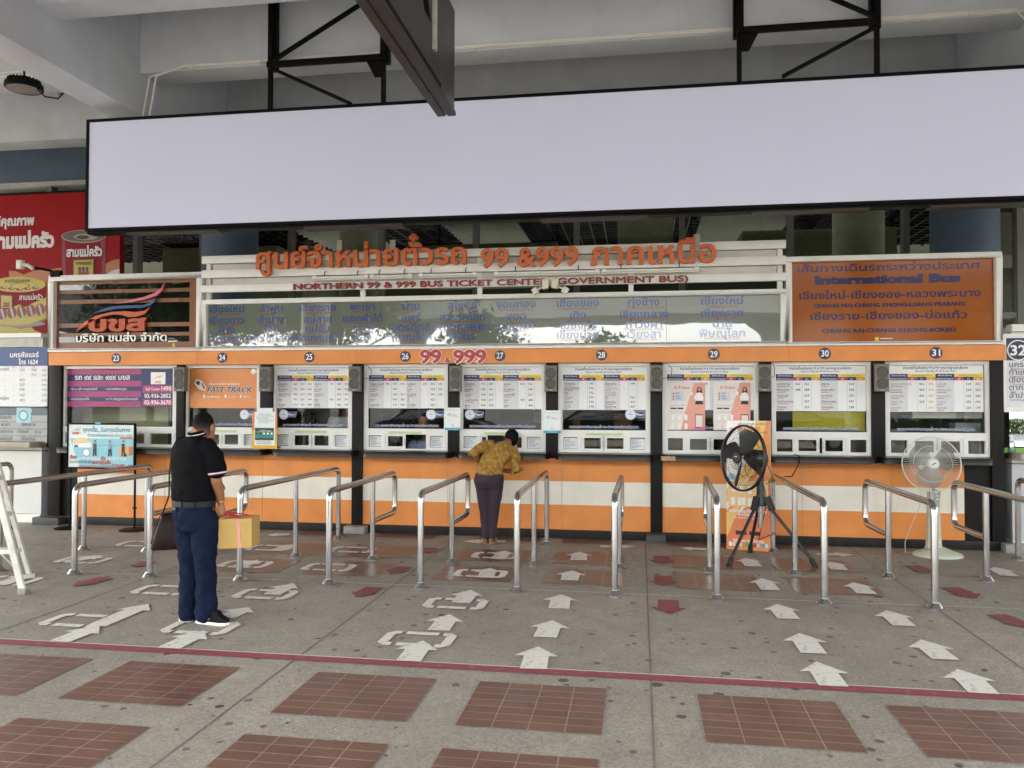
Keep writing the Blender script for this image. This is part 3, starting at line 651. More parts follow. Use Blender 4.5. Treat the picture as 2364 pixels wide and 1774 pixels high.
for n, (u0, u1, v1) in BRD.items():
    Y = 10.0; x0, x1 = X(u0, Y), X(u1, Y); w = x1-x0; zt = 2.122; zb = P((u0+u1)/2, v1, Y)[1]; h = zt-zb
    t = thing('fare_board', ((x0+x1)/2, Y, zb), LB[n], 'fare board', 'fare tables in the ticket windows')
    b = MB(); b.box(x0, x1, Y, Y+.004, zb, zt, Mbw)
    zz = lambda k: zt-h*k
    hb = .17; colw = [.205, .09, .09, .09]; xs_ = [x0+w*.012]
    for half in (0, 1):
        xa = x0+w*(.012+half*.49); wc = [w*.49*q for q in (.40, .20, .20, .20)]
        b.rect(xa, xa+wc[0], zz(.325), zz(.185), Y-.0012, M_navy)
        b.rect(xa+wc[0], xa+sum(wc), zz(.25), zz(.185), Y-.0012, Myel)
        for k, mt in enumerate((Mmag, M_navy, Moch)): b.rect(xa+wc[0]+wc[1]*k, xa+wc[0]+wc[1]*(k+1), zz(.325), zz(.25), Y-.0012, mt)
        b.rect(xa, xa+wc[0], zz(.985), zz(.33), Y-.0010, Mg1)
        if half == 0 or 1:
            b.rect(xa+wc[0]+wc[1]*1.0, xa+wc[0]+wc[1]*1.0+.003, zz(.99), zz(.33), Y-.0014, ink('#b9a7c8')); b.rect(xa+wc[0]+wc[1]*2.0, xa+wc[0]+wc[1]*2.0+.003, zz(.99), zz(.33), Y-.0014, ink('#b4bda0') if n < 27 else ink('#a9a0d0'))
    b.build('sheet', t)
    b = MB()
    b.text('จำหน่ายตั๋วรถโดยสาร 99 & 999 ทุกมาตรฐานทุกเส้นทาง', (x0+x1)/2, zz(.082), h*.072, Y-.0025, M_navy, w=w*.68, bold=.02, res=1)
    b.text('(Reserve Ticket Bus All The Route Class)', (x0+x1)/2, zz(.145), h*.06, Y-.0025, M_navy, w=w*.42, bold=.01, res=1)
    for half in (0, 1):
        xa = x0+w*(.012+half*.49); q = w*.49
        b.text('เส้นทาง (Route)', xa+q*.2, zz(.235), h*.045, Y-.0025, Mlet, w=q*.3, bold=.01, res=1); b.text('จุดหมาย (Destination)', xa+q*.2, zz(.305), h*.045, Y-.0025, Mlet, w=q*.36, bold=.01, res=1)
        b.text('อัตราค่าโดยสาร (Fare)', xa+q*.7, zz(.235), h*.045, Y-.0025, M_navy, w=q*.42, res=1)
        for k, s in enumerate(('VIP', 'ป.1', 'ป.2')): b.text(s, xa+q*(.5+.2*k), zz(.308), h*.045, Y-.0025, Mlet, res=1, bold=.01)
        rows = FARE[n][half]; nr = max(5, len(rows)); st = .64/nr
        for i, r in enumerate(rows):
            zc = zz(.36+st*(i+.55))
            if r[0]:
                fade = n == 31 or (n == 28 and half == 1 and i in (1, 2))
                b.text(r[0], xa+q*.03, zc, h*.075, Y-.0025, Mgrey if fade else M_navy, al='l', sx=.95 if len(r[0]) < 12 else .7, bold=.006, res=1)
                b.rect(xa+q*.03, xa+q*(.03+.022*min(len(r[0]), 12)), zc-h*.034, zc-h*.022, Y-.0022, Mrd2)
            for k in (1, 2, 3):
                if r[k]: b.text(r[k], xa+q*(.5+.2*(k-1)), zc+h*.005, h*.072, Y-.0025, Moch if (n == 31 and half == 0 and k == 3) else M_ink, bold=.012, res=1)
    b.build('lettering', t)
# posters in windows 23, 24 and 29
def c4P(x, y, Y): return P(*c4(x, y), Y)
Y = 10.0
x0, x1 = X(143, Y), X(373, Y); zt, zb = 2.115, P(250, 879, Y)[1]; h = zt-zb; w = x1-x0
t = thing('route_poster', ((x0+x1)/2, Y, zb), 'pink and navy striped poster with call centre numbers, below number 23', 'poster')
b = MB(); b.box(x0, x1, Y, Y+.004, zb, zt, M_navy); Mpk = ink('#a8336f')
xs1 = x0+w*.705
for k0, k1 in ((0, .13), (.31, .455), (.585, .735), (.86, 1)): b.rect(x0, xs1, zt-h*k1, zt-h*k0, Y-.0012, Mpk)
b.rect(x0+w*.72, x1, zt-h*.63, zt-h*.43, Y-.0012, Mpk); b.rect(x0+w*.72, x1, zt-h*.97, zt-h*.80, Y-.0012, Mpk); b.rect(x0+w*.795, x0+w*.93, zt-h*.40, zt-h*.08, Y-.0012, Mlet)
b.build('sheet', t)
b = MB(); y2 = Y-.0025
b.text('รถ ๙๙ และ ๙๙๙ บขส', x0+w*.08, zt-h*.275, h*.19, y2, Mlet, al='l', w=w*.52, bold=.012, res=2)
b.text('99 & 999 BUS', x0+w*.34, zt-h*.42, h*.09, y2, M_navy, bold=.01, res=1)
b.text('• ใช้ระบบ GPS ควบคุมการขับขี่', x0+w*.03, zt-h*.555, h*.09, y2, Mlet, al='l', w=w*.26, res=1); b.text('• กระจายพนักงานดูแล', x0+w*.37, zt-h*.555, h*.09, y2, Mlet, al='l', w=w*.2, res=1)
b.text('• มีเข็มขัดนิรภัยทุกที่นั่ง', x0+w*.03, zt-h*.825, h*.09, y2, Mlet, al='l', w=w*.19, res=1); b.text('• จอ TV จอใหญ่สุขสบายด้วยจอส่วนตัว', x0+w*.37, zt-h*.825, h*.09, y2, Mlet, al='l', w=w*.31, res=1)
b.text('Using Control by GPS', x0+w*.05, zt-h*.66, h*.055, y2, M_navy, al='l', res=1); b.text('Wide Seat Service Manager Class', x0+w*.4, zt-h*.66, h*.055, y2, M_navy, al='l', res=1)
b.text('Safety Seat in Every Seat', x0+w*.05, zt-h*.94, h*.055, y2, M_navy, al='l', res=1); b.text('Entertainment With Contest On Private TV', x0+w*.38, zt-h*.94, h*.055, y2, M_navy, al='l', res=1)
b.text('Call Center', x0+w*.745, zt-h*.565, h*.12, y2, Mlet, al='l', w=w*.135, res=1, bold=.008); b.text('1490', x0+w*.895, zt-h*.57, h*.17, y2, Mlet, al='l', w=w*.09, bold=.02)
b.text('02-936-2852', x0+w*.86, zt-h*.76, h*.155, y2, Mlet, w=w*.245, bold=.02); b.text('02-936-3670', x0+w*.86, zt-h*.935, h*.155, y2, Mlet, w=w*.245, bold=.02)
def wing(b, x, z, s, Y, cols, depth=0):
    P1 = [(.98, 0), (.95, -.1), (.88, -.19), (.76, -.26), (.6, -.32), (.43, -.38), (.62, -.36), (.8, -.3), (.9, -.24), (.96, -.14)]
    P2 = [(.9, -.28), (.85, -.37), (.75, -.42), (.58, -.42), (.42, -.43), (.32, -.47), (.2, -.56), (.33, -.52), (.45, -.48), (.6, -.47), (.73, -.47), (.83, -.43), (.88, -.36)]
    P3 = [(.83, -.46), (.77, -.53), (.66, -.55), (.56, -.53), (.4, -.54), (.23, -.61), (.09, -.74), (0, -.92), (.1, -.81), (.2, -.7), (.3, -.63), (.42, -.59), (.52, -.6), (.58, -.645), (.68, -.64), (.77, -.59)]
    for k, pl in enumerate((P1, P2, P3)):
        q = [(x+px*s, z+pz*s*.525) for px, pz in pl]
        b.prism(q, Y, Y+depth, cols[k]) if depth else b.poly(q, Y, cols[k])
wing(b, x0+w*.82, zt-h*.13, w*.09, y2, (Mgrey, Mgrey, ink('#c85a35'))); b.text('บขส', x0+w*.862, zt-h*.37, h*.1, y2, ink('#c85a35'), bold=.03, res=1)
b.build('lettering', t)
x0, x1 = X(410, Y), X(559.6, Y); zb = P(485, 882, Y)[1]; h = zt-zb; w = x1-x0
t = thing('fast_track_poster', ((x0+x1)/2, Y, zb), 'orange poster with a small bus drawing, in the window below number 24', 'poster')
b = MB(); b.box(x0, x1, Y, Y+.004, zb, zt, mat('#dd8d4d', .35, var=.06, scale=3)); b.build('sheet', t)
b = MB(); Mfn = ink('#3a4560')
b.text('ช่องทางบริการเร่งด่วน', x0+w*.28, zt-h*.41, h*.075, y2, Mlet, al='l', w=w*.44, bold=.012, res=1)
b.text('FAST TRACK', x0+w*.255, zt-h*.6, h*.205, y2-.001, Mlet, al='l', w=w*.63, bold=.055, T=lambda p: (p[0]+(p[2]-zt+h*.6)*.25, p[1], p[2])); b.text('FAST TRACK', x0+w*.255, zt-h*.6, h*.205, y2-.002, Mfn, al='l', w=w*.63, bold=.022, T=lambda p: (p[0]+(p[2]-zt+h*.6)*.25, p[1], p[2]))
for k, s in ((.25, 'ออกตั๋วออนไลน์'), (.56, 'พระภิกษุ'), (.78, 'ผู้พิการ')):
    b.text(s, x0+w*k, zt-h*.73, h*.06, y2, Mlet, al='l', bold=.015, res=1); b.rect(x0+w*(k-.055), x0+w*(k-.03), zt-h*.74, zt-h*.66, y2, Mlet)
b.poly([(x0+w*.06, zt-h*.36), (x0+w*.1, zt-h*.26), (x0+w*.17, zt-h*.3), (x0+w*.235, zt-h*.48), (x0+w*.22, zt-h*.56), (x0+w*.13, zt-h*.52)], y2, Mlet)
b.poly([(x0+w*.08, zt-h*.36), (x0+w*.11, zt-h*.29), (x0+w*.15, zt-h*.33), (x0+w*.13, zt-h*.43)], y2-.001, Mfn); b.poly([(x0+w*.16, zt-h*.36), (x0+w*.18, zt-h*.36), (x0+w*.225, zt-h*.5), (x0+w*.2, zt-h*.52)], y2-.001, M_red)
b.disc(x0+w*.915, zt-h*.07, w*.035, y2, Mlet, 18); b.rect(x0+w*.94, x0+w*.99, zt-h*.085, zt-h*.05, y2, Mlet)
b.build('lettering', t)
def eticket(u0, u1, v0, v1, lab):
    Y = 9.985; x0, x1 = X(u0, Y), X(u1, Y); zt, zb = P((u0+u1)/2, v0, Y)[1], P((u0+u1)/2, v1, Y)[1]; w = x1-x0; h = zt-zb; y1 = Y-.0012; y2 = Y-.0024
    t = thing('ticket_app_poster', ((x0+x1)/2, Y, zb), lab, 'poster', 'pink ticket app posters')
    b = MB(); b.box(x0, x1, Y, Y+.003, zb, zt, ink('#e4dcd6'))
    b.poly([(x0+w*.72, zt), (x1, zt), (x1, zb), (x0+w*.36, zb), (x0+w*.5, zt-h*.55)], y1, ink('#e3a08c')); b.poly([(x0+w*.3, zb), (x1, zb), (x1, zb+h*.1)], y2, ink('#d8709c')); b.build('sheet', t)
    b = MB(); b.text('E-Ticket', x0+w*.2, zt-h*.13, h*.085, y2, ink('#d0694f'), al='l', w=w*.4, bold=.02, res=1)
    b.rect(x0+w*.1, x0+w*.45, zt-h*.38, zt-h*.18, y1, ink('#cdd2dc'))
    for k, s in enumerate(('จอง', 'จ่าย', 'ได้ตั๋ว')): b.text(s, x0+w*.22, zt-h*(.235+.055*k), h*.055, y2, ink('#586a92'), al='l', res=1, bold=.01); b.disc(x0+w*.165, zt-h*(.228+.055*k), w*.025, y2, ink('#c9665a'), 10)
    for q in (.48, .62): b.text('ขั้นตอนการจองตั๋วผ่านแอปพลิเคชัน', x0+w*.08, zt-h*q, h*.035, y2, Mgrey, al='l', w=w*.42, res=1)
    for k in (.09, .27): b.rect(x0+w*k, x0+w*(k+.16), zt-h*.545, zt-h*.515, y2, M_ink)
    for i in range(3):
        for j in range(2): b.rect(x0+w*(.12+.17*i), x0+w*(.2+.17*i), zt-h*(.77+.18*j), zt-h*(.66+.18*j), y2, ink('#f0ecea'))
    b.rect(x0+w*.74, x0+w*.95, zt-h*.93, zt-h*.65, y2, ink('#55474a')); b.rect(x0+w*.755, x0+w*.935, zt-h*.91, zt-h*.67, y2-.001, ink('#e9d7d2'))
    # printed woman holding a phone
    sk = ink('#c99a80'); hx = x0+w*.85; w0, h0 = w, h; zt0 = zt; zt = zt-h*.03; w, h = w*.72, h*.80
    b.disc(hx, zt-h*.13, w*.085, y2, M_ink, 18, h*.055); b.poly([(hx-w*.09, zt-h*.13), (hx+w*.09, zt-h*.12), (hx+w*.11, zt-h*.3), (hx-w*.1, zt-h*.31)], y2, M_ink)
    b.disc(hx, zt-h*.14, w*.055, y2-.001, sk, 16, h*.043); b.poly([(hx-w*.1, zt-h*.235), (hx, zt-h*.21), (hx+w*.1, zt-h*.235), (hx+w*.16, zt-h*.36), (hx+w*.12, zt-h*.43), (hx-w*.14, zt-h*.43), (hx-w*.2, zt-h*.33)], y2-.001, ink('#ebe9ea'))
    b.poly([(hx-w*.13, zt-h*.43), (hx+w*.12, zt-h*.43), (hx+w*.14, zt-h*.52), (hx-w*.15, zt-h*.52)], y2-.001, M_ink); b.poly([(hx-w*.2, zt-h*.34), (hx-w*.16, zt-h*.36), (hx-w*.26, zt-h*.23), (hx-w*.29, zt-h*.25)], y2-.001, sk)
    b.rect(hx-w*.31, hx-w*.24, zt-h*.29, zt-h*.2, y2-.002, ink('#f2f2f2')); b.build('lettering', t); w, h, zt = w0, h0, zt0
eticket(1441, 1523, 827, 932, 'left one of the two pink posters hung over the fare table below 29')
eticket(1541, 1621, 827, 932, 'right one of the two pink posters, partly behind the black fan below 29')
# ------------------------------------------------------------------ loudspeakers between the windows
Mspk = mat((.17, .155, .13), .5, var=.1, scale=8); Mspk2 = mat((.10, .093, .08), .7, var=.3, scale=60)
SPK = [(390, 'speaker between windows 23 and 24'), (574, 'speaker between windows 24 and 25'), (767, 'speaker between windows 25 and 26'), (985, 'speaker between windows 26 and 27'), (1190, 'speaker between windows 27 and 28'), (1418, 'speaker between windows 28 and 29'), (1651, 'speaker above the black fan, between windows 29 and 30'), (1904, 'speaker between windows 30 and 31')]
def spk(x, lab):
    z0 = 1.812; t = thing('loudspeaker', (x, 9.78, z0), 'grey two-cone wall '+lab, 'loudspeaker', 'grey wall loudspeakers along the windows')
    b = MB(); b.prismz([(x-.078, 9.74), (x+.078, 9.74), (x+.06, 9.865), (x-.06, 9.865)], z0, z0+.318, Mspk); b.build('cabinet', t, bevel=.012)
    b = MB(); b.box(x-.025, x+.025, 9.865, 9.899, z0+.09, z0+.23, M_black); b.build('bracket', t)
    for k in (.093, .225):
        b = MB(); b.lathe([(0, -.002), (.03, -.004), (.052, -.002), (.054, 0), (.058, -.007), (.062, -.007), (.064, .0)], (x, 9.738, z0+k), Mspk2, 24, axis=(0, 1, 0)); b.build('speaker_cone', t)
    b = MB(); b.rect(x-.02, x+.02, z0+.016, z0+.024, 9.7385, mat((.5, .5, .5), .4)); 
    for s in (-1, 1): b.disc(x+s*.045, z0+.159, .006, 9.7385, M_black, 10)
    b.build('badge', t); return t
s0 = None
for u, l in SPK:
    x = X(u, 9.78, 820)
    if s0 is None: s0 = spk(x, l)
    else: dup(s0, (x, 9.78, 1.812), 'grey two-cone wall '+l)
b = MB()      # loose speaker leads
for u, dx in ((580, .06), (790, .07), (1437, .08), (1668, .03)):
    x = X(u, 9.85, 800); b.tube([(x-.05, 9.86, 2.14), (x+dx*.3, 9.85, 2.15), (x+dx, 9.86, 2.09), (x+dx*.9, 9.87, 1.99), (x-.03, 9.86, 1.97)], .004, M_black, 6)
tag(b.build('speaker_cable', loc=(-2, 9.86, 2.1)), 'thin black speaker leads curling out from the wall loudspeakers', 'cable')

# ------------------------------------------------------------------ signs on top of the booth
YS = 9.88
def frame(b, x0, x1, z0, z1, f, y0, y1, mt, fb=None):
    fb = fb or f; b.box(x0, x1, y0, y1, z1-f, z1, mt); b.box(x0, x1, y0, y1, z0, z0+fb, mt); b.box(x0, x0+f, y0, y1, z0+fb, z1-f, mt); b.box(x1-f, x1, y0, y1, z0+fb, z1-f, mt)
# left: company sign
x0, x1 = X(103.5, YS, 680), X(435, YS, 670)
t = thing('company_sign', ((x0+x1)/2, YS, 2.37), 'brown slatted sign with orange, blue and pink wings over three bold letters', 'sign')
b = MB(); frame(b, x0, x1, 2.352, 3.41, .078, YS, 10.0, M_white, .046); b.build('frame', t, bevel=.008)
b = MB(); b.box(x0+.07, x1-.07, 9.95, 9.98, 2.38, 3.35, mat((.21, .068, .016), .28, var=.12, scale=3)); b.build('panel', t)
b = MB(); Mbg = gloss_mat('black_glass', '#0a0a09', .07, .03, .25)
xa, xb = c4P(503, 600, 9.95)[0], c4P(1612, 600, 9.95)[0]
for ya, yb in ((365, 410), (442, 492), (527, 692), (728, 775), (806, 855)):
    za, zb = c4P(503, ya, 9.95)[1], c4P(503, yb, 9.95)[1]; b.box(xa, xb, 9.944, 9.9495, zb, za, Mbg)
b.build('slot_glass', t)
xo, zo = c4P(648, 345, 9.9); xe = c4P(1410, 345, 9.9)[0]; sc = xe-xo
b = MB(); wing(b, xo, c4P(1410, 345, 9.9)[1], sc, 9.90, (ink('#cf6f7f'), ink('#1f4a86'), ink('#c4541d')), .035); b.build('wing_emblem', t)
b = MB(); tx(b, 'บขส', c4, 752, 1242, 753, 92, 9.90, ink('#b8481c'), bold=.045, res=3, depth=.035); b.build('logo_lettering', t)
b = MB(); tx(b, 'บริษัท ขนส่ง จำกัด', c4, 645, 1418, 846, 50, 9.925, ink('#f2f1ec'), bold=.018, res=2, depth=.012)
X0, Z0 = c4P(1428, 846, 9.925); b.rect(X0, X0+.14, Z0, Z0+.014, 9.93, Mlet); b.build('company_lettering', t)
b = MB(); X0, Z0 = c4P(1477, 875, 9.94); b.rect(X0-.022, X0+.022, Z0-.027, Z0+.027, 9.9445, ink('#d9a23a')); b.build('small_tag', t)
# right: international bus board
x0, x1 = X(1699, YS, 650), X(2166, YS, 640)
t = thing('international_bus_board', ((x0+x1)/2, YS, 2.37), 'orange-brown board with dark blue international bus lettering in a white frame', 'sign')
b = MB(); frame(b, x0, x1, 2.352, 3.415, .066, YS, 10.0, M_white, .045); b.build('frame', t, bevel=.008)
b = MB(); b.box(x0+.07, x1-.07, 9.945, 9.98, 2.38, 3.36, gloss_mat('orange_acrylic', '#9c5416', .02, .1)); b.build('panel', t)
b = MB(); Mbl = gloss_mat('blue_vinyl', '#211d52', .03, .12); YL = 9.9425
for s, xa, xb, y, h, lat, bo in (('เส้นทางเดินรถระหว่างประเทศ', 765, 1932, 357, 40, False, .02), ('International Bus', 877, 1810, 432, 52, True, .07), ('เชียงใหม่-เชียงของ-หลวงพระบาง', 778, 1935, 529, 40, False, .02),
        ('CHIANG MAI-CHIANG KHONG-LUANG PRABANG', 870, 1838, 583, 24, True, .05), ('เชียงราย-เชียงของ-บ่อแก้ว', 848, 1850, 661, 40, False, .02), ('CHIANG RAI-CHIANG KHONG-BOKEO', 920, 1780, 743, 25, True, .05)):
    tx(b, s, c7, xa, xb, y, h, YL, Mbl, lat, bold=bo, res=2)
b.build('lettering', t)
b = MB(); X0, Z0 = P(*c7(1273, 783), YL); b.rect(X0-.02, X0+.02, Z0-.022, Z0+.022, YL, ink('#e2c33f')); X0, Z0 = P(*c7(1292, 780), YL); b.rect(X0, X0+.14, Z0-.004, Z0+.004, YL, Mlet); b.build('small_tag', t)
# centre: slatted sign with raised letters
x0, x1 = X(437, 9.9, 600), X(1698, 9.9, 575)
t = thing('slatted_sign', ((x0+x1)/2, 9.9, 3.03), 'wide cream slatted sign with big raised orange letters and a red english line', 'sign')
for za, zb in ((3.517, 3.618), (3.324, 3.429), (3.131, 3.229)): b = MB(); b.box(x0, x1, 9.88, 9.93, za, zb, M_white); b.build('slat', t, bevel=.006)
b = MB()
for za, zb in ((3.43, 3.516), (3.23, 3.323)): b.box(x0+.12, x1-.1, 9.955, 9.98, za, zb, mat((.60, .58, .52), .5, var=.1, scale=3, dirt=.2))
for x in (x0+.06, -3.55, -2.0, -.1, x1-.06): b.box(x-.03, x+.03, 9.95, 10.0, 3.0, 3.6, M_alu)
b.build('backing', t)
Mol = mat('#d0672a', .45, var=.1, scale=4, dirt=.12)
b = MB(); tx(b, 'ศูนย์จำหน่ายตั๋วรถ', c5, 415, 1757, 332, 104, 9.80, Mol, bold=.022, res=3, depth=.06); b.build('raised_lettering', t)
b = MB(); X0, Z0 = P(*c5(1850, 316), 9.80); X1, _ = P(*c6(928, 300), 9.80)
b.text('99 &999', (X0+X1)/2, Z0-.015, .33, 9.80, Mol, w=X1-X0, bold=.022, res=3, depth=.06); b.build('raised_lettering', t)
b = MB(); X0, Z0 = P(*c6(1003, 296), 9.80); X1, _ = P(*c6(1808, 270), 9.80)
b.text('ภาคเหนือ', (X0+X1)/2, Z0-.02, .37, 9.80, Mol, w=X1-X0, bold=.022, res=3, depth=.06); b.build('raised_lettering', t)
b = MB(); X0, Z0 = P(633, 630, 9.85); X1 = P(1487, 610, 9.85)[0]
b.text('NORTHERN 99 & 999 BUS TICKET CENTER (GOVERNMENT BUS)', (X0+X1)/2, 3.143, .105, 9.85, mat('#8a2a20', .45), w=X1-X0, bold=.022, res=3, depth=.03); b.build('english_lettering', t)
for u, v0, v1 in ((700, 520, 560), (735, 520, 560), (850, 520, 560), (902, 525, 545), (1505, 508, 535)):
    xx, za = P(u, v0, 9.9); zb = P(u, v1, 9.9)[1]; b = MB(); b.box(xx-.035, xx+.035, 9.865, 9.87, zb, za, mat((.45, .44, .38), .3)); b.build('standoff_tab', t)
# fluorescent tubes
Mtube = mat((.82, .82, .78), .25, var=.03)
TL = {0: 'leftmost unlit fluorescent tube under the big orange letters', 1: 'unlit fluorescent tube second from the left above the red english line', 2: 'unlit fluorescent tube above the word CENTER', 3: 'unlit fluorescent tube above the word GOVERNMENT', 4: 'rightmost unlit fluorescent tube on the slatted sign'}
for i, (ua, ub) in enumerate(((676, 890), (896, 1104), (1110, 1037+0), (1068, 1295), (1300, 1510))):
    if i == 2: ua, ub = 905, 1030
    if i == 1: ua, ub = 800, 890
    xa, xb = X(ua, 9.82, 598), X(ub, 9.82, 598)
    if i == 0: xb = X(795, 9.82, 598)
    z = 3.285
    t2 = thing('fluorescent_tube', (xa, 9.82, z), TL[i], 'fluorescent tube', 'unlit tubes on the slatted sign')
    b = MB(); b.tube([(xa+.03, 9.82, z), (xb-.03, 9.82, z)], .016, Mtube, 10); b.build('glass_tube', t2)
    b = MB(); b.box(xa, xa+.05, 9.80, 9.84, z-.02, z+.02, M_white); b.box(xb-.05, xb, 9.80, 9.84, z-.02, z+.02, M_white); b.box(xa, xb, 9.845, 9.865, z-.03, z-.006, M_white); b.build('holder', t2)
    b = MB()
    for q in (.2, .8): xx = xa+(xb-xa)*q; b.tube([(xx, 9.85, z-.02), (xx, 9.84, z+.06), (xx, 9.879, z+.09)], .006, M_dark, 6)
    b.build('hook', t2)
# destinations board
x0, x1 = X(437, 9.9, 700), X(1698, 9.9, 690)
t = thing('destinations_board', ((x0+x1)/2, 9.9, 2.35), 'long reflective grey board of town names in a white frame', 'sign')
b = MB(); frame(b, x0, x1, 2.35, 3.035, .062, 9.88, 9.98, M_white)
b.build('frame', t, bevel=.006)
b = MB(); Mdb = gloss_mat('grey_glass', '#74796f', .17, .012, .06)
xm = [x0+.05, X(821, 9.9, 700), X(1440, 9.9, 690), x1-.05]
for a, c in zip(xm, xm[1:]): b.box(a+.002, c-.002, 9.935, 9.96, 2.40, 2.985, Mdb)
b.build('glass_panel', t)
b = MB(); Mbt = gloss_mat('blue_letter', '#3d5190', .12, .06); Mrt = gloss_mat('red_letter', '#8f4c44', .12, .06)
DEST = [(490, ('เชียงใหม่', 'CHIANG MAI'), ('เชียงดาว', 'CHIANG DAO'), ('ฝาง', 'FANG'), ('ท่าตอน', 'THA TON')), (585, ('ลำพูน', 'LAM PHUN'), ('ลำปาง', 'LAM PANG'), ('เถิน', 'THOEN'), ('ตาก แม่สอด', 'TAK-MAESOT')),
        (686, ('เชียงราย', 'CHIANG RAI'), ('แม่สาย', 'MAE SAI'), ('แม่จัน', 'MAE CHAN'), ('เชียงแสน', 'CHIANGSAN')), (783, ('พะเยา', 'PHA YAO'), ('ดอกคำใต้', 'DOK KHAM TAI'), ('งาว', 'NGAO'), ('สอง', 'SONG')),
        (888, ('น่าน', 'NAN'), ('แพร่', 'PHRAE'), ('อุตรดิตถ์', 'UTTARADIT'), ('พิษณุโลก', 'PHITSANULOK')), (998, ('สุโขทัย', 'SU KHO THAI'), ('สวรรคโลก', 'SA WAN KHALOK'), ('กำแพงเพชร', 'KAM PHAENGPHET'), ('พิจิตร', 'PHICHIT')),
        (1114, ('จอมทอง', 'CHOM THONG'), ('ฮอด', 'HOT'), ('ดอยเต่า', 'DOI TAO'), ('ลี้', 'LI')), (1248, ('เชียงของ', 'CHIANG KHONG'), ('เทิง', 'THOENG'), ('เชียงคำ', 'CHIANG KHAM'), ('เชียงม่วน', 'CHIANG MUAN')),
        (1391, ('ทุ่งช้าง', 'THUNG CHANG'), ('เชียงกลาง', 'CHIANG KLANG'), ('ท่าวังผา', 'THA WANG PHA'), ('เวียงสา', 'WIANG SA')), (1560, ('เชียงใหม่', 'CHIANG MAI'), ('เชียงราย', 'CHIANG RAI'), ('น่าน', 'NAN'), ('พิษณุโลก', 'PHITSANULOK'))]
ZR = [(2.868, 2.826), (2.718, 2.683), (2.594, 2.562), (2.474, 2.442)]
for u, *rows in DEST:
    xx = X(u, 9.93, 700)
    for (th, en), (z1, z2) in zip(rows, ZR):
        b.text(th, xx, z1, .125, 9.932, Mbt, bold=.02, res=2, sx=1.18); b.text(en, xx, z2, .042, 9.932, Mrt, bold=.02, res=1, sx=1.5)
b.build('lettering', t)
# security floodlights
Mcw = mat((.72, .70, .62), .4, var=.06, scale=8); Mcy = mat((.70, .66, .48), .4, var=.06, scale=8)
def spot(loc, lab, side):
    x, y, z = loc; t = thing('sensor_floodlight', loc, lab, 'floodlight', 'small cream floodlights')
    b = MB(); b.obox((x, y, z), (.038*1, .01*side, -.004*side), (0, .028, 0), (.006*side, 0, .06), Mcy); b.build('housing', t, bevel=.006)
    b = MB(); b.obox((x+side*.125, y, z-.085), (.03, 0, -.018*side), (0, .035, 0), (.02*side, 0, .032), Mcw); b.build('lamp_head', t, bevel=.005)
    b = MB(); b.tube([(x, y+.02, z-.03), (x+side*.06, y+.02, z-.045), (x+side*.11, y, z-.07)], .014, Mcw, 8); b.tube([(x, y+.03, z), (x-side*.03, y+.07, z-.03), (x-side*.05, y+.12, z-.06)], .018, M_black, 8); b.build('arm', t)
xs_, zs_ = P(1178, 614, 9.75); spot((xs_, 9.75, zs_), 'left one of the twin cream floodlights at the word CENTER', -1)
xs_, zs_ = P(1199, 613, 9.75); spot((xs_, 9.75, zs_), 'right one of the twin cream floodlights at the word CENTER', 1)
x, z = P(45, 572, 9.75)
t = thing('sensor_floodlight', (x, 9.75, z), 'cream floodlight on a black arm in front of the red billboard', 'floodlight', 'small cream floodlights')
b = MB(); b.box(x-.05, x+.03, 9.72, 9.79, z-.06, z+.06, Mcw); b.build('housing', t, bevel=.006)
b = MB(); b.tube([(x+.03, 9.75, z), (x+.1, 9.76, z-.01), (x+.17, 9.78, z-.06)], .026, Mcw, 10); b.build('lamp_head', t)
b = MB(); b.tube([(x+.12, 9.79, z-.03), (x+.35, 9.86, z-.07), (x+.5, 9.93, z-.13)], .018, M_black, 8); b.box(x+.36, x+.5, 9.86, 9.93, z-.16, z-.07, M_black); b.build('arm', t)

# ------------------------------------------------------------------ big blank screen on black hanging frames
t = thing('blank_screen', (-.5, 8.9, 3.7), 'huge blank lavender-white screen hung across the top of the counter', 'screen')
b = MB(); b.box(-6.715, 6.9, 8.9, 8.91, 3.81, 5.125, mat((.55, .565, .69), .55, var=.03, scale=.6, emit=.022)); b.build('panel', t)
b = MB(); frame(b, -6.745, 6.93, 3.775, 5.16, .034, 8.885, 9.08, M_black)
b.box(-6.74, 6.93, 8.92, 9.06, 3.745, 3.774, M_black); b.box(-6.70, 6.9, 8.911, 9.0, 3.815, 5.12, M_black)
for x in (-6.2, -3.9, -1.1, 1.2, 3.0): b.box(x, x+1.2, 8.90, 9.05, 3.712+.01*(x % 2), 3.744, mat((.03, .022, .017), .5, var=.4, scale=6, dirt=.5))
b.build('screen_frame', t)
def hang(name, lab, x0, x1, zb, d1, d2, wide):
    t = thing(name, ((x0+x1)/2, 9.0, 5.16), lab, 'hanging frame', 'black steel hangers above the screen')
    for x in (x0, x1):
        b = MB(); b.box(x-.025, x+.025, 8.95, 9.0, 5.16, 6.749, M_black); b.box(x-.055, x+.055, 9.001, 9.09, zb-.03, 6.749, M_black); b.build('post', t, bevel=.004)
    b = MB(); b.box(x0-.02, x1+.02, 8.90, 8.949, zb-.035, zb+.035, M_black); b.build('crossbar', t, bevel=.004)
    for a, c in (d1, d2):
        b = MB(); b.bar((a[0], 8.93, a[1]), (c[0], 8.93, c[1]), .05, M_black, .035); b.build('brace', t)
    b = MB(); b.prism([(x0 if wide else x1, zb-.03), ((x0+.2) if wide else (x1-.2), zb-.03), ((x0+.1) if wide else (x1-.1), zb-.22), (x0 if wide else x1, zb-.22)], 8.951, 8.956, M_black); b.build('gusset', t)
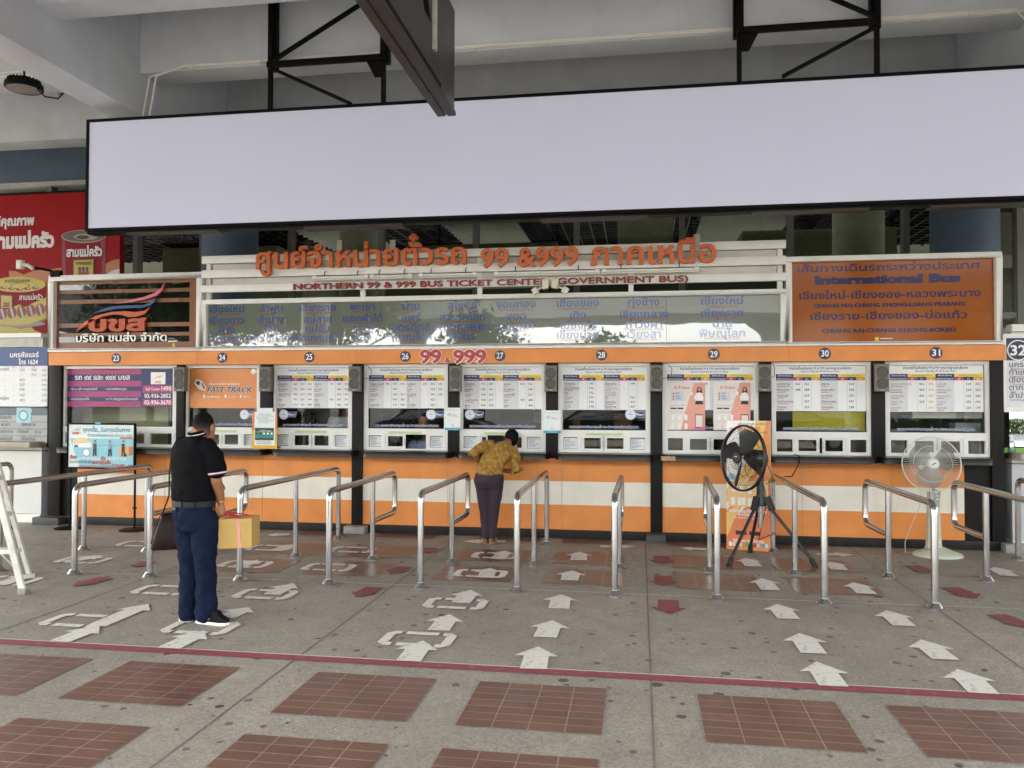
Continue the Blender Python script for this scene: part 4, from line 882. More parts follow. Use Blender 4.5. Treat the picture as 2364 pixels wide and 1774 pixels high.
hang('hanging_frame', 'black steel hanger on the left, beside the dark projecting box', -4.37, -2.96, 5.705, ((-4.33, 5.75), (-3.05, 6.45)), ((-4.33, 5.66), (-3.34, 5.18)), False)
hang('hanging_frame', 'black steel hanger on the right, its brace rising to the right post', 1.083, 2.505, 5.73, ((2.48, 5.78), (1.7, 6.2)), ((2.48, 5.67), (1.53, 5.2)), True)
# dark projecting box sign over the lanes (seen from below)
t = thing('projecting_box_sign', (-1.91, 5.4, 4.56), 'dark brown box sign hanging end-on in front of the screen', 'box sign')
Mbx = mat((.03, .026, .022), .4, var=.2, scale=3, dirt=.3)
b = MB(); b.box(-1.995, -1.83, 2.4, 7.8, 4.57, 5.62, Mbx); b.build('cabinet', t, bevel=.008)
b = MB(); b.box(-2.005, -1.925, 2.4, 7.81, 4.56, 4.60, mat((.045, .032, .025), .45, var=.3)); b.box(-1.90, -1.818, 2.4, 7.81, 4.56, 4.60, mat((.045, .032, .025), .45, var=.3)); b.box(-1.829, -1.815, 2.4, 7.2, 4.6, 4.64, M_black); b.build('bottom_rail', t)
b = MB()
for i in range(8): b.obox((-1.829, 6.60+i*.028, 5.16), (.003, 0, 0), (0, .006, 0), (0, -.06, .09), M_black)
b.build('vent_louvre', t)
b = MB(); b.box(-1.83, -1.80, 6.92, 6.98, 4.85, 6.749, mat((.62, .60, .55), .5, dirt=.3)); b.build('hanger_angle', t)
b = MB(); b.box(-1.93, -1.90, 3.4, 3.46, 5.62, 6.749, M_black); b.box(-1.93, -1.90, 7.5, 7.56, 5.62, 6.749, M_black); b.build('hanger_rod', t)

# high-bay lamp
x, z = P(52, 186, 8.3); t = thing('high_bay_lamp', (x, 8.3, z), 'unlit black round high-bay lamp hanging from the ceiling at upper left', 'lamp')
b = MB(); b.lathe([(0, .10), (.07, .10), (.09, .05), (.17, .035), (.20, .02), (.205, -.03), (.185, -.045)], (x, 8.3, z), M_black, 32)
for i in range(24): a = i*pi/12; b.obox((x+.13*cos(a), 8.3+.13*sin(a), z+.05), (.045*cos(a), .045*sin(a), 0), (-.004*sin(a), .004*cos(a), 0), (0, 0, .02), M_black)
b.build('lamp_body', t)
b = MB(); b.lathe([(.183, -.04), (.13, -.05), (0, -.052)], (x, 8.3, z), mat((.28, .28, .27), .3), 32); b.build('lens', t)
b = MB(); b.tube([(x, 8.3, z+.1), (x, 8.3, z+.2)], .012, M_black, 8); b.tube([(x, 8.3, z+.18), (x, 8.3, 6.749)], .006, M_wire, 6); b.tube([(x+.15, 8.3, z-.02), (x+.25, 8.33, z-.13), (x+.40, 8.36, z-.15), (x+.47, 8.36, z-.09), (-6.705, 8.36, z-.1)], .009, M_black, 6); b.build('hanger', t)

# ------------------------------------------------------------------ red food billboard at left (brand faces left out)
YB_ = 11.0
t = thing('food_billboard', (-9.4, YB_, 2.6), 'red billboard with two pictured food cans rising behind the left booth', 'billboard')
def s0_(x, y): return ((x/4.37)*K, (y/4.37+440)*K)
def pb(x, y, Y=YB_): return P(*s0_(x, y), Y)
Mr = mat('#930a10', .5, var=.08, scale=1.5, spec=.15)
b = MB(); b.box(-11.8, -7.765, YB_, YB_+.12, 2.655, 4.87, Mr); b.build('panel', t)
b = MB(); b.box(-11.8, -7.76, YB_-.01, YB_+.13, 4.87, 4.90, M_black); b.build('rim', t)
b = MB(); y1, y2, y3, y4, y5 = [YB_-.002*k for k in (1, 2, 3, 4, 5)]
def pp(pts, Y, mt): b.poly([pb(x, y) for x, y in pts], Y, mt)
Mor = ink('#b06a3c'); Mcan = mat('#8a1826', .5, var=.06, spec=.15); Myl = ink('#b8a83c'); Mtin = ink('#8f8a80'); Mtin2 = ink('#3a2f2a')
pp([(-400, 860), (90, 808), (160, 815), (240, 850), (330, 815), (450, 800), (560, 790), (620, 780), (620, 1500), (-400, 1500)], y1, Mor)
pp([(-400, 1500), (-400, 1280), (0, 1340), (200, 1400), (340, 1380), (480, 1440), (480, 1480), (0, 1490)], y2, Myl)
pp([(1065, 740), (1140, 705), (1207, 690), (1207, 900), (1065, 900)], y1, Mor); pp([(1090, 835), (1150, 805), (1207, 790), (1207, 900), (1090, 900)], y2, ink('#c9c7c3'))
pp([(-120, 760), (0, 720), (50, 740), (90, 800), (95, 870), (60, 920), (-120, 920)], y2, Mr)
pp([(310, 1370), (480, 1300), (480, 1440), (430, 1445), (350, 1410)], y3, Mr)
def ell(cx, cy, rx, ry, Y, mt, n=40, a0=0, a1=2*pi): b.poly([pb(cx+rx*cos(a0+(a1-a0)*i/n), cy+ry*sin(a0+(a1-a0)*i/n)) for i in range(n if a1-a0 > 6.2 else n+1)], Y, mt)
# tall can
pp([(623, 480), (1068, 475), (1062, 900), (630, 900)], y2, Mcan); pp([(1020, 500), (1068, 480), (1062, 900), (1030, 900)], y3, ink('#7a1a28')); pp([(623, 490), (660, 510), (665, 900), (630, 900)], y3, ink('#83202c'))
ell(846, 466, 224, 66, y3, Mtin); ell(846, 462, 212, 56, y4, ink('#5c5046')); ell(870, 470, 120, 34, y5, Mtin); ell(840, 474, 64, 20, YB_-.012, Mtin2)
# squat can
pp([(-60, 960), (468, 930), (470, 1290), (300, 1360), (150, 1378), (-60, 1350)], y4, Mcan); ell(190, 950, 276, 78, y5, Myl); ell(208, 966, 96, 32, YB_-.012, ink('#7c2a26')); ell(208, 966, 86, 26, YB_-.014, Myl)
pp([(-60, 1230), (60, 1210), (130, 1180), (200, 1150), (260, 1180), (330, 1140), (400, 1110), (470, 1080), (470, 1290), (300, 1350), (150, 1365), (-60, 1340)], y5, Myl); ell(200, 1345, 262, 34, y4-.0005, Mtin)
for i in range(5): ell(40+80*i, 1000-8*abs(i-2), 34, 13, YB_-.0145, ink('#7e1f28'), 14); ell(52+80*i, 996-8*abs(i-2), 16, 5, YB_-.0155, ink('#b9b6b0'), 10)
for i in range(6): ell(30+95*i, 1245-10*i, 46, 62, YB_-.012, ink('#7e1f28'), 18); pp([(10+95*i, 1200-10*i), (30+95*i, 1190-10*i), (60+95*i, 1300-10*i), (40+95*i, 1310-10*i)], YB_-.0135, ink('#a9a7a4'))
for xx, yy, w_, h_ in ((848, 760, 108, 62), (72, 1122, 62, 72)):
    pp([(xx-w_, yy-h_), (xx+w_, yy-h_-8), (xx+w_, yy+h_+60), (xx-w_, yy+h_+60)] if xx > 500 else [(xx-w_, yy-h_), (xx+w_, yy-h_+10), (xx+w_, yy+h_), (xx-w_, yy+h_)], YB_-.012, Mtin2); pp([(xx-w_+10, yy-h_+10), (xx+w_-10, yy-h_+2), (xx+w_-10, yy+h_+50), (xx-w_+10, yy+h_+50)] if xx > 500 else [(xx-w_+8, yy-h_+10), (xx+w_-8, yy-h_+18), (xx+w_-8, yy+h_-8), (xx-w_+8, yy+h_-8)], YB_-.0135, ink('#b59c3a'))
    for k in (-1, 0, 1):
        s_ = .55 if xx < 500 else 1.
        ell(xx+k*36*s_, yy+34*s_, 16*s_, 22*s_, YB_-.015, Mtin2, 14); pp([(xx+(k*36-22)*s_, yy+100*s_), (xx+(k*36-14)*s_, yy+52*s_), (xx+(k*36+14)*s_, yy+52*s_), (xx+(k*36+22)*s_, yy+100*s_)], YB_-.0145, ink('#8a2430'))
b.build('can_picture', t)
b = MB(); Mw2 = ink('#d9d6d6')
tx(b, 'ผลิตภัณฑ์คุณภาพ', s0_, -400, 345, 372, 66, YB_-.003, Mw2, bold=.045); tx(b, 'ตราสามแม่ครัว', s0_, -300, 545, 590, 100, YB_-.003, Mw2, bold=.06)
tx(b, 'สามแม่ครัว', s0_, 668, 1028, 668, 66, YB_-.016, Mw2, bold=.045); tx(b, 'สามแม่ครัว', s0_, 192, 428, 1105, 40, YB_-.016, Mw2, bold=.02); tx(b, 'ซาร์ดีนในซอส', s0_, 45, 300, 930, 24, YB_-.016, ink('#6a3a22'), bold=.02, res=1); tx(b, 'ตราสามแม่ครัว', s0_, 765, 925, 752, 26, YB_-.018, Mtin2, bold=.02, res=1)
b.build('lettering', t)

# ------------------------------------------------------------------ neighbouring counters
Mpan = mat((.66, .66, .63), .5, var=.06, scale=3, dirt=.15); Mpan2 = mat((.50, .51, .52), .5, var=.06, scale=3, dirt=.1); Mled = mat((.42, .36, .29), .4, var=.15, scale=4)
def neighbour(xa, xb, lab):
    t = thing('neighbour_counter', ((xa+xb)/2, 9.95, 0), lab, 'ticket counter')
    L_ = xa < -8
    b = MB(); b.box(xa, xb, 9.95, 10.15, .12, .985, Mpan if L_ else Mpan2); b.box(xa, xb, 9.945, 10.15, .995, 1.035, Mpan); b.build('counter_wall', t)
    b = MB(); b.box(xa, xb, 9.935, 10.15, 0, .115, M_white); b.build('skirting', t)
    b = MB(); b.box(xa, xb, 9.72, 10.05, 1.04, 1.12, Mled); b.build('ledge', t, bevel=.02)
    b = MB(); b.box(xa, xb, 9.94, 10.05, 2.43 if L_ else 2.40, 2.56 if L_ else 2.5, mat((.55, .54, .5), .6, var=.15, dirt=.3)); b.box(xa, xb, 9.90, 10.06, 2.561 if L_ else 2.501, 2.62 if L_ else 2.58, M_white); b.build('cornice', t)
    b = MB(); b.box(xa, xb, 9.95, 10.02, 1.60 if L_ else 1.58, 1.67, M_alu); b.box(xa, xb, 9.95, 10.02, 2.33, 2.40, M_alu); b.build('window_frame', t)
    b = MB(); b.rect(xa, xb, 1.12, 1.6 if L_ else 1.58, 10.0, M_glass if L_ else gloss_mat('mirror_glass', '#10120f', .72, .01)); b.build('pane', t)
    b = MB(); b.box(xa, xb, 10.4, 10.45, 0, 2.4, Mb2); b.build('inner_wall', t)
    return t
nl = neighbour(-12.5, -8.17, 'white neighbouring counter at the left edge under a dark blue name board')
nr = neighbour(4.20, 9.0, 'grey-white neighbouring counter at the right edge under board 32')
def s4(x, y): return c4(x, y)
Y = 9.93
xa, xb = -11.2, X(103, Y, 770)
t = thing('bus_company_board', (xb-.6, Y, 1.67), 'white fare list under a blue name band at the left edge', 'sign')
zt, zm, zb = P(50, 752, Y)[1], P(50, 791, Y)[1], P(50, 878, Y)[1]
b = MB(); b.box(xa, xb, Y, Y+.015, zm, zt, mat('#24457c', .4, var=.06)); b.box(xa, xb, Y+.001, Y+.015, zb, zm, mat('#dfe0df', .4, var=.04)); b.build('panel', t)
b = MB(); tx(b, 'นครชัยแอร์', c4, 85, 330, 978, 32, Y-.002, Mlet, bold=.015); tx(b, 'โทร 1624', c4, 158, 322, 1038, 30, Y-.002, Mlet, bold=.02)
for y, a, c in ((1098, '693', '924'), (1140, '-', '795'), (1182, '813', '-'), (1224, '727', '-'), (1263, '546', '-'), (1310, '662', '-'), (1355, '473', '-')):
    for s, x in ((a, 188), (c, 288), ('-', 115), ('-', 42)):
        X0, Z0 = P(*c4(x, y), Y-.002); b.text(s, X0, Z0, .055, Y-.002, ink('#4a4a50'), res=1)
    X0, Z0 = P(*c4(375, y), Y-.002); b.text('บาท', X0, Z0, .05, Y-.002, ink('#55555c'), res=1)
for x, s in ((188, 'ป.1'), (288, 'VIP'), (115, 'ป.2')): X0, Z0 = P(*c4(x, 1066), Y-.002); b.text(s, X0, Z0, .035, Y-.002, ink('#a04a44'), res=1)
for y, s in ((1090, 'ขุนหงอยดี'), (1338, 'ญฺโลก')): X0, Z0 = P(*c4(75, y), Y-.002); b.text('พิษณุโลก' if y > 1300 else 'คุนหมอยดี', X0, Z0, .055, Y-.002, M_navy, al='r', res=1)
b.build('lettering', t)
Y = 9.99; t = thing('town_list_sheet', (-8.8, Y, 1.15), 'grey sheet of town names behind the glass at the left edge', 'notice')
b = MB(); z1, z0 = P(50, 882, Y)[1], P(50, 958, Y)[1]
for i in range(5):
    za = z1-(z1-z0)*i/5; b.box(-11, X(102, Y, 920), Y, Y+.003, za-(z1-z0)/5+.006, za, mat('#9fa2a1' if i else '#5c6670', .4, var=.1))
b.build('sheet', t)
b = MB()
for i, r in enumerate((('ภาคเหนือ',), ('เชียงชัย', 'เถิน'), ('พะเยา', 'เชียงราย'), ('ร้องกวาง', 'เวียงสา', 'น่าน'), ('คลองยติ', 'เชียงใหม่'))):
    za = z1-(z1-z0)*(i+.55)/5
    for k, s in enumerate(r):
        xx = X((12, 50, 82)[k]+(12 if len(r) < 3 and k else 0)+(40 if len(r) == 1 else 0), Y, 920); b.text(s, xx, za, .065, Y-.002, ink('#43464c') if i else Mlet, res=1, bold=.01); b.text('Phrae Nan'[:5+k], xx, za-.04, .03, Y-.002, ink('#9a5a55'), res=1) if i else None
xx, zz_ = P(51, 898, Y); b.rect(xx-.11, xx+.12, zz_-.1, zz_+.11, Y-.003, ink('#9cc3cc')); b.ring(xx, zz_, .06, .072, Y-.0045, ink('#3f6a84')); b.disc(xx, zz_, .055, Y-.004, ink('#b8dfe6'))
b.build('lettering', t)
# board 32
Y = 9.93; xa = X(2173, Y, 760); zt, zm, zb = P(2190, 731, Y)[1], P(2190, 779, Y)[1], P(2190, 887, Y)[1]
t = thing('number_board', (xa+.5, Y, zb), 'blue square board with a white circled 32 over a list of towns', 'sign')
b = MB(); b.box(xa, xa+.62, Y, Y+.02, zm, zt, Mdisc); b.box(xa, xa+1.6, Y+.001, Y+.02, zb+.04, zm, mat('#d5d9da', .35, var=.04)); b.build('panel', t)
b = MB(); b.box(xa-.03, xa+1.63, Y-.01, Y+.03, zb-.02, zb+.039, M_white); b.box(xa-.045, xa-.001, Y-.01, Y+.03, zb+.04, zt+.05, M_white); b.box(xa, xa+1.6, Y-.01, Y+.03, zt+.002, zt+.05, M_white); b.build('frame', t)
b = MB(); cx, cz = P(2212*0+(765+.9357*0), 1, Y) if False else P(2199.5, 757, Y); r_ = .118
b.ring(cx, cz, r_-.012, r_, Y-.002, Mlet, 40); b.text('32', cx, cz-.055, .16, Y-.002, Mlet, w=.17, bold=.03, res=3)
for i, (s, e) in enumerate((('นครสวรรค์', 'Nakhonsawan'), ('กำแพงเพชร', 'Khamphangphet'), ('เชียงใหม่', 'Chiangmai'), ('ตาก', 'Tak'), ('ลำปาง', 'LamPang'))):
    zz_ = zm-.075-.088*i; b.text(s, xa+.03, zz_, .085, Y-.002, ink('#2a3560'), al='l', res=2, bold=.008, sx=1.1); b.text(e, xa+.04, zz_-.035, .042, Y-.002, ink('#a84a44'), al='l', res=1)
b.build('lettering', t)
# ------------------------------------------------------------------ stainless queue rails
RR = .029; ZC = .858
def flange(b, x, y): b.lathe([(.031, .05), (.036, .05), (.062, .012), (.068, .010), (.068, .0)], (x, y, .0), M_steel, 24)
def rail(x, lab, kind, sk=0.):
    yf, ym, yr = 7.08, 8.24, 9.40
    if kind == 'loop': yr = 8.98
    t = thing('queue_rail', (x, 8.2, 0), lab, 'queue rail', 'stainless queue rails in front of the counter')
    X_ = lambda y: x+sk*(y-yf)
    r = .085; A = []
    A += [(X_(yf), yf, .0)]+[tuple(p) for p in arc((X_(yf), yf, ZC), (0, 0, -1), (sk, 1, 0), r)]
    if kind == 'loop':
        A += [tuple(p) for p in arc((X_(yr), yr, ZC), (-sk, -1, 0), (0, 0, -1), r)]+[tuple(p) for p in arc((X_(yr), yr, .41), (0, 0, 1), (-sk, -1, 0), r)]+[(X_(ym), ym+.02, .41)]
    else:
        A += [tuple(p) for p in arc((X_(yr), yr, ZC), (-sk, -1, 0), (0, 0, -1), r)]+[(X_(yr), yr, 0)]
    b = MB(); b.tube(A, RR, M_steel, 16); b.build('bent_tube', t)
    b = MB(); b.tube([(X_(ym), ym, 0), (X_(ym), ym, ZC-.02)], RR*.92, M_steel, 16); b.build('post', t)
    for y in ([yf, ym] if kind == 'loop' else [yf, ym, yr]):
        b = MB(); flange(b, X_(y), y); b.build('floor_flange', t)
    return t
R1 = [(-6.27, 'straight', .045, 'straight rail that starts behind the white ladder'), (-5.44, 'loop', 0, 'first whole rail right of the ladder, its far end hidden by the man'), (-4.64, 'loop', 0, 'rail whose front post stands by the brown bag'), (-3.715, 'straight', .03, 'straight rail whose front post stands beside the yellow carton'),
      (-2.835, 'loop', .02, 'rail with a looped end in front of window 26'), (-1.962, 'loop', .015, 'rail with a looped end just left of the leaning woman'), (-1.077, 'straight', 0, 'straight rail just right of the leaning woman'), (-.215, 'loop', .01, 'rail seen end-on below number 28'),
      (.655, 'loop', .03, 'rail seen nearly end-on left of the tall orange standee'), (1.53, 'straight', -.02, 'straight rail crossing in front of the black fan leg'), (2.395, 'loop', -.02, 'rail with a looped end in front of the white fan'), (3.27, 'loop', -.02, 'rail with a looped end before the dark panel at the right end'),
      (4.06, 'straight', -.015, 'straight rail at the far right edge below board 32'), (-8.16, 'straight', 0, 'straight rail at the far left edge beyond the ladder')]
for x, k, sk, l in R1: rail(x, 'stainless '+l, k, sk)

# ------------------------------------------------------------------ white step ladder, mostly outside the frame
Mlad = mat((.66, .65, .60), .5, var=.15, scale=10, dirt=.35)
t = thing('step_ladder', (-5.6, 6.4, 0), 'worn white aluminium step ladder cut off by the left edge', 'ladder')
xL, xR = -6.0, -5.315
def lad(z, s): return (xL+z*.12, 6.28+z*.02, z) if s < 0 else (xR-z*.32, 6.28+z*.02, z)
for s in (-1, 1):
    b = MB()
    p0, p1 = Vector(lad(.02, s)), Vector(lad(1.75, s)); d = (p1-p0)/2
    b.obox((p0+p1)/2, d, (.032, 0, 0), (0, .012, .001), Mlad); b.build('rail', t, bevel=.004)
    b = MB(); b.box(lad(0, s)[0]-.04, lad(0, s)[0]+.04, 6.25, 6.31, 0, .05, mat((.25, .24, .22), .6)); b.build('foot', t, bevel=.006)
for z in (.36, .68, 1.0, 1.32, 1.62):
    a, c = Vector(lad(z, -1)), Vector(lad(z, 1)); b = MB(); b.obox((a+c)/2+Vector((0, .05, 0)), ((c.x-a.x)/2, 0, 0), (0, .05, 0), (0, 0, .02), Mlad); b.build('step', t, bevel=.003)
b = MB(); a = Vector(lad(.36, 1))+Vector((-.12, 0, -.015)); c = Vector(lad(.2, 1)); b.bar(a, c, .018, Mlad, .004); b.build('brace', t)
b = MB()
for s in (-1, 1): p0, p1 = Vector((lad(0, s)[0]-.55, 7.0, 0)), Vector(lad(1.72, s)); b.bar(p0, p1+Vector((0, .05, 0)), .045, Mlad, .025)
b.build('rear_frame', t)

# ------------------------------------------------------------------ distancing notice on its black stand
Ysn = 9.55
x0, x1 = X(147, Ysn, 960), X(291, Ysn, 960); z1, z0 = P(219, 916, Ysn)[1], P(219, 1012, Ysn)[1]; w = x1-x0; h = z1-z0
t = thing('distancing_notice_stand', ((x0+x1)/2, Ysn, 0), 'pale blue framed distancing notice on a black two-pole stand below number 23', 'notice stand')
for x in (x0+.02, x1-.01): b = MB(); b.lathe([(0, .02), (.16, .018), (.19, .008), (.19, 0)], (x, Ysn+.03, 0), M_black, 32); b.build('base', t)
for x in (x0+.02, x1-.01):
    b = MB(); b.tube([(x, Ysn+.03, 0), (x, Ysn+.03, z1-.05)], .014, M_black, 10); b.box(x-.02, x+.02, Ysn+.01, Ysn+.05, .28, .3, M_black); b.build('pole', t)
b = MB(); frame(b, x0-.01, x1+.01, z0-.01, z1+.01, .022, Ysn-.012, Ysn+.02, M_black); b.build('frame', t, bevel=.004)
b = MB(); b.box(x0+.01, x1-.01, Ysn-.004, Ysn+.004, z0+.01, z1-.01, mat('#d3dcdc', .35, var=.05)); Y1, Y2, Y3 = Ysn-.0055, Ysn-.007, Ysn-.0085
def n4(x, y): return x0+w*(x-590)/(1170-590), z1-h*(y-80)/(462-80)
def npoly(pts, Yy, m_): b.poly([n4(*p) for p in pts], Yy, m_)
Mcy2 = ink('#86bfcb'); Msk = ink('#c99f80')
npoly([(606, 205), (1160, 205), (1160, 450), (700, 450), (650, 330)], Y1, Mcy2); npoly([(632, 240), (640, 215), (690, 200), (760, 205), (800, 240), (800, 285), (640, 290)], Y2, ink('#d8c49a')); npoly([(640, 255), (800, 245), (800, 285), (640, 285)], Y3, ink('#dce6e8'))
for q in ((665, 250), (690, 222)): px, pz = n4(*q); b.disc(px, pz, .022, Y3-.001, ink('#e6c9a8'), 12)
npoly([(650, 262), (680, 262), (686, 285), (646, 285)], Y3-.001, ink('#3f6aa0'))
px, pz = n4(755, 328); b.disc(px, pz, .05, Y2, ink('#a5545a')); b.disc(px, pz, .044, Y3, ink('#dfe8ea'))
npoly([(1035, 272), (1150, 270), (1152, 345), (1100, 360), (1035, 350)], Y2, ink('#d6a468')); npoly([(1122, 275), (1155, 272), (1155, 345), (1122, 350)], Y3, ink('#b5703c')); npoly([(1045, 193), (1152, 193), (1152, 210), (1045, 210)], Y2, ink('#b5672f'))
for cx, mt, k in ((828, ink('#3c3c44'), 1.), (960, ink('#6f93b8'), .9), (1075, ink('#2c2024'), 1.)):
    top = 232; px, pz = n4(cx, top); b.disc(px, pz, .017, Y3, M_ink, 12); b.disc(px+.004, pz-.01, .012, Y3-.001, Msk, 12)
    npoly([(cx-15, 250), (cx+12, 248), (cx+16, 295), (cx-14, 298)], Y3, mt); npoly([(cx-14, 296), (cx+14, 294), (cx+18, 355), (cx+6, 357), (cx, 310), (cx-4, 358), (cx-16, 357)], Y3-.001, M_ink)
npoly([(1078, 335), (1105, 335), (1105, 358), (1078, 358)], Y3-.002, M_ink); npoly([(850, 266), (945, 264), (945, 267), (850, 269)], Y3, ink('#7d868c')); npoly([(985, 264), (1050, 262), (1050, 265), (985, 267)], Y3, ink('#7d868c'))
b.build('sheet', t)
b = MB()
def nt_(s, xa, xb, y, hh, m_, **k): X0, Z0 = n4(xa, y); X1, _ = n4(xb, y); b.text(s, (X0+X1)/2, Z0, hh*(h/382)/.6, Y3-.001, m_, w=X1-X0, **k)
Mtq = ink('#5f9aa8'); Mrr = ink('#a84a50')
nt_('ทุกครั้ง...ในการเดินทาง', 722, 1132, 148, 30, Mtq, bold=.02, res=1); nt_('ด้วยรถโดยสารประจำทาง บขส', 765, 1150, 190, 22, Mtq, res=1, bold=.01)
nt_('บขส', 630, 690, 170, 18, ink('#c0593a'), bold=.06, res=1); wing(b, n4(618, 0)[0], n4(0, 105)[1], .15, Y3-.001, (Mgrey, Mgrey, ink('#c0593a')))
nt_('ต้อง', 612, 672, 382, 24, Mrr, bold=.05, res=1); nt_('สวมหน้ากากอนามัยและ', 675, 880, 388, 18, Mlet, res=1, bold=.01); nt_('เว้น', 882, 925, 388, 22, Mrr, bold=.05, res=1); nt_('ระยะห่าง 2 เมตร', 928, 1105, 388, 20, Mlet, bold=.02, res=1)
nt_('ขณะยืนรอซื้อตั๋วเพื่อ', 610, 805, 420, 20, ink('#4f6a78'), bold=.015, res=1); nt_('ลดการติดเชื้อ', 808, 970, 424, 24, Mrr, bold=.05, res=1); nt_('และการแพร่กระจายเชื้อไวรัส', 690, 965, 456, 18, Mrr, bold=.02, res=1); nt_('COVID-19', 970, 1155, 458, 28, Mrr, bold=.05, res=1)
px, pz = n4(855, 74); b.rect(px-.04, px+.04, pz-.015, pz+.015, Ysn-.0135, ink('#4f9fc4'))
b.build('lettering', t)

# ------------------------------------------------------------------ yellow notice holder and two hand cleaning notices on the pillars
Yn = 9.64
def k5(x, y): return ((x/8.5077+500)*K, (y/8.5077+920)*K)
def kp(x, y): return P(*k5(x, y), Yn)
xa, za = kp(697, 275); xb, zb = kp(1185, 995)
t = thing('notice_holder', ((xa+xb)/2, Yn, 1.06), 'yellow and orange notice holder with green printed sheet between windows 24 and 25', 'notice holder')
b = MB(); zc = za-(za-zb)*.48; b.box(xa, xb, Yn, Yn+.012, zb, zc, mat('#d6a523', .45)); b.box(xa, xb, Yn, Yn+.012, zc, za, mat('#d4752b', .45)); b.box(xa+.05, xb-.05, Yn+.013, Yn+.2, zb, zb+.02, M_dark); b.build('backing', t)
b = MB()
q = kp(818, 190); r_ = kp(1105, 272); b.rect(q[0], r_[0], r_[1], q[1], Yn-.002, Mpap)
q = kp(748, 265); r_ = kp(1150, 925); b.rect(q[0], r_[0], r_[1], q[1], Yn-.001, mat('#d9e3e1', .5, var=.04)); q = kp(755, 580); r_ = kp(1125, 825); b.rect(q[0], r_[0], r_[1], q[1], Yn-.003, ink('#2f7a6c')); r2 = kp(1125, 640); b.rect(q[0], r_[0], r2[1], q[1], Yn-.004, ink('#1d2c2a')); q2 = kp(755, 780); b.rect(q[0], r_[0], r_[1], q2[1], Yn-.004, ink('#1d3a30'))
for i in range(5): c_ = kp(785+75*i, 692); b.disc(c_[0], c_[1], .013, Yn-.005, M_ink if i < 2 else Mlet, 12)
b.build('sheet', t)
b = MB()
for i, (a, c) in enumerate(((830, 1070), (810, 1110), (775, 1130), (780, 1010), (815, 1115), (815, 1120), (815, 1020))):
    q = kp(a, 320+28*i); r_ = kp(c, 320+28*i); b.text('ขอความร่วมมือผู้โดยสารทุกท่านโปรดเตรียมเอกสาร'[:20+3*(i % 3)], (q[0]+r_[0])/2, q[1], .02, Yn-.003, Mgrey, w=r_[0]-q[0], res=1)
for y_, m_ in ((852, ink('#b0685f')), (890, M_navy)): q = kp(775, y_); r_ = kp(1080, y_); b.text('มาตรการความปลอดภัยสำหรับผู้โดยสาร', (q[0]+r_[0])/2, q[1]-.006, .03, Yn-.003, m_, w=r_[0]-q[0], res=1)
for i in range(2): q = kp(860, 655); b.text('ข้อปฏิบัติ 5 ประการ', q[0]+.07, q[1], .035, Yn-.005, Mlet, w=.16, res=1) if i else None
b.build('lettering', t)
for u0, u1, v0, v1, l in ((961, 995, 881, 930, 'white and turquoise hand cleaning notice on the pillar between windows 26 and 27'), (1174, 1211, 887, 936, 'white and turquoise hand cleaning notice on the pillar between windows 27 and 28')):
    Y = 9.885; xa, z1 = P(u0, v0, Y); xb, z0 = P(u1, v1, Y); w = xb-xa; h = z1-z0
    t = thing('hand_cleaning_notice', ((xa+xb)/2, Y, z0), l, 'notice', 'hand cleaning notices')
    b = MB(); b.box(xa, xb, Y, Y+.008, z0, z1, mat('#e0e5e4', .4, var=.03)); b.rect(xa, xb, z0, z0+h*.11, Y-.0015, ink('#3f9fb0')); b.poly([(xa+w*.12, z1-h*.3), (xa+w*.3, z1-h*.2), (xa+w*.4, z1-h*.33), (xa+w*.3, z1-h*.4)], Y-.0015, ink('#a8cfcf')); b.poly([(xa+w*.38, z1-h*.27), (xa+w*.75, z1-h*.3), (xa+w*.85, z1-h*.42), (xa+w*.5, z1-h*.4)], Y-.002, ink('#ddc9ba')); b.ring(xa+w*.5, z0+h*.2, .012, .016, Y-.0015, ink('#b5847c'), 14); b.build('sheet', t)
    b = MB(); b.text('ล้างมือให้สะอาด', (xa+xb)/2, z1-h*.12, h*.05, Y-.002, ink('#4f8f9c'), w=w*.7, res=1); b.text('02-936-3660', (xa+xb)/2, z0+h*.03, h*.05, Y-.003, Mlet, w=w*.5, res=1); b.build('lettering', t)

# ------------------------------------------------------------------ tall ticket app standee
def k2(x, y): return ((x/4.3692+1640)*K, (y/4.3692+960)*K)
A0 = Vector((.985, 9.50)); A1 = Vector((1.455, 9.385)); ux = (A1-A0).normalized(); W_ = (A1-A0).length; H_ = 1.47; lean = .06
t = thing('ticket_app_standee', ((A0.x+A1.x)/2, (A0.y+A1.y)/2, 0), 'tall orange and white ticket app standee behind the black fan', 'standee')
nrm = Vector((ux.y, -ux.x))      # towards the camera
def sp(a, c, k=0.): p = A0+ux*(a*W_)+nrm*(k-c*lean); return (p.x, p.y, .004+c*H_)
def sq(x, y): return (x-155)/(603-155), 1-(y-60)/(1365-60)
b = MB(); Mst = mat('#ecebe7', .4, var=.04)
vs = [sp(0, 0), sp(1, 0), sp(1, 1), sp(0, 1), sp(0, 0, -.03), sp(1, 0, -.03), sp(1, 1, -.03), sp(0, 1, -.03)]
b.add(vs, [(0, 1, 2, 3), (7, 6, 5, 4), (0, 4, 5, 1), (1, 5, 6, 2), (2, 6, 7, 3), (3, 7, 4, 0)], Mst); b.build('board', t)
b = MB()
def spoly(pts, k, m_): b.add([sp(*sq(*p), .001+k*.0015) for p in pts], [tuple(range(len(pts)))], m_)
Mo1 = ink('#e2914f'); Mo2 = ink('#eac06e'); Mo3 = ink('#df7d4c')
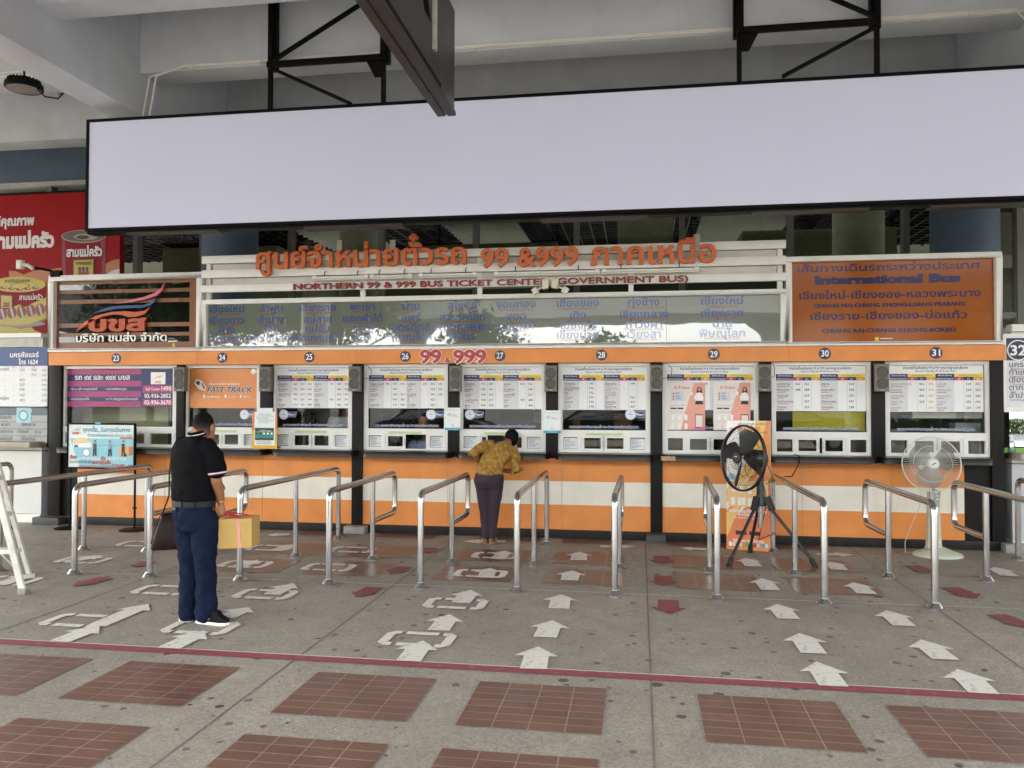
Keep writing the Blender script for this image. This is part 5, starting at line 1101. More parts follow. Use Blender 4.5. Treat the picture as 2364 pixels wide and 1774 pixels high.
spoly([(455, 60), (603, 60), (603, 430), (370, 640), (155, 900), (155, 760), (400, 450)], 0, Mo2); spoly([(603, 60), (603, 700), (330, 900), (155, 1200), (155, 980), (480, 500), (560, 60)], 1, Mo1); spoly([(603, 620), (603, 1365), (155, 1365), (155, 1130), (320, 960), (500, 790)], 2, Mo3); spoly([(155, 1000), (320, 870), (155, 1250)], 3, Mo2); spoly([(603, 1200), (603, 1365), (155, 1365), (400, 1320)], 3, Mo1)
spoly([(175, 680), (580, 660), (580, 930), (175, 930)], 4, ink('#ecc48c'))
for x, y in ((215, 705), (290, 710), (375, 720), (205, 838), (270, 838), (312, 838), (375, 842)): spoly([(x, y), (x+38, y), (x+38, y+75), (x, y+75)], 5, ink('#eeeae2'))
spoly([(546, 850), (580, 850), (580, 930), (546, 930)], 5, M_ink); spoly([(551, 858), (575, 858), (575, 922), (551, 922)], 6, Mlet)
for x in (250, 390): spoly([(x, 1172), (x+112, 1172), (x+112, 1212), (x, 1212)], 5, M_ink)
for x, c_ in ((180, '#dfe3e6'), (345, '#58a24a'), (428, '#b8403c'), (512, '#4f9fc0')): spoly([(x, 1288), (x+34, 1288), (x+34, 1330), (x, 1330)], 5, ink(c_))
for x in (220, 290, 385, 465, 550): spoly([(x, 1290), (x+28, 1290), (x+28, 1328), (x, 1328)], 5, ink('#d8cfc6'))
px = [sp(sq(210, 630)[0]+.08*cos(i*pi/12), sq(0, 630)[1]+.026*sin(i*pi/12), .009) for i in range(24)]; b.add(px, [tuple(range(24))], ink('#8fb4c4'))
b.build('printed_sheet', t)
b = MB()
def stx(s, xa, xb, y, hh, m_, **k):
    X0, Z0 = sq(xa, y); X1, _ = sq(xb, y)
    b.text(s, (X0+X1)/2*W_, Z0*H_, hh/1305*H_/.6, 0, m_, w=(X1-X0)*W_, T=lambda p: sp(p[0]/W_, p[2]/H_, .0115), **k)
stx('เปลี่ยนการเดินทางให้ Smart ยิ่งขึ้นด้วย', 275, 575, 100, 16, ink('#5f6f86'), res=1, bold=.01); stx('E-Ticket', 270, 500, 158, 46, ink('#e58a4a'), bold=.05); stx('จองง่าย จ่ายสะดวก ออนไลน์', 272, 572, 190, 20, ink('#7f6a5a'), res=1, bold=.01)
stx('จองง่าย จ่ายสะดวก ไม่ต้องรอคิวที่เคาน์เตอร์', 182, 565, 985, 24, Mlet, bold=.03, res=1); stx('กับ E-Ticket บขส', 272, 460, 1020, 26, Mlet, bold=.03, res=1); stx('Download E-Ticket Application', 245, 505, 1050, 20, Mlet, res=1); stx('Call Center 1490 เรียก บขส.', 222, 540, 1283, 26, Mlet, bold=.03, res=1)
stx('บขส', 185, 245, 148, 14, ink('#d06a4a'), bold=.05, res=1); stx('ขั้นตอนการจองตั๋ว', 182, 270, 695, 14, Mgrey, res=1)
b.build('lettering', t)

# ------------------------------------------------------------------ fans
def cage(b, c, ax, R, dep, nw, r, mt, rings=(.45, .8), rear=True):
    """wire guard: radial wires bulging along the axis"""
    ax = Vector(ax).normalized(); u = Vector((0, 0, 1)).cross(ax).normalized(); w = ax.cross(u); c = Vector(c)
    for sgn in ((1, -1) if rear else (1,)):
        pr = [(.17, .98), (.4, .93), (.65, .78), (.85, .48), (.96, .18), (1., 0)]
        for i in range(nw):
            a = 2*pi*i/nw; d = u*cos(a)+w*sin(a); tw = (ax.cross(d))*.0
            b.tube([c+d*(q*R)+ax*(sgn*dep*h_) for q, h_ in pr], r, mt, 3, caps=False)
        for q in rings:
            hq = 1-q**3; b.tube([c+(u*cos(2*pi*i/40)+w*sin(2*pi*i/40))*(q*R)+ax*(sgn*dep*hq*.97) for i in range(40)], r*1.5, mt, 5, closed=True)
def blades(b, c, ax, n, r0, r1, wd, tw, mt, ph=0., roundt=.3):
    ax = Vector(ax).normalized(); u = Vector((0, 0, 1)).cross(ax).normalized(); w = ax.cross(u); c = Vector(c)
    for k in range(n):
        a0 = ph+2*pi*k/n; vs = []; fs = []; N = 8; Mv = 6
        for i in range(N+1):
            q = i/N; r = r0+(r1-r0)*q; half = wd[0]+(wd[1]-wd[0])*min(1, q*1.3); half *= (1-max(0, q-1+roundt)**2/roundt**2*.45)
            for j in range(Mv+1):
                s_ = (j/Mv-.5)*2; ang = a0+s_*half/max(r, .05)*.9
                vs.append(c+(u*cos(ang)+w*sin(ang))*r+ax*(s_*tw*half*1.0+.012*(1-s_*s_)))
        for i in range(N):
            for j in range(Mv): fs.append((i*(Mv+1)+j, i*(Mv+1)+j+1, (i+1)*(Mv+1)+j+1, (i+1)*(Mv+1)+j))
        b.add(vs, fs, mt, True)
# black industrial fan on a tripod
hub = Vector((X(1643, 8.95, 1075), 8.95, P(1643, 1075, 8.95)[1]))
t = thing('industrial_fan', (hub.x, hub.y, 0), 'black industrial fan on a tripod in front of the orange standee', 'fan')
Mf = mat((.016, .016, .016), .4, var=.2, scale=8, dirt=.12)
for fx, fy in ((.905, 8.50), (1.22, 9.32), (1.775, 8.60)):
    b = MB(); a = Vector((hub.x+(fx-hub.x)*.12, hub.y+(fy-hub.y)*.12, hub.z-.06)); f_ = Vector((fx, fy, .035)); b.tube([a, f_], .0165, Mf, 12)
    b.bar(a+Vector((0, 0, .07)), a+(f_-a)*.12, .055, Mf); b.build('leg', t)
    b = MB(); d = (f_-a).normalized(); b.tube([f_-d*.07, Vector((fx, fy, .0))+d*0.0], [.024, .030], mat((.01,)*3, .7), 12); b.build('rubber_foot', t)
b = MB(); b.lathe([(.025, -.30), (.027, -.30), (.027, -.02)], (hub.x, hub.y, hub.z-.02), M_steel, 16); b.lathe([(.03, -.09), (.06, -.09), (.065, -.02), (.045, .02), (.04, .12), (.034, .14)], hub, Mf, 20)
fc = Vector((X(1605, 8.85, 990), 8.85, P(1605, 990, 8.85)[1])); ax = Vector((-.84, -.54, .07)).normalized()
b.tube([hub+Vector((0, 0, .1)), hub+Vector((.02, .03, .26)), fc-ax*.17+Vector((0, 0, -.06))], .026, Mf, 12); b.build('stand_column', t)
b = MB(); cage(b, fc, ax, .345, .085, 60, .0011, Mf, (.35, .62, .85)); b.build('wire_guard', t)
b = MB(); u = Vector((0, 0, 1)).cross(ax).normalized(); w_ = ax.cross(u)
for k, rr in ((.012, .011), (-.012, .009)): b.tube([fc+ax*k+(u*cos(2*pi*i/56)+w_*sin(2*pi*i/56))*.345 for i in range(56)], rr, Mf, 8, closed=True)
for sg in (1, -1):
    for j in range(6):       # overlapping decorative loops in the guard
        cc = fc-ax*.07+(u*cos(j*pi/3)+w_*sin(j*pi/3))*.11; b.tube([cc+(u*cos(2*pi*i/24)+w_*sin(2*pi*i/24))*.10 for i in range(24)], .003, Mf, 5, closed=True)
b.build('guard_rim', t)
b = MB(); blades(b, fc, ax, 4, .03, .315, (.04, .105), .55, Mf, ph=1.25, roundt=.12); b.build('blade', t)
b = MB(); b.lathe([(0, .10), (.055, .098), (.062, .09), (.062, .07)], fc, Mf, 28, axis=ax); b.build('hub_badge', t)
b = MB(); e = fc+ax*.1005+Vector((0, 0, .012)); b.obox(e, u*.022, ax*.001, w_*.005, mat((.6,)*3, .4)); b.obox(e-u*.018, u*.004, ax*.0012, w_*.005, M_red); b.build('badge_print', t)
b = MB(); b.lathe([(0, -.30), (.06, -.295), (.085, -.27), (.09, -.12), (.06, -.09), (.02, -.02)], fc, Mf, 24, axis=ax)
for i in range(20): a = i*pi/10; d = u*cos(a)+w_*sin(a); b.obox(fc-ax*.19+d*.092, ax*.065, d*.006, ax.cross(d)*.004, Mf)
b.build('motor', t)
b = MB(); p = fc-ax*.28; b.tube([p, p+Vector((.06, .0, -.1)), p+Vector((.09, 0, -.2)), p+Vector((.03, .0, -.27)), p+Vector((-.02, .0, -.2)), p+Vector((.02, .02, -.35)), hub+Vector((.07, .03, -.05)), hub+Vector((.02, .3, -.5)), (1.5, 9.35, .22), (1.46, 9.43, .2)], .005, Mf, 6); b.build('cable', t)
b = MB(); q = [P(1728, 989, 9.64), P(1722, 1010, 9.62), P(1712, 1030, 9.55)]
b.tube([(q[0][0], 9.98, 1.065), (q[0][0], 9.64, 1.065), (q[0][0]-.01, 9.63, 1.0), (q[1][0], 9.62, q[1][1]), (q[2][0], 9.58, q[2][1]), (q[2][0]-.1, 9.5, .84), (1.6, 9.2, .87)], .006, M_black, 6)
tag(b.build('power_cable', loc=(1.9, 9.6, .9)), 'black power cable drooping from the ledge of window 30 onto a rail', 'cable')
# white pedestal fan
bx, by = 3.2, 9.48
t = thing('pedestal_fan', (bx, by, 0), 'old cream pedestal fan standing in front of window 31', 'fan')
Mp = mat((.50, .52, .42), .4, var=.1, scale=6, dirt=.18); Mp2 = mat((.62, .62, .56), .35, var=.06, scale=8)
b = MB(); b.lathe([(0, .10), (.07, .10), (.10, .085), (.18, .055), (.245, .03), (.26, .012), (.26, 0)], (bx+.04, by, 0), Mp, 40, sy=.8)
b.build('base', t)
b = MB(); pr = [(.095, .085), (.08, .10), (.072, .2), (.066, .42), (.062, .66), (.058, .70)]
vs = []
for r, z in pr:
    for k in range(20):
        a = 2*pi*k/20; vs.append((bx+r*(abs(cos(a))**.6)*(1 if cos(a) >= 0 else -1), by+r*.75*(abs(sin(a))**.6)*(1 if sin(a) >= 0 else -1), z))
b.add(vs, [(i*20+k, i*20+(k+1) % 20, (i+1)*20+(k+1) % 20, (i+1)*20+k) for i in range(len(pr)-1) for k in range(20)]+[tuple(range(100, 120))], Mp, True); b.build('column', t)
b = MB(); b.obox((bx+.02, by-.052, .64), (.028, 0, -.01), (0, .006, .002), (.012, .004, .085), mat((.33, .35, .28), .4))
for k in range(3): b.obox((bx+.012+k*.006, by-.061, .70-k*.035), (.012, 0, -.003), (0, .004, 0), (.002, 0, .008), Mp2)
b.build('control_panel', t)
fc = Vector((X(2012, 9.3, 1003), 9.3, P(2012, 1003, 9.3)[1])); ax = Vector((-.05, -1, .10)).normalized()
b = MB(); b.tube([(bx, by, .69), (bx, by-.01, .76), fc-ax*.16+Vector((-.03, 0, -.10))], .014, M_steel, 10); b.lathe([(0, -.27), (.06, -.26), (.08, -.2), (.085, -.1), (.05, -.06), (.02, -.02)], fc, Mp2, 24, axis=ax); b.build('motor_housing', t)
b = MB(); cage(b, fc, ax, .295, .075, 72, .0013, Mp2, (.2, .66)); b.build('wire_guard', t)
b = MB(); u = Vector((0, 0, 1)).cross(ax).normalized(); w_ = ax.cross(u); b.tube([fc+(u*cos(2*pi*i/56)+w_*sin(2*pi*i/56))*.295 for i in range(56)], .006, Mp2, 8, closed=True); b.build('guard_rim', t)
def trans(col, a):
    m = bpy.data.materials.new('tinted_plastic'); m.use_nodes = True; p = m.node_tree.nodes['Principled BSDF']; p.inputs['Base Color'].default_value = (*col, 1); p.inputs['Alpha'].default_value = a; p.inputs['Roughness'].default_value = .25; return m
b = MB(); blades(b, fc, ax, 3, .04, .25, (.05, .165), .35, trans((.14, .14, .13), .72), ph=2.45, roundt=.4); b.build('blade', t)
b = MB(); b.lathe([(0, .088), (.045, .087), (.055, .078), (.055, .065)], fc, Mp2, 28, axis=ax); b.build('hub_badge', t)
b = MB(); b.obox(fc+ax*.0895, u*.022+w_*.012, ax*.001, w_*.006, M_ink); b.build('badge_print', t)
b = MB(); p = fc-ax*.12; b.tube([p+Vector((.0, -.03, -.1)), p+Vector((.0, -.04, -.36))], .0025, M_dark, 5); b.lathe([(0, 0), (.008, .01), (.010, .03), (.004, .05), (0, .055)], p+Vector((0, -.04, -.41)), M_steel, 10); b.build('pull_chain', t)
b = MB(); b.tube([(bx-.09, by+.1, .68), (bx-.11, by+.12, .5), (bx-.19, by+.14, .3), (bx-.26, by+.12, .12), (bx-.27, by+.08, .01), (bx-.18, by+.1, .01)], .004, mat((.55, .54, .48), .5), 6); b.build('cable', t)

# sanitiser bottle on a green mat, blue cloth bag behind glass (right edge)
xx, zz_ = P(2186, 989, 9.82)
t = thing('sanitiser_bottle', (xx, 9.82, 1.122), 'clear pump bottle of green gel on the ledge at the right edge', 'bottle')
b = MB(); b.lathe([(0, 0), (.032, 0), (.034, .01), (.034, .1), (.028, .12), (.012, .128), (.012, .14)], (xx, 9.82, 1.124), glass_mat('clear_plastic', (.78, .86, .82), .06), 20); b.build('body', t)
b = MB(); b.lathe([(0, .004), (.031, .004), (.031, .05), (0, .05)], (xx, 9.82, 1.124), trans((.25, .55, .45), .75), 20); b.build('gel', t)
b = MB(); b.lathe([(.013, .135), (.014, .155), (.006, .157), (.005, .185), (.012, .187), (.012, .198), (0, .199)], (xx, 9.82, 1.124), Mlet, 16); b.box(xx-.03, xx, 9.815, 9.825, 1.124+.187, 1.124+.196, Mlet); b.build('pump', t)
b = MB(); b.box(xx-.05, xx+.6, 9.86, 9.90, 1.121, 1.175, mat('#7fae5a', .7)); tag(b.build('green_mat', loc=(xx+.2, 9.88, 1.12)), 'folded green mat on the ledge behind the pump bottle', 'mat')
# ------------------------------------------------------------------ people: overlapping volumes fused into one surface
def fuse(name, parts, voxel, mt, parent, smooth=2, disp=0., dsc=.12):
    """parts: list of (points, radii) limbs or ('ring', [(cx,cy,cz,rx,ry,yaw)...]) trunks"""
    bm = bmesh.new()
    def shell(rings):
        seg = 20; vs = [[bm.verts.new(p) for p in r] for r in rings]
        for i in range(len(vs)-1):
            for k in range(seg): bm.faces.new((vs[i][k], vs[i][(k+1) % seg], vs[i+1][(k+1) % seg], vs[i+1][k]))
        bm.faces.new(vs[0][::-1]); bm.faces.new(vs[-1])
    for pt in parts:
        if pt[0] == 'ring':
            rs = []
            for cx, cy, cz, rx, ry, yw in pt[1]:
                rs.append([(cx+rx*cos(a)*cos(yw)-ry*sin(a)*sin(yw), cy+rx*cos(a)*sin(yw)+ry*sin(a)*cos(yw), cz) for a in [2*pi*k/20 for k in range(20)]])
            shell(rs)
        elif pt[0] == 'ell':
            _, c, r = pt[:3]; yw = pt[3] if len(pt) > 3 else 0
            rs = []
            for i in range(1, 12):
                a = pi*i/12; q = sin(a); z = -cos(a)
                rs.append([(c[0]+q*(r[0]*cos(t_)*cos(yw)-r[1]*sin(t_)*sin(yw)), c[1]+q*(r[0]*cos(t_)*sin(yw)+r[1]*sin(t_)*cos(yw)), c[2]+z*r[2]) for t_ in [2*pi*k/20 for k in range(20)]])
            shell(rs)
        else:
            pts, rad = pt[0], pt[1]; el = pt[2] if len(pt) > 2 else None
            p = [Vector(q) for q in pts]; rr = list(rad)
            # rounded ends
            d0 = (p[0]-p[1]).normalized(); d1 = (p[-1]-p[-2]).normalized()
            P_ = [p[0]+d0*rr[0]*.9, p[0]+d0*rr[0]*.6]+p+[p[-1]+d1*rr[-1]*.6, p[-1]+d1*rr[-1]*.9]; Q_ = [rr[0]*.35, rr[0]*.8]+rr+[rr[-1]*.8, rr[-1]*.35]
            rs = []; pu = None
            for i, c in enumerate(P_):
                d = (P_[min(i+1, len(P_)-1)]-P_[max(i-1, 0)]).normalized()
                u = d.orthogonal().normalized() if pu is None else (pu-d*pu.dot(d)).normalized()
                pu = u; w = d.cross(u); rs.append([c+(u*cos(2*pi*k/20)+w*sin(2*pi*k/20))*Q_[i] for k in range(20)])
            shell(rs)
    bmesh.ops.recalc_face_normals(bm, faces=bm.faces)
    me = bpy.data.meshes.new('tmp'); bm.to_mesh(me); bm.free()
    o = bpy.data.objects.new('tmp', me); COL.objects.link(o)
    r = o.modifiers.new('r', 'REMESH'); r.mode = 'VOXEL'; r.voxel_size = voxel; r.use_smooth_shade = True
    s = o.modifiers.new('s', 'SMOOTH'); s.factor = .5; s.iterations = smooth*3
    if disp:
        tx_ = bpy.data.textures.new('folds', 'CLOUDS'); tx_.noise_scale = dsc; tx_.noise_depth = 3
        d = o.modifiers.new('d', 'DISPLACE'); d.texture = tx_; d.strength = disp; d.mid_level = .5; d.texture_coords = 'GLOBAL'
    m2 = bpy.data.meshes.new_from_object(o.evaluated_get(bpy.context.evaluated_depsgraph_get()))
    bpy.data.objects.remove(o); bpy.data.meshes.remove(me)
    o0 = WL[parent]; m2.transform(Matrix.Translation(-o0)); m2.name = name
    m2.materials.clear(); m2.materials.append(mt); m2.polygons.foreach_set('use_smooth', [True]*len(m2.polygons)); m2.polygons.foreach_set('material_index', [0]*len(m2.polygons))
    q = bpy.data.objects.new(name, m2); COL.objects.link(q); q.parent = parent; WL[q] = o0
    return q
def cloth(col, rough=.85, sc=40, var=.2, bump=.3):
    m = mat(col, rough, var=var, bump=bump, scale=sc, spec=.08); return m
def hand(c, d, palm_n, thumb, s=1., curl=.6, side=1):
    """limb list for a hand: wrist c, direction d, palm normal, curled fingers"""
    c, d, n = Vector(c), Vector(d).normalized(), Vector(palm_n).normalized(); n = (n-d*n.dot(d)).normalized(); sd = d.cross(n)*side
    L = [([c, c+d*.035*s, c+d*.08*s], [.024*s, .032*s, .034*s])]
    L.append(([c+d*.05*s+sd*.018*s, c+d*.085*s+sd*.025*s], [.018*s, .016*s])); L.append(([c+d*.05*s-sd*.018*s, c+d*.085*s-sd*.025*s], [.018*s, .016*s]))
    for k, ln in zip((-.033, -.011, .011, .033), (.062, .076, .082, .072)):
        p = c+d*.088*s+sd*k*s; q1 = p+(d*cos(curl*.5)+n*sin(curl*.5))*ln*.42*s; q2 = q1+(d*cos(curl*1.5)+n*sin(curl*1.5))*ln*.33*s; q3 = q2+(d*cos(curl*2.4)+n*sin(curl*2.4))*ln*.25*s
        L.append(([p, q1, q2, q3], [.0095*s, .009*s, .0082*s, .0072*s]))
    p = c+d*.03*s+sd*.03*s*thumb; L.append(([p, p+(d*.6+sd*.8*thumb+n*.3)*.035*s, p+(d*.95+sd*.7*thumb+n*.6)*.06*s], [.0125*s, .0105*s, .009*s]))
    return L
Mskin = mat('#9c6a4c', .55, var=.08, scale=14); Mhair = mat((.006, .005, .0045), .75, var=.4, scale=90, bump=.6, spec=.12)

# ---- standing man with a bag and a carton -----------------------------------------
MX, MY = -3.405, 5.75
man = thing('person', (MX, MY, 0), 'man seen from behind in black polo shirt and navy trousers, carrying a yellow carton', 'person')
yw = radians(-32)
def mp(x, y, z): return (MX+x, MY+y, z)
HX, HY, HZ = .05, .065, 1.49        # head centre
HA = radians(-9); ce, se = cos(HA), sin(HA)
def hd(f, s, z): return mp(HX+s*ce-f*se, HY+s*se*1.+f*ce, HZ+z)   # forward/side in the head's own frame
body = [('ell', hd(0, 0, .0), (.073, .093, .108), HA), ('ell', hd(.01, 0, -.05), (.062, .078, .07), HA),
        ([mp(.0, .0, 1.36), mp(.015, .015, 1.42), mp(.03, .03, 1.47)], [.075, .060, .058]),
        ([hd(.085, 0, -.005), hd(.104, 0, -.028)], [.012, .016]), ([hd(.09, 0, -.065), hd(.094, 0, -.075)], [.02, .018]),
        ('ell', hd(-.005, .078, -.012), (.012, .022, .034), HA+.3), ('ell', hd(-.005, -.078, -.012), (.012, .022, .034), HA-.3),
        ('ring', [(MX-.0, MY, .80, .15, .11, yw), (MX, MY, .95, .155, .11, yw), (MX-.01, MY, 1.15, .165, .11, yw), (MX-.005, MY, 1.32, .17, .105, yw), (MX, MY, 1.40, .09, .07, yw)]),
        # right arm: shoulder, elbow, wrist
        ([mp(.165, -.075, 1.34), mp(.20, -.05, 1.18), mp(.205, -.035, 1.08), mp(.20, .03, .97), mp(.195, .06, .90)], [.05, .047, .042, .036, .026]),
        # left arm, bent in front
        ([mp(-.17, .10, 1.34), mp(-.20, .16, 1.20), mp(-.17, .20, 1.09), mp(-.10, .27, 1.02), mp(-.05, .32, 1.02)], [.05, .046, .041, .034, .026]),
        ([mp(-.055, .01, .85), mp(-.035, .0, .5), mp(-.03, -.01, .09)], [.07, .05, .04]), ([mp(.115, -.03, .85), mp(.125, -.035, .5), mp(.14, -.05, .09)], [.07, .05, .04])]
body += hand(mp(.195, .062, .895), (-.02, .06, -1), (-1, .35, 0), 1, .95, 1.1, -1)
body += hand(mp(-.05, .32, 1.02), (.7, .6, -.1), (0, 0, -1), 1, .95, .8, 1)
ob = fuse('body', body, .0048, Mskin, man, 2)
# hair: cap over the back and top of the head
def fade_hair():
    m = bpy.data.materials.new('faded_hair'); m.use_nodes = True; t = m.node_tree; p = t.nodes['Principled BSDF']; L = t.links
    tc = t.nodes.new('ShaderNodeTexCoord'); sp_ = t.nodes.new('ShaderNodeSeparateXYZ'); L.new(tc.outputs['Object'], sp_.inputs[0])
    n = t.nodes.new('ShaderNodeTexNoise'); n.inputs['Scale'].default_value = 120; L.new(tc.outputs['Object'], n.inputs['Vector'])
    a = t.nodes.new('ShaderNodeMath'); a.operation = 'MULTIPLY_ADD'; a.inputs[1].default_value = .03; L.new(n.outputs[0], a.inputs[0]); L.new(sp_.outputs[2], a.inputs[2])
    r = t.nodes.new('ShaderNodeMapRange'); r.inputs[1].default_value = 1.435; r.inputs[2].default_value = 1.57; L.new(a.outputs[0], r.inputs[0])
    c = t.nodes.new('ShaderNodeValToRGB'); e = c.color_ramp.elements; e[0].color = (.17, .10, .068, 1); e[1].color = (.005, .0045, .004, 1); k = c.color_ramp.elements.new(.55); k.color = (.032, .022, .017, 1); k = c.color_ramp.elements.new(.78); k.color = (.008, .0065, .0055, 1)
    L.new(r.outputs[0], c.inputs[0]); L.new(c.outputs[0], p.inputs['Base Color']); p.inputs['Roughness'].default_value = .8; p.inputs['Specular IOR Level'].default_value = .1
    return m
fuse('hair', [('ell', hd(-.016, 0, .022), (.0765, .088, .094), HA), ('ell', hd(-.030, 0, -.022), (.070, .068, .078), HA)], .004, fade_hair(), man, 1, .003, .008)
Mshirt = cloth((.0048, .0048, .006), .85, 14, .25, .2)
shirt = [('ring', [(MX+.01, MY-.005, .928, .186, .145, yw), (MX+.002, MY-.005, .945, .197, .150, yw), (MX-.002, MY-.005, 1.02, .202, .153, yw), (MX-.006, MY, 1.12, .202, .148, yw), (MX-.008, MY, 1.22, .208, .145, yw), (MX-.006, MY, 1.30, .212, .136, yw), (MX-.002, MY, 1.355, .198, .115, yw), (MX+.004, MY+.004, 1.39, .14, .090, yw), (MX+.01, MY+.01, 1.42, .085, .072, yw)]),
         ([mp(.15, -.07, 1.345), mp(.195, -.06, 1.27), mp(.215, -.052, 1.19), mp(.218, -.048, 1.165)], [.066, .072, .070, .070]),
         ([mp(-.15, .085, 1.345), mp(-.19, .12, 1.26), mp(-.205, .16, 1.18)], [.066, .068, .064])]
fuse('polo_shirt', shirt, .008, Mshirt, man, 1, .022, .10)
b = MB(); Mwh = ink('#e6e4e4'); Mpk2 = ink('#b05a70')
def torus(b, c, r, rx, ry, yw_, mt, tilt=(0, 0)):
    pts = []
    for i in range(32):
        a = 2*pi*i/32; x = rx*cos(a); y = ry*sin(a)
        pts.append((c[0]+x*cos(yw_)-y*sin(yw_), c[1]+x*sin(yw_)+y*cos(yw_), c[2]+x*tilt[0]+y*tilt[1]))
    b.tube(pts, r, mt, 8, closed=True)
torus(b, mp(.018, .014, 1.428), .011, .072, .068, yw, Mshirt, (0, .25)); torus(b, mp(.018, .014, 1.437), .0045, .074, .070, yw, Mwh, (0, .25)); torus(b, mp(.02, .016, 1.452), .012, .066, .064, yw, Mshirt, (0, .25)); torus(b, mp(.018, .014, 1.416), .003, .078, .074, yw, Mpk2, (0, .2)); b.build('collar', man)
b = MB(); torus(b, mp(.2205, -.046, 1.143), .0055, .066, .068, 0, Mwh, (.14, 0)); torus(b, mp(.221, -.0455, 1.134), .0035, .066, .068, 0, Mpk2, (.14, 0)); torus(b, mp(.220, -.046, 1.151), .005, .066, .068, 0, Mshirt, (.14, 0)); b.build('sleeve_trim', man)
Mjean = cloth((.0075, .0125, .032), .85, 9, .25, .25)
legs = [('ring', [(MX+.02, MY-.005, .70, .165, .133, yw), (MX+.018, MY-.008, .78, .188, .150, yw), (MX+.014, MY-.006, .85, .184, .146, yw), (MX+.010, MY-.005, .905, .176, .138, yw)]),
        ([mp(-.055, .02, .78), mp(-.048, .015, .62), mp(-.032, .01, .46), mp(-.03, .005, .30), mp(-.03, -.0, .12), mp(-.032, -.0, .06)], [.104, .094, .080, .073, .073, .077]),
        ([mp(.115, -.035, .78), mp(.118, -.04, .62), mp(.128, -.045, .46), mp(.137, -.045, .30), mp(.142, -.05, .13), mp(.142, -.05, .07)], [.108, .097, .083, .076, .075, .078])]
fuse('trousers', legs, .0075, Mjean, man, 1, .036, .10)
b = MB(); 
def band(c, rx, ry, yw_, z0, z1, mt, a0=0, a1=2*pi, n=40):
    vs = []
    for z in (z0, z1):
        for i in range(n+1):
            a = a0+(a1-a0)*i/n; x = rx*cos(a); y = ry*sin(a); vs.append((c[0]+x*cos(yw_)-y*sin(yw_), c[1]+x*sin(yw_)+y*cos(yw_), z))
    b.add(vs, [(i, i+1, n+2+i, n+1+i) for i in range(n)], mt, True)
band((MX+.010, MY-.005), .187, .150, yw, .888, .930, mat((.012, .012, .013), .4, var=.2, spec=.25)); b.build('belt', man)
b = MB()
for a in (3.6, 4.3, 5.1, 5.7): band((MX+.010, MY-.005), .190, .153, yw, .880, .936, Mjean, a, a+.07, 3)
band((MX+.012, MY-.006), .193, .156, yw, .862, .884, mat((.07, .045, .035), .6), 4.35, 4.75, 8); b.build('belt_loop', man)
def shoe(x, y, ang, name):
    b = MB(); c_, s_ = cos(ang), sin(ang)
    def T(f, s, z): return mp(x+f*c_-s*s_, y+f*s_+s*c_, z)
    out = [(-.095, .0), (-.088, .028), (-.05, .036), (0, .034), (.06, .044), (.12, .046), (.16, .032), (.178, 0), (.16, -.03), (.12, -.042), (.06, -.038), (0, -.033), (-.05, -.035), (-.088, -.027)]
    n = len(out)
    def loop(k, z, dz=0): return [T(f*k, s*k, z+dz*f) for f, s in out]
    rings = [loop(1.03, .0), loop(1.05, .022)]
    b.add(rings[0]+rings[1], [(i, (i+1) % n, n+(i+1) % n, n+i) for i in range(n)]+[tuple(range(n))[::-1]], Mwh, True)
    up = [loop(1.03, .022), loop(1.0, .045)]+[[T(-.03+(f+.03)*.9 if f < .05 else .05+(f-.05)*.55, s*.9, .075 if f < .05 else .068) for f, s in out]]+[[T(-.035+(f+.035)*.62, s*.8, .10) for f, s in out]]
    vs = sum(up, []); b.add(vs, [(j*n+i, j*n+(i+1) % n, (j+1)*n+(i+1) % n, (j+1)*n+i) for j in range(len(up)-1) for i in range(n)]+[tuple(range((len(up)-1)*n, len(up)*n))], mat((.006, .006, .007), .6, var=.2, spec=.12), True)
    # white curved side flash
    sw = [(-.075, .05), (-.04, .036), (.0, .034), (.045, .044), (.0, .046), (-.035, .05), (-.05, .062)]
    for sd in (-1, 1): b.add([T(f, sd*.0445 if f > -.03 else sd*.040, z) for f, z in [(-.06, .062), (-.035, .040), (.0, .035), (.05, .050), (.01, .043), (-.02, .047), (-.04, .060)]], [tuple(range(7))], Mwh)
    b.build(name, man)
shoe(-.02, .03, radians(52), 'shoe'); shoe(.165, -.055, radians(-7), 'shoe')
b = MB(); torus(b, mp(.197, .055, .915), .004, .031, .029, 0, mat((.55, .4, .2), .3, .9), (.1, .2)); b.build('bracelet', man)
# shoulder bag
t = thing('handbag', mp(-.2, .16, .55), 'dark brown leather bag hanging at the left side of the standing man', 'bag')
Mlea = mat((.013, .006, .005), .45, var=.3, scale=12, bump=.15, spec=.10)
def bagT(x, y, z): return mp(-.185+x*1.15-y*.25, .10+y*.97+x*.3, z)
vs = []
for z, w_, d_ in ((.535, .155, .085), (.55, .165, .09), (.62, .150, .082), (.72, .128, .062), (.80, .105, .035), (.815, .10, .02)):
    for k in range(24):
        a = 2*pi*k/24; vs.append(bagT(w_*(abs(cos(a))**.45)*(1 if cos(a) >= 0 else -1), d_*(abs(sin(a))**.45)*(1 if sin(a) >= 0 else -1), z+.012*cos(a)))
b = MB(); b.add(vs, [(i*24+k, i*24+(k+1) % 24, (i+1)*24+(k+1) % 24, (i+1)*24+k) for i in range(5) for k in range(24)]+[tuple(range(24))[::-1], tuple(range(120, 144))], Mlea, True); b.build('bag_body', t, ang=60)
b = MB(); b.tube([bagT(-.10, -.03, .79), mp(-.225, .03, .95), mp(-.205, .0, 1.12), mp(-.195, .01, 1.28), mp(-.13, .08, 1.405), mp(-.10, .17, 1.33), mp(-.13, .25, 1.1), bagT(.06, .02, .80)], .006, Mlea, 8); b.build('strap', t)
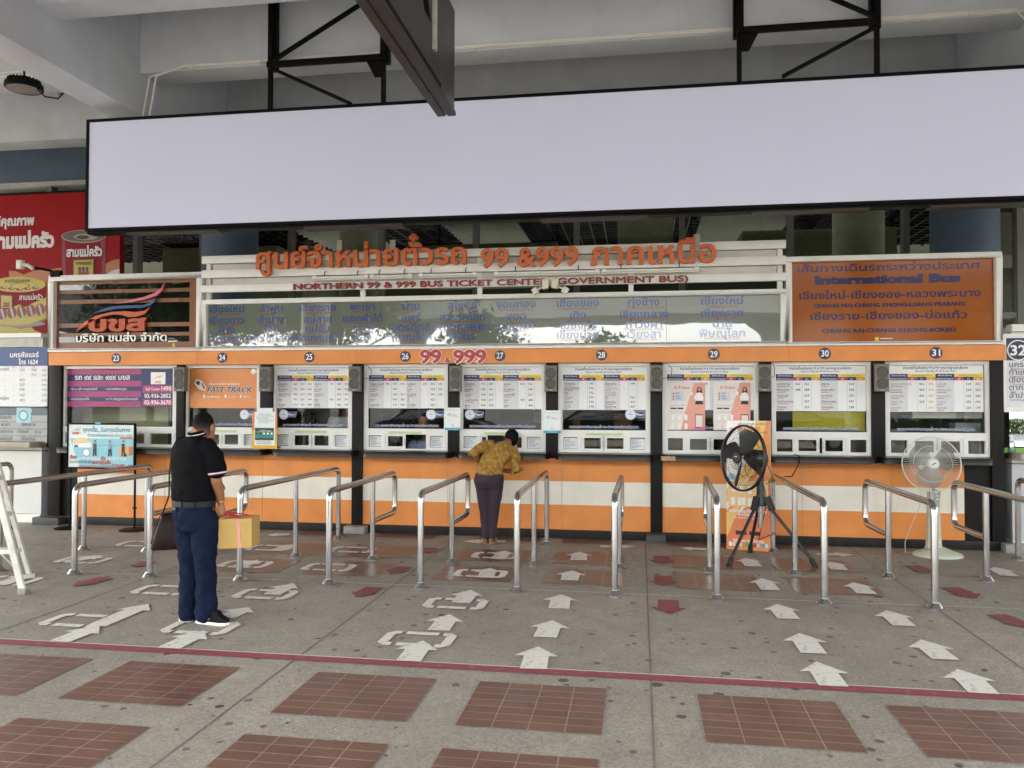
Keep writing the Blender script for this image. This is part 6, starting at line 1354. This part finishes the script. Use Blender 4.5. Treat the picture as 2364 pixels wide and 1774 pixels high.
b = MB(); b.tube([bagT(-.155, -.07, .58), bagT(-.13, -.065, .70), bagT(-.105, -.035, .80)], .004, Mlea, 6); b.tube([bagT(.155, -.07, .58), bagT(.13, -.065, .70), bagT(.105, -.035, .80)], .004, Mlea, 6); b.build('seam_piping', t)
# carton with red string
t = thing('carton', mp(.33, .08, .55), 'yellow-brown cardboard carton tied with red string, held by the standing man', 'carton')
Mcar = mat((.47, .30, .085), .7, var=.1, scale=7, bump=.1); rot = radians(9); cx, cy = .335, .09
def carT(x, y, z): return mp(cx+x*cos(rot)-y*sin(rot), cy+x*sin(rot)+y*cos(rot), z+.04*x)
b = MB(); vs = [carT(sx*.128, sy*.10, z) for sx in (-1, 1) for sy in (-1, 1) for z in (.565, .79)]
b.add(vs, [(0, 1, 3, 2), (4, 6, 7, 5), (0, 4, 5, 1), (2, 3, 7, 6), (0, 2, 6, 4), (1, 5, 7, 3)], Mcar); b.build('box', t, bevel=.005)
b = MB(); Mtape = mat((.55, .36, .13), .35); b.add([carT(x, y, .791) for x, y in ((-.128, -.02), (.128, -.02), (.128, .02), (-.128, .02))], [(0, 1, 2, 3)], Mtape); b.build('tape', t)
b = MB(); Mstr = mat('#b0303c', .5); Mst2 = mat('#e2a79c', .5)
for dx in (-.004, .004, .010): b.tube([carT(.02+dx*1.2, -.10, .79), carT(.025+dx, -.103, .68), carT(.03+dx*1.4, -.102, .565)], .0035, Mst2, 5); b.tube([carT(.02+dx, .102, .79), carT(.02+dx, .102, .565)], .0035, Mst2, 5)
hp = Vector(mp(.19, .08, .83))
for k in range(4): b.tube([carT(.02+.006*k, -.10, .793), carT(-.02, -.05, .80+.006*k), hp+Vector((.01*k-.015, 0, -.012)), hp+Vector((-.02+.01*k, .03, -.005)), carT(.02+.006*k, .10, .793)], .0035, Mstr, 5)
b.tube([carT(-.126, -.0, .793), hp+Vector((.02, -.01, -.02)), carT(.1, .0, .793)], .004, Mstr, 5); b.build('string', t)

# ---- woman leaning on the counter ----------------------------------------------------
WXc, WYc = -1.765, 9.42
wom = thing('person', (WXc, WYc, 0), 'woman in mustard blouse and purple-grey trousers leaning on the ledge at window 27', 'person')
def wp(x, y, z): return (WXc+(x-500)*.001, WYc+y, z)     # x in photo units across the figure
Msk2 = mat('#7d5038', .55, var=.08, scale=14)
wb = [('ell', wp(712, .36, 1.245), (.072, .085, .092), radians(-30)), ('ell', wp(735, .42, 1.20), (.055, .06, .062), radians(-30)), ([wp(640, .22, 1.14), wp(690, .32, 1.21)], [.052, .05]),
      ('ell', wp(625, .35, 1.25), (.010, .020, .028), 0), ([wp(752, .48, 1.20), wp(757, .495, 1.19)], [.014, .012]),
      ('ring', [(WXc, WYc, .72, .13, .09, 0), (WXc, WYc+.04, .9, .14, .09, 0), (WXc+.07, WYc+.14, 1.05, .14, .08, 0), (WXc+.11, WYc+.22, 1.13, .13, .06, 0)]),
      ([wp(430, .20, 1.16), wp(350, .14, 1.11), wp(310, .08, 1.06), wp(325, .12, .98), wp(360, .16, .935)], [.045, .042, .038, .032, .025]),
      ([wp(780, .20, 1.05), wp(815, .10, .95), wp(815, .06, .87), wp(740, .10, .855), wp(670, .14, .85)], [.045, .04, .037, .032, .026]),
      ([wp(440, .0, .75), wp(445, .0, .42), wp(455, -.01, .08)], [.06, .045, .032]), ([wp(555, .0, .75), wp(550, -.01, .42), wp(530, -.02, .08)], [.06, .045, .032]),
      ([wp(452, -.035, .035), wp(450, .05, .03), wp(445, .13, .028)], [.030, .032, .03]), ([wp(528, -.045, .04), wp(535, .05, .03), wp(540, .12, .028)], [.030, .032, .03])]
wb += hand(wp(360, .165, .93), (.7, .5, -.35), (.2, .2, -1), 1, .85, .7, 1)+hand(wp(672, .14, .85), (-.9, .5, .1), (0, .3, -1), 1, .85, .7, -1)
fuse('body', wb, .005, Msk2, wom, 2)
fuse('hair', [('ell', wp(712, .345, 1.262), (.083, .09, .088), radians(-30)), ('ell', wp(722, .34, 1.225), (.078, .075, .075), radians(-30))], .006, mat((.003, .0027, .0025), .7, var=.4, scale=80, bump=.5, spec=.12), wom, 1, .006, .012)
def blouse():
    m = bpy.data.materials.new('blouse'); m.use_nodes = True; t = m.node_tree; p = t.nodes['Principled BSDF']; L = t.links
    tc = t.nodes.new('ShaderNodeTexCoord'); n = t.nodes.new('ShaderNodeTexNoise'); n.inputs['Scale'].default_value = 22; n.inputs['Detail'].default_value = 4; L.new(tc.outputs['Object'], n.inputs['Vector'])
    r = t.nodes.new('ShaderNodeValToRGB'); e = r.color_ramp.elements; e[0].position = .4; e[0].color = (.22, .115, .028, 1); e[1].position = .62; e[1].color = (.37, .215, .062, 1); k = r.color_ramp.elements.new(.52); k.color = (.31, .17, .038, 1)
    L.new(n.outputs[0], r.inputs[0]); L.new(r.outputs[0], p.inputs['Base Color']); p.inputs['Roughness'].default_value = .85; p.inputs['Specular IOR Level'].default_value = .2
    return m
Mblo = blouse()
bl = [('ring', [(WXc-.005, WYc-.005, .815, .165, .115, -.05), (WXc-.004, WYc, .86, .165, .115, -.05), (WXc+.02, WYc+.05, .95, .162, .11, -.1), (WXc+.055, WYc+.11, 1.04, .175, .105, -.15), (WXc+.09, WYc+.17, 1.11, .175, .09, -.15), (WXc+.11, WYc+.20, 1.16, .13, .07, -.15), (WXc+.14, WYc+.24, 1.20, .06, .05, -.15)]),
      ([wp(470, .19, 1.165), wp(400, .16, 1.145), wp(330, .11, 1.10), wp(288, .07, 1.065)], [.062, .060, .058, .052]),
      ([wp(755, .19, 1.08), wp(790, .14, 1.01), wp(800, .09, .93), wp(808, .06, .885)], [.066, .064, .060, .060]), ([wp(520, .06, .95), wp(640, .15, 1.08)], [.13, .12])]
fuse('blouse', bl, .007, Mblo, wom, 2, .014, .07)
b = MB()
def flare(c, d, r0, r1, ln, nf, mt):
    c, d = Vector(c), Vector(d).normalized(); u = d.orthogonal().normalized(); w = d.cross(u); n = 40; vs = []
    for j in range(4):
        q = j/3
        for i in range(n):
            a = 2*pi*i/n; r = r0+(r1-r0)*q+.012*q*sin(nf*a); vs.append(c+d*(ln*q+.012*q*cos(nf*a+1))+(u*cos(a)+w*sin(a))*r)
    b.add(vs, [(j*n+i, j*n+(i+1) % n, (j+1)*n+(i+1) % n, (j+1)*n+i) for j in range(3) for i in range(n)], mt, True)
flare(wp(300, .08, 1.075), (-.25, -.15, -.75), .050, .066, .055, 7, Mblo); flare(wp(806, .06, .89), (.35, -.1, -.8), .056, .078, .05, 7, Mblo); b.build('sleeve_ruffle', wom)
Mtr = cloth((.056, .041, .051), .8, 12, .15, .15)
tr = [('ring', [(WXc-.005, WYc-.005, .66, .165, .115, 0), (WXc-.006, WYc-.012, .74, .183, .128, 0), (WXc-.002, WYc-.008, .80, .175, .118, 0), (WXc-.0, WYc, .87, .155, .1, 0)]),
      ([wp(425, -.005, .70), wp(430, -.005, .55), wp(440, 0, .40), wp(452, 0, .22), wp(455, -.005, .085)], [.098, .082, .066, .055, .047]),
      ([wp(570, -.01, .70), wp(568, -.01, .55), wp(558, -.01, .40), wp(545, -.015, .22), wp(535, -.02, .085)], [.098, .082, .064, .054, .046])]
fuse('trousers', tr, .007, Mtr, wom, 2, .014, .09)
for x, y, ang in ((452, -.0, 0.), (533, -.01, 0.)):
    b = MB(); Msan = mat((.30, .19, .09), .6, var=.15); n = 16
    def T(f, s, z): p = wp(x, y, 0); return (p[0]+s, p[1]+f, z)
    out = [(.045*sin(2*pi*i/n)*(1 if cos(2*pi*i/n) > 0 else .8), .04+.115*cos(2*pi*i/n)) for i in range(n)]
    lo = [T(f, s, .002) for s, f in out]; up = [T(f, s, .016 if f > .05 else .028) for s, f in out]
    b.add(lo+up, [(i, (i+1) % n, n+(i+1) % n, n+i) for i in range(n)]+[tuple(range(n))[::-1], tuple(range(n, 2*n))], Msan)
    b.tube([T(.03, -.048, .03), T(.04, -.03, .062), T(.045, 0, .068), T(.04, .03, .062), T(.03, .048, .03)], .012, mat((.42, .33, .2), .6), 8); b.build('sandal', wom)

# ---- clerks behind the glass ----------------------------------------------------------
def clerk(x, y, z, lab, shirt, dx, bow):
    t = thing('person', (x, y, .5), lab, 'person')
    bd = [('ell', (x+dx, y-bow, z+.30), (.075, .09, .11)), ([(x, y, z), (x+dx*.6, y-bow*.6, z+.2)], [.06, .05]), ('ring', [(x, y+.1, .5, .17, .12, 0), (x, y+.06, z-.2, .18, .12, 0), (x, y, z, .17, .1, 0), (x, y, z+.06, .08, .06, 0)]),
          ([(x-.2, y, z-.02), (x-.24, y-.05, z-.26), (x-.1, y-.22, z-.34)], [.045, .04, .03]), ([(x+.2, y, z-.02), (x+.24, y-.05, z-.26), (x+.1, y-.22, z-.34)], [.045, .04, .03])]
    bd += hand((x-.1, y-.22, z-.34), (.5, -.8, 0), (0, 0, -1), 1, .9, .6)+hand((x+.1, y-.22, z-.34), (-.5, -.8, 0), (0, 0, -1), 1, .9, .6, -1)
    fuse('body', bd, .007, Mskin, t, 1)
    fuse('hair', [('ell', (x+dx, y-bow+.015, z+.34), (.082, .09, .09))], .008, Mhair, t, 1)
    fuse('uniform_shirt', [('ring', [(x, y+.1, .5, .2, .14, 0), (x, y+.06, z-.2, .205, .14, 0), (x, y, z-.02, .2, .12, 0), (x, y, z+.05, .12, .09, 0)]), ([(x-.18, y, z-.01), (x-.235, y-.04, z-.2)], [.07, .062]), ([(x+.18, y, z-.01), (x+.235, y-.04, z-.2)], [.07, .062])], .01, cloth(shirt), t, 1, .02, .1)
clerk(X(746, 10.6), 10.6, 1.42, 'clerk in a white shirt behind the glass of window 25', (.62, .64, .66), .05, .05)
clerk(X(920, 10.35), 10.42, 1.12, 'clerk in a pale blue shirt bowed low behind the opening of window 26', (.30, .36, .52), .0, .16)
# things in the booths
def inbox(name, x, y, z, w_, d_, h_, mt, lab, cat):
    b = MB(); b.box(x-w_/2, x+w_/2, y-d_/2, y+d_/2, z, z+h_, mt); b.box(x-w_/2-.004, x+w_/2+.004, y-d_/2-.004, y+d_/2+.004, z+h_*.8, z+h_+.004, mt)
    return tag(b.build(name, loc=(x, y, z), bevel=.006), lab, cat)
b = MB(); xa, xb = X(1712, 10.08), X(1868, 10.08); b.box(xa, xb, 10.075, 10.085, 1.345, 1.60, mat('#c9b81c', .6, var=.08)); tag(b.build('yellow_sheet', loc=(xa, 10.08, 1.34)), 'plain yellow sheet behind the glass of window 30', 'sheet')
b = MB(); b.box(X(1968, 10.3), X(2120, 10.3), 10.25, 10.7, 1.50, 1.53, M_alu); b.box(X(1968, 10.3), X(2120, 10.3), 10.25, 10.27, 1.53, 1.57, M_alu); tag(b.build('shelf', loc=(X(2040, 10.3), 10.4, 1.5)), 'white shelf across the inside of window 31', 'shelf')
inbox('file_box', X(2105, 10.4), 10.4, 1.31, .5, .2, .13, mat((.40, .44, .50), .5), 'grey-blue file box under the shelf in window 31', 'box')
inbox('cardboard_box', X(2040, 10.35), 10.35, 1.18, .35, .2, .16, mat((.35, .27, .17), .8), 'cardboard box lying behind the glass of window 31', 'box')
for u, l in ((1930, 'grey computer tower at the left inside window 31'), (2118, 'grey computer tower at the right inside window 31')): inbox('computer_tower', X(u, 10.35, 1000), 10.3, .94, .16, .25, .42 if u < 2000 else .33, mat((.22, .23, .23), .4), l, 'computer')
def hungp(u0, u1, v0, v1, l):
    Yp = 10.55; xa, z1 = P(u0, v0, Yp); xb, z0 = P(u1, v1, Yp); b = MB(); b.box(xa, xb, Yp, Yp+.006, z0, z1, mat((.55, .60, .54), .5, var=.1)); b.box(xa, xb, Yp-.003, Yp+.001, z1-.02, z1, M_alu); tag(b.build('hung_paper', loc=((xa+xb)/2, Yp, z0)), l, 'paper')
for k, (n_, l) in enumerate(((28, 'left brown chair back seen through window 28'), (28, 'right brown chair back seen through window 28'))):  # chairs added to stand in for vehicle seats mirrored in the glass
    x = WX[n_][0]+(.32 if k == 0 else .72); t = thing('reflected_seat_stand_in', (x, 10.75, 0), l, 'chair', 'brown chairs inside window 28'); Mch = mat((.28, .12, .05), .6, var=.15, scale=6)
    b = MB(); b.prism([(x-.19, 1.05), (x+.19, 1.05), (x+.17, 1.48), (x+.1, 1.52), (x-.1, 1.52), (x-.17, 1.48)], 10.72, 10.77, Mch); b.build('backrest', t, bevel=.012)
    b = MB(); b.box(x-.22, x+.22, 10.78, 11.2, .45, .52, Mch); b.build('seat', t, bevel=.015); b = MB(); b.tube([(x, 11.0, 0), (x, 11.0, .45)], .03, M_black, 10); b.lathe([(.25, .0), (.25, .03), (.05, .06)], (x, 11.0, 0), M_black, 20); b.build('pedestal', t)
hungp(298, 318, 880, 908, 'left pale paper sheet on the olive wall inside window 23'); hungp(331, 360, 880, 908, 'right pale paper sheet on the olive wall inside window 23'); hungp(217, 277, 876, 909, 'wide pale plastic folder on the olive wall inside window 23')
for n_, dx, dz, w_, h_, l in ((24, .25, 1.42, .22, .3, 'white notice pinned inside window 24'), (25, .45, 1.40, .2, .28, 'left paper notice pinned inside window 25'), (25, .72, 1.38, .2, .26, 'right paper notice pinned inside window 25'), (26, .3, 1.4, .25, .2, 'paper notice pinned behind the clerk in pale blue, inside window 26'), (27, .75, 1.38, .22, .28, 'paper notice pinned inside the window above the leaning woman'), (29, .6, 1.38, .25, .25, 'paper notice pinned behind the two pink posters')):
    x = WX[n_][0]+dx; b = MB(); b.box(x, x+w_, 11.48, 11.495, dz, dz+h_, Mpap); b.rect(x+.03, x+w_-.03, dz+h_*.6, dz+h_*.8, 11.478, Mptx); tag(b.build('pinned_paper', loc=(x, 11.49, dz)), l, 'paper')
for u, l in ((648, 'dark monitor on the desk inside window 25'), (860, 'dark monitor on the desk inside window 26'), (1290, 'dark monitor on the desk inside window 28')):
    x = X(u, 10.6); t = thing('monitor', (x, 10.6, .94), l, 'monitor', 'monitors on the clerks desks'); b = MB(); b.box(x-.22, x+.22, 10.58, 10.62, 1.2, 1.5, M_black); b.build('screen_case', t, bevel=.008); b = MB(); b.box(x-.02, x+.02, 10.61, 10.64, .955, 1.25, M_black); b.box(x-.11, x+.11, 10.55, 10.69, .941, .955, M_black); b.build('foot', t)

# ------------------------------------------------------------------ what lies behind the camera (seen in the glass): trees, hedge, cars, a tower
def leaf_mat(c):
    m = mat(c, .6, var=.35, scale=1.2); return m
def tree(x, y, h, r, lab, seed, n=2600):
    rnd = random.Random(seed); t = thing('tree', (x, y, 0), lab, 'tree', 'trees across the bus yard')
    b = MB(); Mt = mat((.07, .055, .04), .9, var=.3, bump=.5); b.tube([(x, y, 0), (x+.1, y, h*.25), (x-.05, y+.1, h*.5), (x+.1, y, h*.8)], [.22, .17, .13, .05], Mt, 10)
    for k in range(7): a = k*.9; z = h*(.35+.06*k); b.tube([(x, y, z), (x+cos(a)*r*.4, y+sin(a)*r*.4, z+h*.1), (x+cos(a)*r*.75, y+sin(a)*r*.75, z+h*.18)], [.09, .06, .02], Mt, 7)
    b.build('trunk', t)
    b = MB(); cl = [(Vector((rnd.gauss(0, 1), rnd.gauss(0, 1), rnd.gauss(0, .8))).normalized()*rnd.uniform(.4, 1)) for _ in range(16)]
    ms = [leaf_mat((.045, .085, .02)), leaf_mat((.07, .12, .03)), leaf_mat((.03, .06, .018))]
    for i in range(n):
        c = rnd.choice(cl); k = cl.index(c); p = Vector((x, y, h*.68))+Vector((c.x*r*.7, c.y*r*.7, c.z*h*.26))+Vector((rnd.gauss(0, r*.2), rnd.gauss(0, r*.2), rnd.gauss(0, h*.07)))
        u = Vector((rnd.gauss(0, 1), rnd.gauss(0, 1), rnd.gauss(0, 1))).normalized(); w = u.orthogonal().normalized(); s = rnd.uniform(.12, .24)
        b.add([p+u*s, p+w*s*.5, p-u*s, p-w*s*.5], [(0, 1, 2, 3)], ms[k % 3])
    b.build('crown', t)
TREES = ((-15, -19, 10, 4.2, 'big leafy tree left of the others, reflected in the brown slatted sign'), (-21.5, -17, 9.5, 4.2, 'dense leafy tree at the far left of the yard, reflected in the brown slatted sign'), (-27, -21, 11, 4.6, 'tallest tree at the far left of the yard behind the camera'),
         (-8, -20, 6.2, 2.6, 'small round tree reflected in the left end of the grey town board'), (-1.5, -21, 5.4, 2.3, 'small tree reflected near the middle of the grey town board'), (15, -21, 5.6, 2.4, 'small tree at the right of the yard behind the camera'))
for i, (x, y, h, r, l) in enumerate(TREES): tree(x, y, h, r, l, i, 5200 if h > 8 else 2200)
t = thing('overpass', (0, -27, 0), 'grey concrete overpass across the yard, reflected along the top of the town board', 'overpass')
b = MB(); b.prismz([(-80, -32), (80, -26), (80, -21), (-80, -26)], 6.3, 8.4, mat((.36, .36, .34), .8, var=.15, scale=.4, dirt=.2)); b.build('deck', t, bevel=.05)
for x in (-34, -13.5, 7.5, 26):
    b = MB(); b.lathe([(.8, 0), (.8, 5.4), (1.6, 6.299)], (x, -27, 0), mat((.38, .38, .36), .8, var=.15, scale=.4), 24); b.build('pier', t)
b = MB(); rnd = random.Random(5); ms = [leaf_mat((.05, .10, .02)), leaf_mat((.09, .15, .03))]
for i in range(5200): b.add([(rnd.uniform(2, 26), -26+rnd.uniform(-.6, .6), rnd.uniform(0, .75))], [], ms[0]); p = Vector(b.v[-1]); u = Vector((rnd.gauss(0, 1), rnd.gauss(0, 1), rnd.gauss(0, 1))).normalized(); w = u.orthogonal(); b.v.pop(); b.add([p+u*.1, p+w*.06, p-u*.1, p-w*.06], [(0, 1, 2, 3)], ms[i % 2])
tag(b.build('hedge', loc=(14, -26, 0)), 'low clipped green hedge reflected beside the pump bottle at the right edge', 'hedge')
def car(x, y, ang, col, lab):
    t = thing('parked_car', (x, y, 0), lab, 'car', 'cars parked across the yard'); c_, s_ = cos(ang), sin(ang); Mc = mat(col, .25, var=.02)
    def T(p): return (x+p[0]*c_-p[1]*s_, y+p[0]*s_+p[1]*c_, p[2])
    side = [(-2.1, .35), (-2.1, .75), (-1.95, .88), (-1.5, .95), (-.9, 1.38), (.5, 1.42), (1.2, .98), (1.95, .85), (2.15, .65), (2.15, .35)]
    b = MB(); n = len(side); vs = [T((px, s*(.84 if pz < 1 else .66), pz)) for s in (-1, 1) for px, pz in side]
    b.add(vs, [tuple(range(n)), tuple(range(2*n-1, n-1, -1))]+[(i, (i+1) % n, n+(i+1) % n, n+i) for i in range(n)], Mc); b.build('car_body', t, bevel=.03)
    b = MB(); Mg = gloss_mat('car_glass', '#0a0c0d', .3)
    for s in (-1, 1): b.add([T((px, s*w, pz)) for px, pz, w in ((-1.35, 1.0, .83), (-.85, 1.33, .70), (.42, 1.37, .70), (1.0, 1.02, .83))], [(0, 1, 2, 3)], Mg)
    b.build('side_window', t)
    for px in (-1.3, 1.35):
        for s in (-1, 1):
            b = MB(); q = T((px, s*.76, .31)); b.lathe([(0, -.1), (.31, -.1), (.32, .0), (.31, .1), (0, .1)], q, mat((.02,)*3, .7), 24, axis=(-s_, c_, 0)); b.lathe([(0, -.105), (.19, -.105), (.2, -.1)], q, M_alu, 16, axis=(-s_, c_, 0)); b.lathe([(0, .105), (.19, .105), (.2, .1)], q, M_alu, 16, axis=(-s_, c_, 0)); b.build('wheel', t)
car(11.5, -38, 0, (.75, .75, .74), 'white hatchback reflected in the glass under board 32')
for x, y, a, c, l in ((-7.6, -9.5, .05, (.03, .03, .035), 'dark car at the kerb on the left behind the camera'), (-1.2, -9.2, 0, (.02, .022, .026), 'black car at the kerb right behind the camera'), (5.2, -9.6, -.04, (.05, .045, .04), 'dark grey car at the kerb on the right behind the camera')): car(x, y, a, c, l)
for x in (-9.4, 5.8):
    b = MB(); b.lathe([(.4, 0), (.4, 5.6)], (x, -2.4, 0), mat((.6, .6, .57), .6), 28); tag(b.build('canopy_pillar', loc=(x, -2.4, 0)), 'round white canopy pillar %s behind the camera' % ('on the left' if x < 0 else 'on the right'), 'pillar', 'canopy pillars behind the camera')
